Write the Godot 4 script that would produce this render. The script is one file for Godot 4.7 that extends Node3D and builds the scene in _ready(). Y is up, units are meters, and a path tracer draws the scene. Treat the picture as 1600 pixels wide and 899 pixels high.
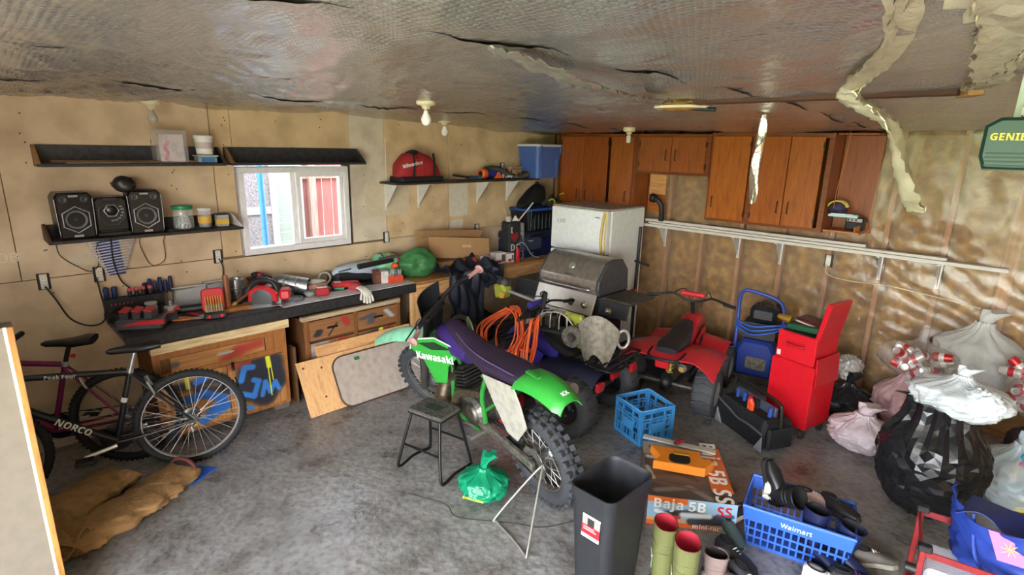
extends Node3D

# ---------------------------------------------------------------- mesh builder
class MB:
	var v := PackedVector3Array()
	var n := PackedVector3Array()
	var ix := PackedInt32Array()
	var c := PackedColorArray()
	var col := Color(1, 1, 1)
	var use_c := false
	var t := Transform3D.IDENTITY
	func at(x: float, y: float, z: float, ry := 0.0, rx := 0.0, rz := 0.0) -> MB:
		t = Transform3D(Basis.from_euler(Vector3(deg_to_rad(rx), deg_to_rad(ry), deg_to_rad(rz))), Vector3(x, y, z))
		return self
	func put(p: Vector3, q: Vector3) -> void:
		v.append(t * p)
		n.append((t.basis * q).normalized())
		if use_c: c.append(col)
	func tri(a: Vector3, b: Vector3, d: Vector3) -> void:
		var k := v.size()
		var q := (d - a).cross(b - a)
		put(a, q); put(b, q); put(d, q)
		ix.append_array(PackedInt32Array([k, k + 1, k + 2]))
	func quad(a: Vector3, b: Vector3, d: Vector3, e: Vector3) -> void:
		var k := v.size()
		var q := (d - a).cross(b - a) + (e - a).cross(d - a)
		put(a, q); put(b, q); put(d, q); put(e, q)
		ix.append_array(PackedInt32Array([k, k + 1, k + 2, k, k + 2, k + 3]))
	func grid(rows: Array, cu := false, cv := false) -> void:
		var m := rows.size()
		var w: int = rows[0].size()
		var nn := PackedVector3Array()
		nn.resize(m * w)
		var k := v.size()
		for i in (m if cv else m - 1):
			var i2 := (i + 1) % m
			for j in (w if cu else w - 1):
				var j2 := (j + 1) % w
				var a: Vector3 = rows[i][j]
				var b: Vector3 = rows[i][j2]
				var d: Vector3 = rows[i2][j2]
				var e: Vector3 = rows[i2][j]
				var q := (d - a).cross(b - a) + (e - a).cross(d - a)
				nn[i * w + j] += q; nn[i * w + j2] += q; nn[i2 * w + j2] += q; nn[i2 * w + j] += q
				ix.append_array(PackedInt32Array([k + i * w + j, k + i * w + j2, k + i2 * w + j2, k + i * w + j, k + i2 * w + j2, k + i2 * w + j]))
		for i in m:
			for j in w: put(rows[i][j], nn[i * w + j])
	func fan(ring: PackedVector3Array, up: Vector3) -> void:
		var mid := Vector3.ZERO
		for p in ring: mid += p
		mid /= ring.size()
		var k := v.size()
		put(mid, up)
		for p in ring: put(p, up)
		var m := ring.size()
		var tot := Vector3.ZERO
		for j in m: tot += (ring[(j + 1) % m] - mid).cross(ring[j] - mid)
		var fw := tot.dot(up) > 0
		for j in m:
			if fw: ix.append_array(PackedInt32Array([k, k + 1 + j, k + 1 + (j + 1) % m]))
			else: ix.append_array(PackedInt32Array([k, k + 1 + (j + 1) % m, k + 1 + j]))
	# chamfered box centred on o
	func box(o: Vector3, s: Vector3, b := 0.004) -> MB:
		var h := s * 0.5
		b = minf(b, minf(h.x, minf(h.y, h.z)) * 0.6)
		for ax in 3:
			for sg in [-1.0, 1.0]:
				var a1 := (ax + 1) % 3
				var a2 := (ax + 2) % 3
				var pts := []
				for q in [[-1, -1], [1, -1], [1, 1], [-1, 1]]:
					var p := Vector3.ZERO
					p[ax] = sg * h[ax]; p[a1] = q[0] * (h[a1] - b); p[a2] = q[1] * (h[a2] - b)
					pts.append(o + p)
				if sg > 0: quad(pts[3], pts[2], pts[1], pts[0])
				else: quad(pts[0], pts[1], pts[2], pts[3])
		if b <= 0.0: return self
		for ax in 3:
			var a1 := (ax + 1) % 3
			var a2 := (ax + 2) % 3
			for s1 in [-1.0, 1.0]:
				for s2 in [-1.0, 1.0]:
					var pts := []
					for q in [[-1, 0], [1, 0], [1, 1], [-1, 1]]:
						var p := Vector3.ZERO
						p[ax] = q[0] * (h[ax] - b)
						p[a1] = s1 * (h[a1] - (b if q[1] == 0 else 0.0))
						p[a2] = s2 * (h[a2] - (b if q[1] == 1 else 0.0))
						pts.append(o + p)
					if s1 * s2 > 0: quad(pts[0], pts[1], pts[2], pts[3])
					else: quad(pts[3], pts[2], pts[1], pts[0])
		for sx in [-1.0, 1.0]:
			for sy in [-1.0, 1.0]:
				for sz in [-1.0, 1.0]:
					var a := o + Vector3(sx * h.x, sy * (h.y - b), sz * (h.z - b))
					var e := o + Vector3(sx * (h.x - b), sy * h.y, sz * (h.z - b))
					var f := o + Vector3(sx * (h.x - b), sy * (h.y - b), sz * h.z)
					if sx * sy * sz > 0: tri(a, f, e)
					else: tri(a, e, f)
		return self
	# box between two corners
	func bb(x0: float, x1: float, y0: float, y1: float, z0: float, z1: float, b := 0.004) -> MB:
		return box(Vector3(x0 + x1, y0 + y1, z0 + z1) * 0.5, Vector3(absf(x1 - x0), absf(y1 - y0), absf(z1 - z0)), b)
	func tube(pts: Array, r, seg := 10, closed := false, sy := 1.0) -> MB:
		var m := pts.size()
		var rows := []
		var nrm := Vector3.ZERO
		for i in m:
			var p: Vector3 = pts[i]
			var a: Vector3 = pts[(i - 1 + m) % m] if (closed or i > 0) else p
			var b: Vector3 = pts[(i + 1) % m] if (closed or i < m - 1) else p
			var tn := (b - a).normalized()
			if i == 0:
				nrm = tn.cross(Vector3.UP if absf(tn.y) < 0.9 else Vector3.RIGHT).normalized()
			else:
				nrm = (nrm - tn * nrm.dot(tn)).normalized()
			var bn := tn.cross(nrm)
			var rr: float = r if (r is float or r is int) else r[i]
			var ring := PackedVector3Array()
			for j in seg:
				var g := TAU * j / seg
				ring.append(p + (nrm * cos(g) - bn * sin(g) * sy) * rr)
			rows.append(ring)
		grid(rows, true, closed)
		if not closed:
			fan(rows[0], (pts[0] - pts[1]).normalized())
			fan(rows[m - 1], (pts[m - 1] - pts[m - 2]).normalized())
		return self
	func cyl(a: Vector3, b: Vector3, r: float, r2 := -1.0, seg := 12) -> MB:
		return tube([a, b], [r, r if r2 < 0 else r2], seg)
	# profile: [r, y] pairs round the local y axis
	func lathe(pr: Array, seg := 24, sx := 1.0, sz := 1.0) -> MB:
		var rows := []
		for p in pr:
			var ring := PackedVector3Array()
			for j in seg:
				var g := -TAU * j / seg
				ring.append(Vector3(cos(g) * p[0] * sx, p[1], sin(g) * p[0] * sz))
			rows.append(ring)
		grid(rows, true, false)
		return self
	func ball(o: Vector3, r: Vector3, seg := 14) -> MB:
		var pr := []
		var k := t
		t = t * Transform3D(Basis.from_scale(Vector3(r.x, r.y, r.z)), o)
		for i in seg / 2 + 1:
			var g := PI * i / (seg / 2) - PI / 2
			pr.append([maxf(cos(g), 0.001), sin(g)])
		lathe(pr, seg)
		t = k
		return self
	# polygon in XY, extruded along z about the middle, bevelled
	func prism(poly: PackedVector2Array, d: float, b := 0.003) -> MB:
		if Geometry2D.is_polygon_clockwise(poly):
			poly = poly.duplicate()
			poly.reverse()
		var m := poly.size()
		var ins := PackedVector2Array()
		for i in m:
			var e0 := (poly[i] - poly[(i - 1 + m) % m]).normalized()
			var e1 := (poly[(i + 1) % m] - poly[i]).normalized()
			var n0 := Vector2(-e0.y, e0.x)
			var n1 := Vector2(-e1.y, e1.x)
			var mi := n0 + n1
			var l := maxf(mi.length_squared(), 0.4)
			ins.append(poly[i] + mi * (2.0 / l) * b)
		var f := PackedInt32Array(Geometry2D.triangulate_polygon(ins if b > 0 else poly))
		if f.is_empty():
			ins = poly
			f = PackedInt32Array(Geometry2D.triangulate_polygon(poly))
		var h := d * 0.5
		for sg in [1.0, -1.0]:
			var k := v.size()
			for p in ins: put(Vector3(p.x, p.y, sg * h), Vector3(0, 0, sg))
			for i in range(0, f.size(), 3):
				var a := ins[f[i]]
				var cr := (ins[f[i + 1]] - a).cross(ins[f[i + 2]] - a)
				if cr * sg > 0: ix.append_array(PackedInt32Array([k + f[i], k + f[i + 2], k + f[i + 1]]))
				else: ix.append_array(PackedInt32Array([k + f[i], k + f[i + 1], k + f[i + 2]]))
		for i in m:
			var j := (i + 1) % m
			var p := poly[i]
			var q := poly[j]
			var a := ins[i]
			var e := ins[j]
			quad(Vector3(p.x, p.y, -h + b), Vector3(p.x, p.y, h - b), Vector3(q.x, q.y, h - b), Vector3(q.x, q.y, -h + b))
			if b > 0:
				quad(Vector3(p.x, p.y, h - b), Vector3(a.x, a.y, h), Vector3(e.x, e.y, h), Vector3(q.x, q.y, h - b))
				quad(Vector3(a.x, a.y, -h), Vector3(p.x, p.y, -h + b), Vector3(q.x, q.y, -h + b), Vector3(e.x, e.y, -h))
		return self
	# surface from f(u, v), u and v in 0..1, given thickness th along its normals
	func sheet(f: Callable, nu: int, nv: int, th := 0.0) -> MB:
		var rows := []
		for i in nv + 1:
			var r := PackedVector3Array()
			for j in nu + 1: r.append(f.call(float(j) / nu, float(i) / nv))
			rows.append(r)
		if th <= 0.0:
			grid(rows)
			return self
		var k := n.size()
		grid(rows)
		var w := nu + 1
		var back := []
		var inv := t.affine_inverse()
		for i in nv + 1:
			var r := PackedVector3Array()
			for j in w: r.append(rows[i][j] - inv.basis * n[k + i * w + j] * th)
			r.reverse()
			back.append(r)
		grid(back)
		for i in nv:
			quad(rows[i + 1][0], rows[i][0], back[i][w - 1], back[i + 1][w - 1])
			quad(rows[i][w - 1], rows[i + 1][w - 1], back[i + 1][0], back[i][0])
		for j in nu:
			quad(rows[0][j], rows[0][j + 1], back[0][w - 2 - j], back[0][w - 1 - j])
			quad(rows[nv][j + 1], rows[nv][j], back[nv][w - 1 - j], back[nv][w - 2 - j])
		return self
	# rings of equal count joined, with end caps
	func cup(rings: Array) -> MB:
		grid(rings, true, false)
		fan(rings[rings.size() - 1], Vector3.UP)
		return self
	func loft(rings: Array, caps := true) -> MB:
		grid(rings, true, false)
		if caps:
			var m := rings.size()
			var a := Vector3.ZERO
			var b := Vector3.ZERO
			for p in rings[0]: a += p
			for p in rings[m - 1]: b += p
			var d := (b - a).normalized()
			fan(rings[0], -d)
			fan(rings[m - 1], d)
		return self
	func grid_only(rings: Array) -> MB:
		grid(rings, true, false)
		return self
	func mesh(m: Material) -> ArrayMesh:
		var arr := []
		arr.resize(Mesh.ARRAY_MAX)
		arr[Mesh.ARRAY_VERTEX] = v
		arr[Mesh.ARRAY_NORMAL] = n
		arr[Mesh.ARRAY_INDEX] = ix
		if use_c: arr[Mesh.ARRAY_COLOR] = c
		var me := ArrayMesh.new()
		me.add_surface_from_arrays(Mesh.PRIMITIVE_TRIANGLES, arr)
		me.surface_set_material(0, m)
		return me

# ---------------------------------------------------------------- shapes in 2D and paths
func rrect(w: float, h: float, r: float, k := 4) -> PackedVector2Array:
	var o := PackedVector2Array()
	for q: Array in [[1, 1, 0], [-1, 1, 1], [-1, -1, 2], [1, -1, 3]]:
		for i in k + 1:
			var g: float = (q[2] + float(i) / k) * PI / 2
			o.append(Vector2(q[0] * (w / 2 - r) + cos(g) * r, q[1] * (h / 2 - r) + sin(g) * r))
	return o
func pv(a: Array) -> PackedVector2Array:
	var o := PackedVector2Array()
	for i in range(0, a.size(), 2): o.append(Vector2(a[i], a[i + 1]))
	return o
func p3(a: Array) -> Array:
	var o := []
	for i in range(0, a.size(), 3): o.append(Vector3(a[i], a[i + 1], a[i + 2]))
	return o
# smooth path through points
func curve(a: Array, k := 6) -> Array:
	var p := p3(a) if not (a[0] is Vector3) else a
	var o := []
	for i in p.size() - 1:
		var p0: Vector3 = p[maxi(i - 1, 0)]
		var p3_: Vector3 = p[mini(i + 2, p.size() - 1)]
		for j in k: o.append(p[i].cubic_interpolate(p[i + 1], p0, p3_, float(j) / k))
	o.append(p[p.size() - 1])
	return o
func arc(o: Vector3, ax: Vector3, ay: Vector3, g0: float, g1: float, k := 12) -> Array:
	var r := []
	for i in k + 1:
		var g := deg_to_rad(lerpf(g0, g1, float(i) / k))
		r.append(o + ax * cos(g) + ay * sin(g))
	return r
# closed ring of a rounded section in the plane of ax, ay
func ring(o: Vector3, ax: Vector3, ay: Vector3, k := 16, pw := 2.0) -> PackedVector3Array:
	var r := PackedVector3Array()
	for i in k:
		var g := -TAU * i / k
		var cx := cos(g)
		var cy := sin(g)
		r.append(o + ax * signf(cx) * pow(absf(cx), 2.0 / pw) + ay * signf(cy) * pow(absf(cy), 2.0 / pw))
	return r

# ---------------------------------------------------------------- scene nodes
var taken := {}
var rng := RandomNumberGenerator.new()
func numbered(s: String) -> String:
	if not taken.has(s):
		taken[s] = 0
		return s
	taken[s] += 1
	return "%s_%03d" % [s, taken[s]]
func tag(o: Node3D, label: String, cat: String, group := "") -> Node3D:
	o.set_meta("label", label)
	o.set_meta("category", cat)
	if group != "": o.set_meta("group", group)
	return o
func thing(called: String, label: String, cat: String, at := Vector3.ZERO, ry := 0.0, group := "") -> Node3D:
	var o := Node3D.new()
	o.name = numbered(called)
	add_child(o)
	o.position = at
	o.rotation_degrees.y = ry
	return tag(o, label, cat, group)
func part(called: String, m: MB, mat: Material, parent: Node) -> MeshInstance3D:
	var o := MeshInstance3D.new()
	o.name = called
	o.mesh = m.mesh(mat)
	parent.add_child(o, true)
	return o
func one(called: String, m: MB, mat: Material, label: String, cat: String, at := Vector3.ZERO, ry := 0.0, group := "") -> MeshInstance3D:
	var o := MeshInstance3D.new()
	o.name = numbered(called)
	o.mesh = m.mesh(mat)
	add_child(o)
	o.position = at
	o.rotation_degrees.y = ry
	tag(o, label, cat, group)
	return o
func struct(called: String, m: MB, mat: Material) -> MeshInstance3D:
	var o := MeshInstance3D.new()
	o.name = numbered(called)
	if m != null: o.mesh = m.mesh(mat)
	add_child(o)
	o.set_meta("kind", "structure")
	return o
func copy(o: Node3D, base: String, label: String, at: Vector3, ry := 0.0) -> Node3D:
	var d: Node3D = o.duplicate()
	d.name = numbered(base)
	add_child(d)
	d.position = at
	d.rotation_degrees = Vector3(0, ry, 0)
	d.set_meta("label", label)
	return d
func words(parent: Node, called: String, s: String, h: float, mat: Material, xf: Transform3D, depth := 0.0015, font := "Droid Sans", bold := true) -> MeshInstance3D:
	var f := SystemFont.new()
	f.font_names = PackedStringArray([font])
	if bold: f.font_weight = 700
	var tm := TextMesh.new()
	tm.text = s
	tm.font = f
	tm.font_size = 48
	tm.pixel_size = h / 34.0
	tm.depth = depth
	tm.material = mat
	var o := MeshInstance3D.new()
	o.name = called
	o.mesh = tm
	parent.add_child(o, true)
	o.transform = xf
	return o
func xf(x: float, y: float, z: float, ry := 0.0, rx := 0.0, rz := 0.0) -> Transform3D:
	return Transform3D(Basis.from_euler(Vector3(deg_to_rad(rx), deg_to_rad(ry), deg_to_rad(rz))), Vector3(x, y, z))

# ---------------------------------------------------------------- materials
var mats := {}
var texs := {}
func noise_img(sd: int, freq: float, oct: int, size := 512, kind := FastNoiseLite.TYPE_SIMPLEX_SMOOTH, fr := FastNoiseLite.FRACTAL_FBM) -> Image:
	var f := FastNoiseLite.new()
	f.seed = sd
	f.frequency = freq
	f.noise_type = kind
	f.fractal_type = fr
	f.fractal_octaves = oct
	return f.get_seamless_image(size, size)
# colour ramp over a noise picture: stops is [[0.0, Color], ...]
func ramp(im: Image, stops: Array) -> Image:
	var lut := []
	for i in 256:
		var x := i / 255.0
		var cc: Color = stops[0][1]
		for k in stops.size() - 1:
			if x >= stops[k][0]:
				cc = stops[k][1].lerp(stops[k + 1][1], clampf((x - stops[k][0]) / maxf(stops[k + 1][0] - stops[k][0], 0.001), 0, 1))
		lut.append(cc)
	var d := im.get_data()
	var st := im.get_format()
	if st != Image.FORMAT_L8:
		im.convert(Image.FORMAT_L8)
		d = im.get_data()
	var o := PackedByteArray()
	o.resize(d.size() * 3)
	for i in d.size():
		var cc: Color = lut[d[i]]
		o[i * 3] = cc.r8
		o[i * 3 + 1] = cc.g8
		o[i * 3 + 2] = cc.b8
	return Image.create_from_data(im.get_width(), im.get_height(), false, Image.FORMAT_RGB8, o)
func tex(im: Image) -> ImageTexture:
	return ImageTexture.create_from_image(im)
func bump(im: Image, k: float) -> ImageTexture:
	var b: Image = im.duplicate()
	b.convert(Image.FORMAT_RGBA8)
	b.bump_map_to_normal_map(k)
	return tex(b)
# plain painted, plastic or metal surface; grunge: amount of mottling 0..3
func mat(col: String, rough := 0.6, metal := 0.0, grunge := 1, bumpy := 0.0) -> StandardMaterial3D:
	var key := "%s %s %s %s %s" % [col, rough, metal, grunge, bumpy]
	if mats.has(key): return mats[key]
	var m := StandardMaterial3D.new()
	m.albedo_color = Color(col)
	m.roughness = rough
	m.metallic = metal
	if grunge > 0:
		m.albedo_texture = texs["grunge%d" % grunge]
		m.uv1_triplanar = true
		m.uv1_scale = Vector3.ONE * (2.0 if grunge < 3 else 1.2)
	if bumpy > 0.0:
		m.normal_enabled = true
		m.normal_texture = texs["bump"]
		m.normal_scale = bumpy
		m.uv1_triplanar = true
		m.uv1_scale = Vector3.ONE * 2.0
	mats[key] = m
	return m
func wood(col: String, axis: int, rough := 0.55, kind := "grain") -> StandardMaterial3D:
	var key := "wood %s %d %s %s" % [col, axis, rough, kind]
	if mats.has(key): return mats[key]
	var m := StandardMaterial3D.new()
	m.albedo_color = Color(col)
	m.albedo_texture = texs[kind]
	m.roughness = rough
	m.uv1_triplanar = true
	var s := Vector3.ONE * 5.0
	s[axis] = 0.5
	m.uv1_scale = s
	mats[key] = m
	return m
func glassy(col: String, a: float, rough := 0.05) -> StandardMaterial3D:
	var key := "glass %s %s %s" % [col, a, rough]
	if mats.has(key): return mats[key]
	var m := StandardMaterial3D.new()
	var c := Color(col)
	c.a = a
	m.albedo_color = c
	m.transparency = BaseMaterial3D.TRANSPARENCY_ALPHA
	m.roughness = rough
	mats[key] = m
	return m
func make_textures() -> void:
	var a := noise_img(11, 0.012, 5)
	texs["grunge1"] = tex(ramp(a, [[0.0, Color(0.94, 0.94, 0.935)], [0.5, Color(0.975, 0.975, 0.97)], [1.0, Color(1, 1, 1)]]))
	texs["grunge2"] = tex(ramp(a, [[0.0, Color(0.83, 0.82, 0.81)], [0.4, Color(0.92, 0.915, 0.91)], [0.62, Color(0.97, 0.97, 0.97)], [1.0, Color(1, 1, 1)]]))
	var b := noise_img(5, 0.03, 5)
	texs["grunge3"] = tex(ramp(b, [[0.0, Color(0.58, 0.56, 0.53)], [0.38, Color(0.78, 0.77, 0.75)], [0.6, Color(0.94, 0.93, 0.92)], [1.0, Color(1, 1, 1)]]))
	texs["bump"] = bump(noise_img(21, 0.02, 4), 6.0)
	texs["fine"] = bump(noise_img(22, 0.12, 3), 5.0)
	var g := noise_img(31, 0.01, 4)
	texs["grain"] = tex(ramp(g, [[0.0, Color(0.78, 0.71, 0.65)], [0.35, Color(0.92, 0.88, 0.85)], [0.5, Color(0.96, 0.94, 0.92)], [0.56, Color(0.88, 0.83, 0.79)], [0.7, Color(1, 0.99, 0.97)], [1.0, Color(0.94, 0.91, 0.88)]]))
	texs["ring"] = tex(ramp(g, [[0.0, Color(0.8, 0.72, 0.65)], [0.3, Color(0.9, 0.86, 0.82)], [0.42, Color(1, 0.98, 0.95)], [0.5, Color(0.87, 0.8, 0.73)], [0.58, Color(1, 0.98, 0.95)], [0.75, Color(0.93, 0.89, 0.85)], [1.0, Color(0.85, 0.8, 0.74)]]))

# ---------------------------------------------------------------- camera, sky, sun
func make_view() -> void:
	var cam := Camera3D.new()
	cam.name = "camera"
	cam.fov = 54.94
	cam.position = Vector3(0, 2.15, 0)
	cam.rotation_degrees = Vector3(-14.39, 44.45, 1.313)
	cam.near = 0.02
	cam.current = true
	add_child(cam)
	var env := Environment.new()
	var sm := ProceduralSkyMaterial.new()
	sm.sky_top_color = Color(0.80, 0.84, 0.90)
	sm.sky_horizon_color = Color(0.95, 0.95, 0.95)
	sm.sky_curve = 0.25
	sm.ground_bottom_color = Color(0.35, 0.34, 0.3)
	sm.ground_horizon_color = Color(0.6, 0.6, 0.58)
	sm.sky_energy_multiplier = 1.6
	var sky := Sky.new()
	sky.sky_material = sm
	env.background_mode = Environment.BG_SKY
	env.sky = sky
	env.tonemap_mode = Environment.TONE_MAPPER_LINEAR
	env.tonemap_exposure = 10.0
	env.sdfgi_enabled = true
	env.ssao_enabled = true
	env.ssil_enabled = true
	var we := WorldEnvironment.new()
	we.name = "environment"
	we.environment = env
	add_child(we)
	var sun := DirectionalLight3D.new()
	sun.name = "sun"
	sun.rotation_degrees = Vector3(-42, -58, 0)
	sun.light_energy = 2.2
	sun.light_color = Color(1, 0.97, 0.92)
	sun.light_angular_distance = 2.0
	sun.shadow_enabled = true
	add_child(sun)

# ---------------------------------------------------------------- the garage shell
const WX := -4.74
const BZ := -5.55
const FZ := 1.6
var foil: StandardMaterial3D
func ceil_y(x: float, z: float) -> float:
	return 2.405 - 0.075 * smoothstep(-2.5, -5.3, z) - 0.02 * smoothstep(-3.2, -4.7, x)
func room_materials() -> void:
	var cn := noise_img(3, 0.006, 6, 1024)
	var conc := StandardMaterial3D.new()
	conc.albedo_texture = tex(ramp(cn, [[0.0, Color("75706c")], [0.3, Color("86817e")], [0.45, Color("93908e")], [0.6, Color("a09e9d")], [0.75, Color("979290")], [1.0, Color("b2b0af")]]))
	conc.uv1_triplanar = true
	conc.uv1_world_triplanar = true
	conc.uv1_scale = Vector3.ONE * 0.42
	conc.roughness = 0.4
	conc.roughness_texture = tex(ramp(cn, [[0.0, Color(0.6, 0.6, 0.6)], [1.0, Color(0.95, 0.95, 0.95)]]))
	conc.roughness_texture_channel = BaseMaterial3D.TEXTURE_CHANNEL_RED
	conc.normal_enabled = true
	conc.normal_texture = bump(noise_img(4, 0.05, 5, 512), 3.0)
	conc.normal_scale = 0.35
	conc.detail_enabled = true
	conc.detail_blend_mode = BaseMaterial3D.BLEND_MODE_MUL
	conc.detail_uv_layer = BaseMaterial3D.DETAIL_UV_1
	conc.detail_albedo = tex(ramp(noise_img(6, 0.09, 4, 512), [[0.0, Color(0.72, 0.71, 0.7)], [0.5, Color(0.95, 0.95, 0.95)], [1.0, Color(1, 1, 1)]]))
	mats["concrete"] = conc
	var inn := noise_img(8, 0.016, 6, 512)
	var ins := StandardMaterial3D.new()
	ins.albedo_texture = tex(ramp(inn, [[0.0, Color("6a4418")], [0.35, Color("805822")], [0.6, Color("946a2e")], [0.8, Color("a67c3e")], [1.0, Color("bd965a")]]))
	ins.uv1_triplanar = true
	ins.uv1_world_triplanar = true
	ins.uv1_scale = Vector3(0.9, 0.9, 0.9)
	ins.roughness = 0.95
	ins.normal_enabled = true
	ins.normal_texture = bump(inn, 4.0)
	mats["insulation"] = ins
	# bubble foil: a lattice of small domes pressed into the sheet
	var bi := Image.create(256, 256, false, Image.FORMAT_RGBA8)
	for y in 256:
		for x in 256:
			var q := Vector2(fposmod(x + (16 if int(y / 32.0) % 2 else 0), 32) - 16, y % 32 - 16)
			var h := clampf(1.0 - q.length_squared() / 190.0, 0, 1)
			h = sqrt(h)
			bi.set_pixel(x, y, Color(h, h, h))
	bi.bump_map_to_normal_map(6.0)
	foil = StandardMaterial3D.new()
	foil.albedo_color = Color("d0cdc8")
	foil.albedo_texture = texs["grunge2"]
	foil.metallic = 0.82
	foil.roughness = 0.24
	foil.uv1_triplanar = true
	foil.uv1_world_triplanar = true
	foil.uv1_scale = Vector3.ONE * 7.0
	foil.normal_enabled = true
	foil.normal_texture = tex(bi)
	foil.normal_scale = 0.55
	mats["foil"] = foil
	mats["foil_plain"] = mat("d8d0c2", 0.3, 0.8, 2, 0.6)
func drywall_rects() -> Array:
	# [z0, z1, y0, y1, tone]
	return [[-0.2, 1.6, 0.0, 1.215, 0], [-1.49, -0.2, 0.0, 1.215, 0], [-3.03, -1.49, 0.0, 1.2, 0], [-3.82, -3.03, 0.0, 1.215, 0], [-5.55, -3.82, 0.0, 1.215, 0],
		[-0.25, 1.6, 1.221, 2.44, 0], [-1.487, -0.255, 1.221, 2.44, 0], [-1.64, -1.493, 1.221, 2.44, 1], [-2.66, -1.643, 1.95, 2.44, 1],
		[-3.03, -2.663, 1.221, 2.44, 2], [-3.817, -3.033, 1.221, 2.44, 1], [-5.55, -3.823, 1.221, 2.44, 1]]
func make_room() -> void:
	room_materials()
	# floor slab
	struct("floor", MB.new().bb(-4.9, 2.8, -0.15, 0, -5.75, FZ + 0.1, 0), mats["concrete"])
	# window wall: drywall sheets on a backing, with the window opening left free
	var back := MB.new()
	for r in [[-5.75, -2.66, 0, 2.6], [-1.64, 1.7, 0, 2.6], [-2.66, -1.64, 0, 1.2], [-2.66, -1.64, 1.95, 2.6]]:
		back.bb(WX - 0.14, WX - 0.012, r[2], r[3], r[0], r[1], 0)
	var wl := struct("wall_left", back, mat("7d6a52", 0.9))
	var tones := []
	for c in ["dcc2a0", "dfc298", "ddd0ba"]:
		var dm := StandardMaterial3D.new()
		dm.albedo_color = Color(c)
		dm.albedo_texture = texs["grunge2"]
		dm.uv1_triplanar = true
		dm.uv1_world_triplanar = true
		dm.uv1_scale = Vector3.ONE * 0.45
		dm.roughness = 0.92
		tones.append(dm)
	for r in drywall_rects():
		part("drywall_sheet", MB.new().bb(WX - 0.012, WX, r[2], r[3], r[0], r[1], 0.0015), tones[r[4]], wl)
	# plaster filler patches brushed on the sheets
	for r in [[-4.09, -3.83, 1.38, 1.73], [-4.02, -3.84, 1.24, 1.34], [-3.3, -2.8, 1.45, 1.78], [-0.66, -0.5, 1.28, 1.36]]:
		part("filler_patch", MB.new().at(WX + 0.0008, (r[2] + r[3]) / 2, (r[0] + r[1]) / 2, 90).prism(rrect(r[1] - r[0], r[3] - r[2], 0.02, 2), 0.0016, 0.0004), mat("d3c4a8" if r[0] > -3.5 else "ddd3c2", 0.95, 0, 1), wl)
	rng.seed = 5
	var screws := MB.new()
	for i in 90:
		var z := snappedf(rng.randf_range(-5.3, -0.2), 0.4) + rng.randf_range(-0.02, 0.02)
		var y := rng.randf_range(1.0, 2.35)
		if z < -1.6 and z > -2.7 and y < 2.0 and y > 1.15: continue
		screws.at(WX + 0.0005, y, z, 0, 0, -90).lathe([[0.001, 0.001], [0.005, 0.0008], [0.0055, -0.002]], 8)
	var sc := part("drywall_screws", screws, mat("3a2d22", 0.7), wl)
	sc.set_meta("kind", "stuff")
	var bp := struct("baseboard_left", MB.new().bb(WX, WX + 0.012, 0, 0.07, -5.5, 1.6, 0.002), mat("cdc0b2", 0.8, 0, 2))
	bp.set_meta("label", "pale bottom plate along the window wall")
	# back wall: sheathing, studs, batts between the studs, plastic over all
	var wb := struct("wall_back", MB.new().bb(-4.9, 2.8, 0, 2.6, -5.75, -5.66, 0), mat("6a5134", 0.95))
	var stud_m := wood("b07f52", 1, 0.8, "grain")
	for k in range(-5, 12):
		var x := -0.199 - 0.4085 * k
		if x < -4.72: continue
		var wd := 0.09 if k == 0 else 0.038
		part("stud", MB.new().bb(x - wd / 2, x + wd / 2, 0, 2.36, -5.655, -5.55, 0.002), stud_m, wb)
	part("bottom_plate", MB.new().bb(-4.7, 2.6, 0.0, 0.04, -5.655, -5.545, 0.002), wood("a07048", 0, 0.8), wb)
	var nz := FastNoiseLite.new()
	nz.seed = 9
	nz.frequency = 2.2
	for k in range(-5, 12):
		var x0 := -0.199 - 0.4085 * k - 0.385
		if x0 < -4.73: continue
		var x1 := x0 + 0.362
		var f := func(u: float, v: float) -> Vector3:
			var x := lerpf(x0, x1, u)
			var y := lerpf(0.03, 2.34, 1.0 - v)
			var e := sqrt(maxf(0, 1.0 - pow(2 * u - 1, 4)))
			return Vector3(x, y, -5.61 + e * 0.055 + nz.get_noise_2d(x * 2, y * 2) * 0.035 * e - 0.02 * exp(-pow((y - 1.14) * 9, 2)))
		part("insulation_batt", MB.new().sheet(f, 10, 44), mats["insulation"], wb)
	# vapour barrier: thin clear plastic, tight over the lower studs, loose and folded above
	var vb := FastNoiseLite.new()
	vb.seed = 14
	vb.frequency = 1.1
	vb.fractal_type = FastNoiseLite.FRACTAL_RIDGED
	var pf := func(u: float, v: float) -> Vector3:
		var x := lerpf(-4.3, 2.4, u)
		var y := lerpf(0.02, 2.35, 1.0 - v)
		var w := vb.get_noise_2d(x * 1.6 + y * 0.7, y * 0.8 - x * 0.5)
		var loose := smoothstep(-1.3, -0.6, x) * smoothstep(1.3, 1.7, y)
		var stretch := sin((x * 0.8 + y * 2.0) * 26.0 + w * 5.0) * 0.004
		return Vector3(x, y, -5.538 + w * lerpf(0.006, 0.03, loose) + stretch * (1.0 - loose) + 0.02 * loose)
	var plastic := glassy("e8dcc6", 0.1, 0.24)
	plastic.normal_enabled = true
	plastic.normal_texture = texs["bump"]
	plastic.normal_scale = 0.35
	plastic.uv1_triplanar = true
	plastic.uv1_scale = Vector3.ONE * 1.5
	part("vapour_barrier", MB.new().sheet(pf, 230, 80), plastic, wb)
	var milky := glassy("e6d0aa", 0.24, 0.26)
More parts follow.
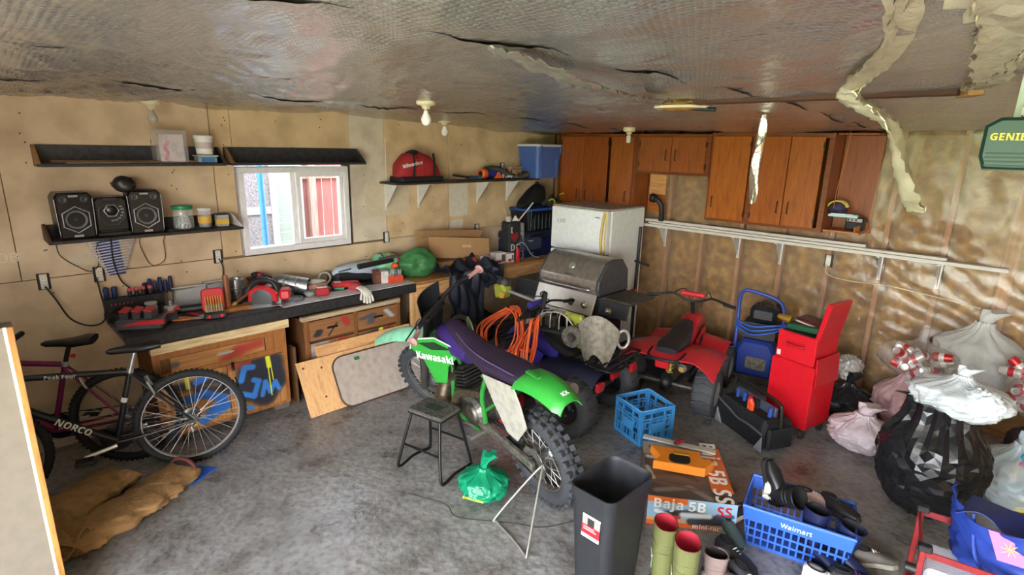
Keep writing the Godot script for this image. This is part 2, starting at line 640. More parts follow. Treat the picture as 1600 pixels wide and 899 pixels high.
	var lf := func(u: float, v: float) -> Vector3:
		var x := lerpf(-1.02, 0.9, u)
		var low := 1.62 + 0.2 * sin(x * 5.0) + 0.12 * sin(x * 11.0 + 1.0) - 0.22 * smoothstep(-0.4, 0.3, x)
		var y := lerpf(2.3, low, v)
		var w := vb.get_noise_2d(x * 2.2 + 4.0, y * 1.7)
		return Vector3(x + 0.05 * w, y, -5.49 + 0.05 * w + 0.035 * sin(x * 14.0 + y * 9.0) * v)
	part("loose_plastic_flap", MB.new().sheet(lf, 110, 50), milky, wb)
	part("loose_plastic_flap", MB.new().sheet(func(u: float, v: float) -> Vector3:
		var x := lerpf(-1.1, -0.86, u) - 0.05 * v
		return Vector3(x, lerpf(2.28, 1.55 + 0.1 * u, v), -5.46 + 0.03 * sin(u * 9.0 + v * 4.0)), 20, 30), milky, wb)
	# other walls, outside the frame
	struct("wall_right", MB.new().bb(2.65, 2.8, 0, 2.6, -5.75, 1.7, 0), mat("c9ab80", 0.9, 0, 2))
	var fw := MB.new()
	fw.bb(-4.9, -1.9, 0, 2.6, FZ, FZ + 0.14, 0)
	fw.bb(2.25, 2.8, 0, 2.6, FZ, FZ + 0.14, 0)
	fw.bb(-1.9, 2.25, 2.25, 2.6, FZ, FZ + 0.14, 0)
	struct("wall_front", fw, mat("c9ab80", 0.9, 0, 2))
	# ceiling deck and sagging bubble-foil strips
	var cl := struct("ceiling", MB.new().bb(-4.9, 2.8, 2.46, 2.6, -5.75, 1.7, 0), mat("8d7c66", 0.9))
	var wn := FastNoiseLite.new()
	wn.seed = 77
	wn.frequency = 0.8
	var wr := FastNoiseLite.new()
	wr.seed = 78
	wr.frequency = 1.0
	wr.fractal_type = FastNoiseLite.FRACTAL_RIDGED
	var edges := [-4.74, -3.5, -2.3, -1.15, 0.02, 1.2, 2.64]
	for i in 6:
		var xa: float = edges[i] - 0.05
		var xb: float = edges[i + 1] + 0.05
		var up: float = 0.004 * (i % 2)
		var f := func(u: float, v: float) -> Vector3:
			var x := lerpf(xa, xb, u)
			var z := lerpf(FZ, -5.5, v)
			var e := minf(u, 1.0 - u)
			var y := ceil_y(x, z) + up + wn.get_noise_2d(x, z * 0.8) * 0.03 + 0.006 * exp(-e * 30.0) * sin(z * 9.0 + i)
			# staple lines hold the sheet up every 0.6 m; it bellies between them
			y -= 0.014 * pow(sin(z * PI / 0.61), 2)
			# pulled wrinkles run across the strip, strongest near the window wall
			var amp := lerpf(0.0025, 0.007, smoothstep(-1.2, -3.0, x) * smoothstep(-3.6, -0.4, z))
			y += sin((z * 1.25 - x * 0.62) * 58.0 + 6.0 * wn.get_noise_2d(x * 2.0, z * 2.0)) * amp * (0.4 + 0.6 * wr.get_noise_2d(x * 0.7, z * 0.7))
			y += wr.get_noise_2d(x * 2.4, z * 2.4) * 0.006
			return Vector3(x, y, z)
		var mb := MB.new().sheet(f, 44, 420 if i < 4 else 200)
		part("foil_strip", mb, foil, cl)
	# drywall ledge above: window
	make_window()
	make_outside()
func make_window() -> void:
	var vin := mat("eceaea", 0.35, 0, 1)
	var z0 := -2.63
	var z1 := -1.66
	var y0 := 1.215
	var y1 := 1.935
	var x := WX - 0.005
	var fr := MB.new()
	for q in [[z0, z1, y0, y0 + 0.05], [z0, z1, y1 - 0.05, y1], [z0, z0 + 0.05, y0 + 0.05, y1 - 0.05], [z1 - 0.045, z1, y0 + 0.05, y1 - 0.05]]:
		fr.bb(x - 0.09, x + 0.02, q[2], q[3], q[0], q[1], 0.004)
	var w := struct("window_1", null, null)
	w.set_meta("label", "white vinyl sliding window above the workbench")
	part("frame", fr, vin, w)
	var zm := -2.12
	var fx := MB.new()
	fx.bb(x - 0.06, x - 0.02, y0 + 0.05, y1 - 0.05, zm - 0.02, zm + 0.02, 0.003)
	part("meeting_rail", fx, vin, w)
	var s := MB.new()
	for q in [[z0 + 0.05, zm - 0.02, y0 + 0.05, y0 + 0.09], [z0 + 0.05, zm - 0.02, y1 - 0.09, y1 - 0.05], [z0 + 0.05, z0 + 0.085, y0 + 0.09, y1 - 0.09], [zm - 0.06, zm - 0.02, y0 + 0.09, y1 - 0.09]]:
		s.bb(x - 0.05, x + 0.005, q[2], q[3], q[0], q[1], 0.004)
	var sash := part("sliding_sash", s, vin, w)
	part("latch", MB.new().bb(x, x + 0.014, 1.55, 1.6, zm - 0.035, zm - 0.022, 0.003), vin, sash)
	var gl := glassy("f4faf8", 0.06, 0.0)
	part("pane", MB.new().bb(x - 0.045, x - 0.041, y0 + 0.05, y1 - 0.05, zm + 0.02, z1 - 0.045, 0), gl, w)
	part("pane", MB.new().bb(x - 0.03, x - 0.026, y0 + 0.09, y1 - 0.09, z0 + 0.085, zm - 0.06, 0), gl, sash)
	# dark rough opening on the far side and under the frame
	part("rough_opening", MB.new().bb(WX - 0.12, WX - 0.02, 1.19, 1.96, -2.67, -2.632, 0.003), mat("4a4038", 0.9), w)
func make_outside() -> void:
	# roof deck with eaves, and the neighbour's roof: unseen, added to shade the yard
	struct("added_roof_deck", MB.new().bb(-5.75, 3.3, 2.6, 2.72, -6.2, 2.3, 0.01), mat("5c5650", 0.9)).set_meta("label", "garage roof deck with unseen eaves added to shade the side yard")
	var g := struct("ground_outside", MB.new().bb(-14, -4.9, -0.25, -0.12, -12, 10, 0), mat("70735f", 0.9, 0, 2))
	g.set_meta("label", "pale gravel and grass strip outside the window")
	struct("lawn", MB.new().bb(-14, 12, -0.3, -0.13, FZ + 5.5, 40, 0), mat("7fa050", 0.95, 0, 2)).set_meta("label", "green lawn beyond the driveway behind the camera")
	struct("side_lawn", MB.new().bb(-14, -3.4, -0.3, -0.11, FZ + 0.3, FZ + 5.5, 0), mat("7fa050", 0.95, 0, 2)).set_meta("label", "green lawn beside the driveway")
	struct("driveway", MB.new().bb(-3.4, 4.5, -0.2, -0.04, FZ + 0.1, FZ + 5.5, 0), mat("b3b0aa", 0.85, 0, 2)).set_meta("label", "grey concrete driveway outside the open garage door")
	# neighbour's house: pebble-dash wall, trim board, pale siding; added upper storey blocks the sun
	var hb := thing("neighbour_house", "neighbouring house seen through the window, pebbled stucco and pale siding", "building", Vector3(-7.6, -0.12, -1.0))
	part("roof", MB.new().at(-1.6, 6.3, 0, 0, 0, -22).box(Vector3.ZERO, Vector3(4.6, 0.1, 9.0), 0.01), mat("6a6460", 0.9, 0, 2), hb)  # unseen roof, set on the added storey to keep sun off the yard
	part("pebbled_wall", MB.new().bb(-0.3, 0, 0, 5.6, -2.06, 3.0, 0), mat("7d767a", 0.95, 0, 3, 1.0), hb)
	part("trim_board", MB.new().bb(-0.25, 0.03, 0, 5.6, -2.14, -2.06, 0.004), mat("9c9699", 0.8), hb)
	part("belt_board", MB.new().bb(-0.1, 0.02, 1.3, 1.4, -2.06, 3.0, 0.004), mat("8a7d84", 0.8), hb)
	for i in 42:
		part("siding_board", MB.new().at(-0.02, 0.06 + i * 0.13, -2.31, 0, 0, -6).box(Vector3.ZERO, Vector3(0.02, 0.135, 0.34), 0.003), mat("868f84", 0.8), hb)
	part("corner_post", MB.new().bb(-0.3, 0.04, 0, 5.6, -2.5, -2.42, 0.004), mat("949a92", 0.8), hb)
	var pipe := one("blue_pole", MB.new().cyl(Vector3(0, 0.9, 0), Vector3(0, 3.1, 0), 0.035, -1, 10), mat("1878c4", 0.5), "bright blue vertical pole outside the window's fixed pane", "pole", Vector3(-6.6, -0.12, -2.56))
	part("stand", MB.new().cyl(Vector3(0, 0, 0), Vector3(0, 0.9, 0), 0.03, -1, 10), mat("9ab0b8", 0.5), pipe)
	# red board fence
	var fe := thing("board_fence", "faded red board fence seen through the sliding window pane", "fence", Vector3(-7.7, -0.12, -3.62), 0)
	for i in 22:
		part("board", MB.new().bb(-0.01, 0.012, 0.08, 2.25 + 0.015 * (i % 3), -0.07 - i * 0.152, 0.07 - i * 0.152, 0.003), wood(["8c4644", "824040", "944e4c"][i % 3], 1, 0.9), fe)
	for y in [0.75, 1.75]:
		part("rail", MB.new().bb(0.012, 0.06, y, y + 0.1, -3.3, 0.1, 0.004), wood("a87a72", 2, 0.9), fe)
	part("post", MB.new().bb(0.012, 0.1, 0, 2.1, -0.1, 0.0, 0.004), wood("a87a72", 1, 0.9), fe)
	part("post", MB.new().bb(0.012, 0.1, 0, 2.1, -2.5, -2.4, 0.004), wood("a87a72", 1, 0.9), fe)
	one("white_rail", MB.new().cyl(Vector3(0, 0, 0.6), Vector3(0, -0.06, -2.6), 0.02, -1, 8).cyl(Vector3(0, 0, 0.5), Vector3(0, -1.06, 0.5), 0.015, -1, 8).cyl(Vector3(0, -0.05, -2.5), Vector3(0, -1.06, -2.5), 0.015, -1, 8), mat("b0b8b6", 0.5), "thin white rail low outside the window", "rail", Vector3(-6.2, 0.95, -2.2))

# ---------------------------------------------------------------- printed or sprayed pictures on flat faces
func spray(im: Image, pts: Array, r: float, col: Color, soft := 0.5, op := 1.0) -> void:
	# pts: x, y pairs in 0..1 of the picture; a stroke of sprayed paint
	var w := im.get_width()
	var h := im.get_height()
	var step := 1.0 / w
	var rp := r * w
	for i in range(0, maxi(pts.size() - 2, 1), 2):
		var a := Vector2(pts[i] * w, pts[i + 1] * h)
		var b := a if pts.size() < 4 else Vector2(pts[i + 2] * w, pts[i + 3] * h)
		for y in range(maxi(0, int(minf(a.y, b.y) - rp)), mini(h, int(maxf(a.y, b.y) + rp) + 1)):
			for x in range(maxi(0, int(minf(a.x, b.x) - rp)), mini(w, int(maxf(a.x, b.x) + rp) + 1)):
				var p := Vector2(x, y)
				var q := Geometry2D.get_closest_point_to_segment(p, a, b)
				var d := p.distance_to(q) / rp
				var k := clampf((1.0 - d) / maxf(soft, 0.01), 0, 1) * op
				if k > 0.0: im.set_pixel(x, y, im.get_pixel(x, y).lerp(col, k))
func wood_img(w: int, h: int, a: Color, b: Color, vertical: bool, sd: int) -> Image:
	var f := FastNoiseLite.new()
	f.seed = sd
	f.frequency = 0.02
	f.fractal_octaves = 3
	var im := Image.create(w, h, false, Image.FORMAT_RGB8)
	for y in h:
		for x in w:
			var k := f.get_noise_2d(x * (4.0 if vertical else 0.25), y * (0.25 if vertical else 4.0)) * 0.9 + 0.5
			im.set_pixel(x, y, a.lerp(b, clampf(k, 0, 1)))
	return im
func print_mat(im: Image, rough := 0.5) -> StandardMaterial3D:
	var m := StandardMaterial3D.new()
	m.albedo_texture = tex(im)
	m.roughness = rough
	return m
func face(parent: Node, called: String, m: Material, w: float, h: float, x: Transform3D) -> MeshInstance3D:
	var q := QuadMesh.new()
	q.size = Vector2(w, h)
	q.material = m
	var o := MeshInstance3D.new()
	o.name = called
	o.mesh = q
	parent.add_child(o, true)
	o.transform = x
	return o
func flat(w: int, h: int, c: Color) -> Image:
	var im := Image.create(w, h, false, Image.FORMAT_RGB8)
	im.fill(c)
	return im

# ---------------------------------------------------------------- wall cabinets on the back wall
func pull(parent: Node, x: float, y: float, z: float) -> void:
	part("handle", MB.new().tube(p3([x, y - 0.05, z, x, y - 0.048, z + 0.018, x, y + 0.048, z + 0.018, x, y + 0.05, z]), 0.006, 8), mat("3a2a1e", 0.4, 0.6), parent)
func wall_cabinet(called: String, label: String, x0: float, x1: float, y0: float, y1: float, doors: Array) -> Node3D:
	var zf := -5.22
	var body := wood("924c18", 1, 0.4)
	var t := thing(called, label, "cabinet", Vector3((x0 + x1) / 2, y0, -5.36))
	var o := Vector3(-(x0 + x1) / 2, -y0, 5.36)
	var b := MB.new()
	b.t = Transform3D(Basis.IDENTITY, o)
	b.bb(x0, x1, y0, y0 + 0.018, -5.5, zf - 0.02, 0.002).bb(x0, x1, y1 - 0.018, y1, -5.5, zf - 0.02, 0.002)
	b.bb(x0, x0 + 0.018, y0, y1, -5.5, zf - 0.02, 0.002).bb(x1 - 0.018, x1, y0, y1, -5.5, zf - 0.02, 0.002)
	b.bb(x0, x1, y0, y1, -5.51, -5.5, 0)
	part("carcass", b, body, t)
	var f := MB.new()
	f.t = b.t
	f.bb(x0, x1, y1 - 0.04, y1, zf - 0.02, zf, 0.002).bb(x0, x1, y0, y0 + 0.035, zf - 0.02, zf, 0.002)
	f.bb(x0, x0 + 0.045, y0, y1, zf - 0.02, zf - 0.001, 0.002).bb(x1 - 0.045, x1, y0, y1, zf - 0.02, zf - 0.001, 0.002)
	for d in doors:
		if d.size() > 5: f.bb(d[5], d[5] + 0.05, y0, y1, zf - 0.02, zf - 0.001, 0.002)
	part("face_frame", f, wood("7f4012", 0, 0.4), t)
	for d in doors:
		var m := MB.new()
		m.t = b.t
		m.bb(d[0], d[1], y0 + 0.025, y1 - 0.03, zf, zf + 0.018, 0.004)
		var dr := part("door", m, wood(d[4], 1, 0.35), t)
		pull(dr, d[2] + o.x, d[3] + o.y, zf + 0.018 + o.z)
		for hy in [y0 + 0.09, y1 - 0.1]:
			var hx: float = d[0] if d[2] > (d[0] + d[1]) / 2 else d[1]
			part("hinge", MB.new().at(hx + o.x, hy + o.y, zf + 0.012 + o.z).bb(-0.008, 0.008, -0.025, 0.025, -0.01, 0.008, 0.002), mat("4a3626", 0.4, 0.7), dr)
	return t
const NTH := ["first", "second", "third", "fourth", "fifth", "sixth", "seventh", "eighth", "ninth", "tenth", "eleventh", "twelfth", "thirteenth"]
func make_cabinets() -> void:
	wall_cabinet("wall_cabinet", "tall brown wall cabinet with three doors above the refrigerator", -4.37, -3.315, 1.5, 2.3, [[-4.33, -4.012, -4.07, 1.62, "9a5018"], [-4.006, -3.672, -3.95, 1.62, "924a16"], [-3.632, -3.35, -3.41, 1.64, "9c561c"]])
	wall_cabinet("wall_cabinet", "short brown wall cabinet with two doors and open wall below", -3.31, -2.495, 1.9, 2.3, [[-3.27, -2.905, -2.955, 2.09, "965018"], [-2.899, -2.535, -2.85, 2.09, "9a531a"]])
	var t := wall_cabinet("wall_cabinet", "tall orange-brown wall cabinet with three doors beside the open shelf", -2.49, -1.43, 1.485, 2.31, [[-2.465, -2.11, -2.42, 1.67, "ad621c"], [-2.05, -1.772, -1.81, 1.67, "a45a1a"], [-1.766, -1.50, -1.72, 1.67, "a85e1b", -2.105]])
	# open end shelf
	var e := thing("end_shelf", "open brown plywood end shelf joined to the wall cabinets", "shelf", Vector3(-1.29, 1.485, -5.36))
	var w := wood("924c18", 1, 0.45)
	part("back_panel", MB.new().bb(-0.135, 0.16, 0, 0.825, -0.155, -0.14, 0.002), w, e)
	part("bottom_board", MB.new().at(0, 0.02, 0, 0).prism(pv([-0.135, -0.01, 0.14, -0.01, 0.14, 0.01, -0.135, 0.01]), 0.24, 0.002), wood("b87438", 0, 0.5), e)
	part("top_board", MB.new().bb(-0.135, 0.16, 0.81, 0.825, -0.14, 0.1, 0.002), w, e)
	part("edge_strip", MB.new().at(0.125, 0.05, -0.01, 78).prism(pv([-0.12, -0.02, 0.11, -0.02, 0.11, 0.06, -0.12, 0.02]), 0.015, 0.002), wood("b3703a", 0, 0.5), e)
	# things on the open shelf
	var ra := thing("cassette_radio", "black cassette radio standing on the open end shelf", "radio", Vector3(-1.215, 1.515, -5.37), -8)
	part("body", MB.new().at(0, 0.06, 0).prism(rrect(0.14, 0.11, 0.012), 0.07, 0.006), mat("1d1d20", 0.4), ra)
	part("tuner_panel", MB.new().bb(-0.06, 0.06, 0.078, 0.105, 0.034, 0.039, 0.002), mat("b9b3ac", 0.4), ra)
	for i in 3: part("knob", MB.new().cyl(Vector3(-0.045 + i * 0.03, 0.092, 0.036), Vector3(-0.045 + i * 0.03, 0.092, 0.047), 0.008), mat("c0443c" if i == 1 else "3a3a3c", 0.4), ra)
	part("speaker_grille", MB.new().bb(-0.06, 0.06, 0.015, 0.07, 0.034, 0.038, 0.002), mat("2c2c30", 0.7, 0, 2), ra)
	var ke := thing("toy_keyboard", "pale blue toy keyboard lying on top of the cassette radio", "toy", Vector3(-1.29, 1.628, -5.31), 6)
	part("body", MB.new().bb(-0.12, 0.1, 0, 0.022, -0.05, 0.05, 0.006), mat("a9d4e6", 0.45), ke)
	for i in 10: part("white_key", MB.new().bb(-0.1 + i * 0.0165, -0.085 + i * 0.0165, 0.02, 0.028, 0.005, 0.046, 0.001), mat("f2f0ea", 0.4), ke)
	for i in 7: part("black_key", MB.new().bb(-0.088 + i * 0.022, -0.08 + i * 0.022, 0.026, 0.034, 0.0, 0.026, 0.001), mat("222222", 0.4), ke)
	var ca := thing("toy_helmet", "small purple and yellow striped cap on the end shelf", "cap", Vector3(-1.36, 1.655, -5.34))
	part("crown", MB.new().at(0, 0.045, 0).ball(Vector3.ZERO, Vector3(0.075, 0.06, 0.06), 16), mat("3d3560", 0.7, 0, 3), ca)
	for i in 3: part("stripe", MB.new().tube(arc(Vector3(0, 0.04, -0.03 + i * 0.03), Vector3(0.074, 0, 0), Vector3(0, 0.062, 0), 10, 170, 12), 0.007, 6), mat(["d8c030", "e0e0d8", "d8c030"][i], 0.6), ca)
	part("brim", MB.new().at(0.03, 0.0, 0.05).ball(Vector3(0, 0.02, 0), Vector3(0.06, 0.01, 0.035), 12), mat("2a2650", 0.7), ca)
	# plywood scraps on the wall below the short cabinet
	one("plywood_scrap", MB.new().bb(-0.1, 0.1, -0.11, 0.11, 0, 0.015, 0.002), wood("dba566", 0, 0.6), "pale plywood square fixed below the short wall cabinet", "board", Vector3(-3.2, 1.77, -5.525))
	one("plywood_scrap", MB.new().bb(-0.11, 0.11, -0.09, 0.09, 0, 0.012, 0.002), wood("b9692c", 0, 0.5), "reddish brown plywood square under the pale plywood square", "board", Vector3(-3.2, 1.565, -5.525))
	var ho := thing("black_hose", "short black hose end hooked behind the refrigerator top", "hose", Vector3(-3.05, 1.4, -5.38))
	part("tube", MB.new().tube(curve([0, 0, 0, 0.01, 0.12, 0.02, -0.01, 0.2, 0.04, -0.08, 0.24, 0.05]), 0.028, 12), mat("1d1f1e", 0.5), ho)
	part("ring", MB.new().at(-0.09, 0.24, 0.05, 0, 0, 75).lathe([[0.02, 0.02], [0.045, 0.02], [0.048, 0], [0.045, -0.03], [0.02, -0.03]], 16), mat("141414", 0.5), ho)

# ---------------------------------------------------------------- vinyl strips on brackets
func make_strips() -> void:
	var v := mat("cfc8c0", 0.5, 0, 1)
	for r in [[-3.26, -0.19, 1.325, 1.352, -5.43, -5.36, "longest grey vinyl trim strip on the wall brackets"], [-3.2, -0.56, 1.355, 1.375, -5.46, -5.38, "grey vinyl trim strip lying behind the longest strip on brackets"], [-3.26, -1.12, 1.378, 1.402, -5.47, -5.41, "short grey vinyl trim strip on top of the bracketed strips"]]:
		var t := thing("vinyl_strip", r[6], "trim strip", Vector3(r[0], r[2], r[4]))
		var l: float = r[1] - r[0]
		var d: float = r[5] - r[4]
		var h: float = r[3] - r[2]
		part("channel", MB.new().at(l / 2, 0, d / 2, 90).prism(pv([-d / 2, 0, d / 2, 0, d / 2, 0.006, -d / 2 + 0.006, 0.006, -d / 2 + 0.006, h - 0.004, d / 2, h - 0.004, d / 2, h, -d / 2, h]), l, 0.0008), v, t)
		part("lip", MB.new().bb(0, l, h * 0.4, h * 0.62, d - 0.004, d + 0.002, 0.001), v, t)
	var bi := 0
	for x in [-3.06, -2.24, -1.83, -1.01, -0.6]:
		bi += 1
		var t := thing("shelf_bracket", "white steel shelf bracket, %s from the refrigerator, under the vinyl strips" % NTH[bi - 1], "bracket", Vector3(x, 1.1, -5.53), 0, "brackets under the vinyl strips")
		part("upright", MB.new().bb(-0.012, 0.012, 0, 0.22, 0, 0.006, 0.001), mat("d4d2d0", 0.4, 0.2), t)
		part("arm", MB.new().bb(-0.012, 0.012, 0.214, 0.222, 0, 0.17, 0.001), mat("d4d2d0", 0.4, 0.2), t)
		part("brace", MB.new().at(0, 0, 0, -90).prism(pv([0.005, 0.01, 0.15, 0.214, 0.005, 0.214]), 0.006, 0.001), mat("c6c4c4", 0.4, 0.2), t)
	outlet(Vector3(-1.417, 1.2, -5.54), 0, "outlet on a stud below the vinyl strips")
	one("cable", MB.new().tube(curve([-1.417, 1.17, -5.52, -1.4, 1.08, -5.52, -1.2, 1.05, -5.525, -0.9, 1.06, -5.53, -0.3, 1.0, -5.53]), 0.005, 6), mat("d8c39a", 0.6), "pale cable stapled across the studs from the outlet", "cable")
func outlet(at: Vector3, ry: float, label: String) -> Node3D:
	var t := thing("wall_outlet", label, "outlet", at, ry)
	part("box", MB.new().bb(-0.034, 0.034, -0.055, 0.055, -0.02, 0.004, 0.003), mat("1c1a19", 0.6), t)
	part("yoke", MB.new().bb(-0.02, 0.02, -0.05, 0.05, 0.003, 0.007, 0.002), mat("d9d4c8", 0.35, 0.2), t)
	for y in [-0.02, 0.02]:
		var r := part("receptacle", MB.new().at(0, y, 0.008).prism(rrect(0.03, 0.026, 0.009), 0.008, 0.001), mat("efeae0", 0.4), t)
		for x in [-0.006, 0.006]: part("slot", MB.new().bb(x - 0.0015, x + 0.0015, y - 0.005, y + 0.006, 0.0118, 0.0128, 0), mat("201c1a", 0.6), r)
	return t

# ---------------------------------------------------------------- refrigerator
func make_fridge() -> void:
	var t := thing("refrigerator", "white top-freezer refrigerator with a yellowed door edge", "refrigerator", Vector3(-3.575, 0, -4.99))
	var w := mat("e9ecec", 0.32, 0, 1)
	part("cabinet", MB.new().bb(-0.365, 0.365, 0.04, 1.535, -0.32, 0.3, 0.012), w, t)
	part("top_cover", MB.new().bb(-0.365, 0.365, 1.535, 1.55, -0.32, 0.37, 0.006), mat("b9ada0", 0.6, 0, 3), t)
	part("kick_plate", MB.new().bb(-0.34, 0.34, 0.0, 0.06, -0.28, 0.28, 0.003), mat("3a3a3a", 0.7), t)
	for d in [[1.08, 1.53], [0.07, 1.065]]:
		var dr := part("freezer_door" if d[0] > 1 else "fridge_door", MB.new().at(0, (d[0] + d[1]) / 2, 0.345).prism(rrect(0.73, d[1] - d[0], 0.015), 0.08, 0.012), w, t)
		var y0: float = d[0] + 0.02 if d[0] > 1 else d[1] - 0.5
		part("handle", MB.new().tube(curve([0.325, y0, 0.385, 0.322, y0 + 0.12, 0.41, 0.335, y0 + 0.3, 0.412, 0.335, y0 + 0.42, 0.385]), 0.014, 8), mat("d9bd6a", 0.5, 0, 2), dr)
		part("edge_trim", MB.new().bb(0.345, 0.362, d[0] + 0.01, d[1] - 0.01, 0.375, 0.387, 0.003), mat("dcc27c", 0.5, 0, 2), dr)
	part("badge", MB.new().at(0.25, 1.46, 0.386).prism(rrect(0.06, 0.014, 0.006), 0.004, 0.001), mat("9a9a9a", 0.3, 0.7), t)
	words(t, "marker_scrawl", "FAN", 0.045, mat("a0a0a4", 0.6), xf(-0.22, 1.38, 0.386, 0, 0, 8), 0.001, "Droid Sans", false)

# ---------------------------------------------------------------- shelves on the window wall
func make_shelves() -> void:
	var bk := mat("33353b", 0.55, 0, 3)
	# upper trough shelves
	for r in [[-1.53, -0.42, "long black painted trough shelf with a bare wood end, left of the window"], [-2.72, -1.57, "black painted trough shelf directly above the window"]]:
		var t := thing("trough_shelf", r[2], "shelf", Vector3(WX, 1.955, (r[0] + r[1]) / 2))
		var l: float = (r[1] - r[0]) / 2
		part("back_board", MB.new().bb(0.001, 0.02, 0, 0.135, -l, l, 0.003), bk, t)
		part("bottom_board", MB.new().bb(0.02, 0.19, 0, 0.02, -l, l, 0.003), bk, t)
		part("end_board", MB.new().at(0.1, 0.07, l - 0.011).prism(pv([-0.08, -0.07, 0.09, -0.07, 0.085, -0.045, -0.06, 0.064, -0.08, 0.064]), 0.02, 0.003), wood("a87b4c", 1, 0.8) if r[0] > -1.6 else wood("8a6a48", 1, 0.8), t)
		part("end_board", MB.new().at(0.1, 0.07, -l + 0.011).prism(pv([-0.08, -0.07, 0.09, -0.07, 0.085, -0.045, -0.06, 0.064, -0.08, 0.064]), 0.02, 0.003), bk, t)
	# stereo shelf
	var s := thing("stereo_shelf", "black painted shelf carrying the stereo and jars", "shelf", Vector3(WX, 1.475, -0.99))
	part("board", MB.new().bb(0.02, 0.26, 0, 0.02, -0.59, 0.59, 0.003), mat("2f2a28", 0.6, 0, 3), s)
	part("back_board", MB.new().bb(0.001, 0.02, 0, 0.1, -0.59, 0.59, 0.003), bk, s)
	for z in [0.58, -0.58]:
		part("end_board", MB.new().at(0.12, 0.05, z).prism(pv([-0.1, -0.05, 0.14, -0.05, 0.13, -0.03, -0.09, 0.06, -0.1, 0.06]), 0.018, 0.003), wood("6a5038", 1, 0.8) if z > 0 else mat("d8d4d0", 0.6), s)
	# right-hand shelf
	var t := thing("wall_shelf", "long dark shelf on white brackets right of the window", "shelf", Vector3(WX, 1.765, -3.98))
	part("board", MB.new().bb(0.01, 0.3, 0, 0.02, -0.98, 1.02, 0.003), mat("3b2f2a", 0.6, 0, 3), t)
	for z in [0.95, 0.56, -0.25, -0.72]:
		var b := part("bracket", MB.new().bb(0.002, 0.008, -0.26, 0.0, z - 0.012, z + 0.012, 0.001).bb(0.002, 0.25, -0.012, -0.003, z - 0.012, z + 0.012, 0.001), mat("dedad4", 0.45), t)
		part("brace", MB.new().at(0, 0, z).prism(pv([0.008, -0.24, 0.2, -0.012, 0.008, -0.012]), 0.006, 0.001), mat("d2cec8", 0.45), b)
	one("shelf_standard", MB.new().bb(0.001, 0.006, 0.0, 0.4, -0.006, 0.006, 0.001), mat("e6e2da", 0.5), "thin white upright strip on the wall above the shelf end", "strip", Vector3(WX, 1.79, -3.04))
	# outlets and wires on the window wall
	for q in [[1.2, -0.36, "outlet at the end of the window wall with a plugged cord"], [1.235, -1.45, "outlet beside the window above the metal ducts"], [1.235, -3.02, "outlet right of the window above the green bag"], [1.215, -4.23, "outlet above the bench near the dark blue toolbox"], [1.205, -0.665, "outlet behind the lower end of the wrench rack"], [1.9, -4.62, "outlet above the wall shelf beside the blue tote"]]:
		outlet(Vector3(WX + 0.004, q[0], q[1]), 90, q[2])
	var wire := mat("2a2320", 0.6)
	one("power_cord", MB.new().tube(curve([WX + 0.02, 1.17, -0.36, WX + 0.05, 1.08, -0.4, WX + 0.06, 0.93, -0.46, WX + 0.1, 0.87, -0.56, WX + 0.14, 0.92, -0.64, WX + 0.06, 1.1, -0.645, WX + 0.03, 1.19, -0.64]), 0.006, 8), wire, "dark power cord looping from the end outlet to the tool rack", "cord")
	one("speaker_wire", MB.new().tube(curve([WX + 0.2, 1.475, -0.44, WX + 0.03, 1.36, -0.47, WX + 0.015, 1.27, -0.56, WX + 0.015, 1.235, -0.62, WX + 0.015, 1.28, -0.67, WX + 0.03, 1.4, -0.67, WX + 0.22, 1.475, -0.68]), 0.003, 6), wire, "thin speaker wire drooping left of the wrench rack", "wire")
	one("speaker_wire", MB.new().tube(curve([WX + 0.2, 1.475, -0.9, WX + 0.03, 1.38, -0.93, WX + 0.012, 1.25, -0.97, WX + 0.012, 1.225, -1.02, WX + 0.012, 1.27, -1.08, WX + 0.03, 1.4, -1.08, WX + 0.2, 1.475, -1.06]), 0.003, 6), mat("6a4028", 0.6), "thin brown speaker wire hanging in a loop right of the wrench rack", "wire")
	one("black_cable", MB.new().tube(curve([WX + 0.26, 1.5, -0.72, WX + 0.27, 1.46, -0.72, WX + 0.06, 1.3, -0.75, WX + 0.03, 1.15, -0.78, WX + 0.05, 1.08, -0.83]), 0.005, 6), mat("1a1a1c", 0.6), "black cord hanging from the stereo over the wrench rack", "cord")
	one("dark_cable", MB.new().tube(curve([WX + 0.02, 1.22, -1.45, WX + 0.03, 1.15, -1.47, WX + 0.03, 1.02, -1.46, WX + 0.06, 0.87, -1.46]), 0.005, 6), wire, "dark cord dropping from the outlet to the metal ducts", "cord")
	var bob := struct("trim_1", MB.new().bb(WX, WX + 0.0008, 1.3, 1.301, -0.3, -0.29, 0), mat("e0cfae", 0.9))
	bob.set_meta("label", "faint pale chalk writing on the drywall")
	words(bob, "chalk_writing", "BOB", 0.06, mat("e3d6bd", 0.95), xf(WX + 0.001, 1.38, -0.18, 90), 0.0006, "Droid Sans", false)
	# window board strips lying on the left trough shelf
	for i in 5:
		one("wood_strip", MB.new().bb(-0.02, 0.02, 0, 0.008, -0.36 - 0.03 * i, 0.32 + 0.02 * (i % 3), 0.001), wood(["7a6550", "8b7355", "6a5542"][i % 3], 2, 0.8), "thin %s wood strip lying %s from the wall on the trough shelf" % [["grey-brown", "tan", "dark brown"][i % 3], NTH[i]], "wood strip", Vector3(WX + 0.05 + i * 0.03, 1.977 + (i % 2) * 0.009, -0.82 - 0.02 * i), 2.0 * i - 3.0, "wood strips on the trough shelf")
	make_stereo()
	make_wrenches()
	make_shelf_items()
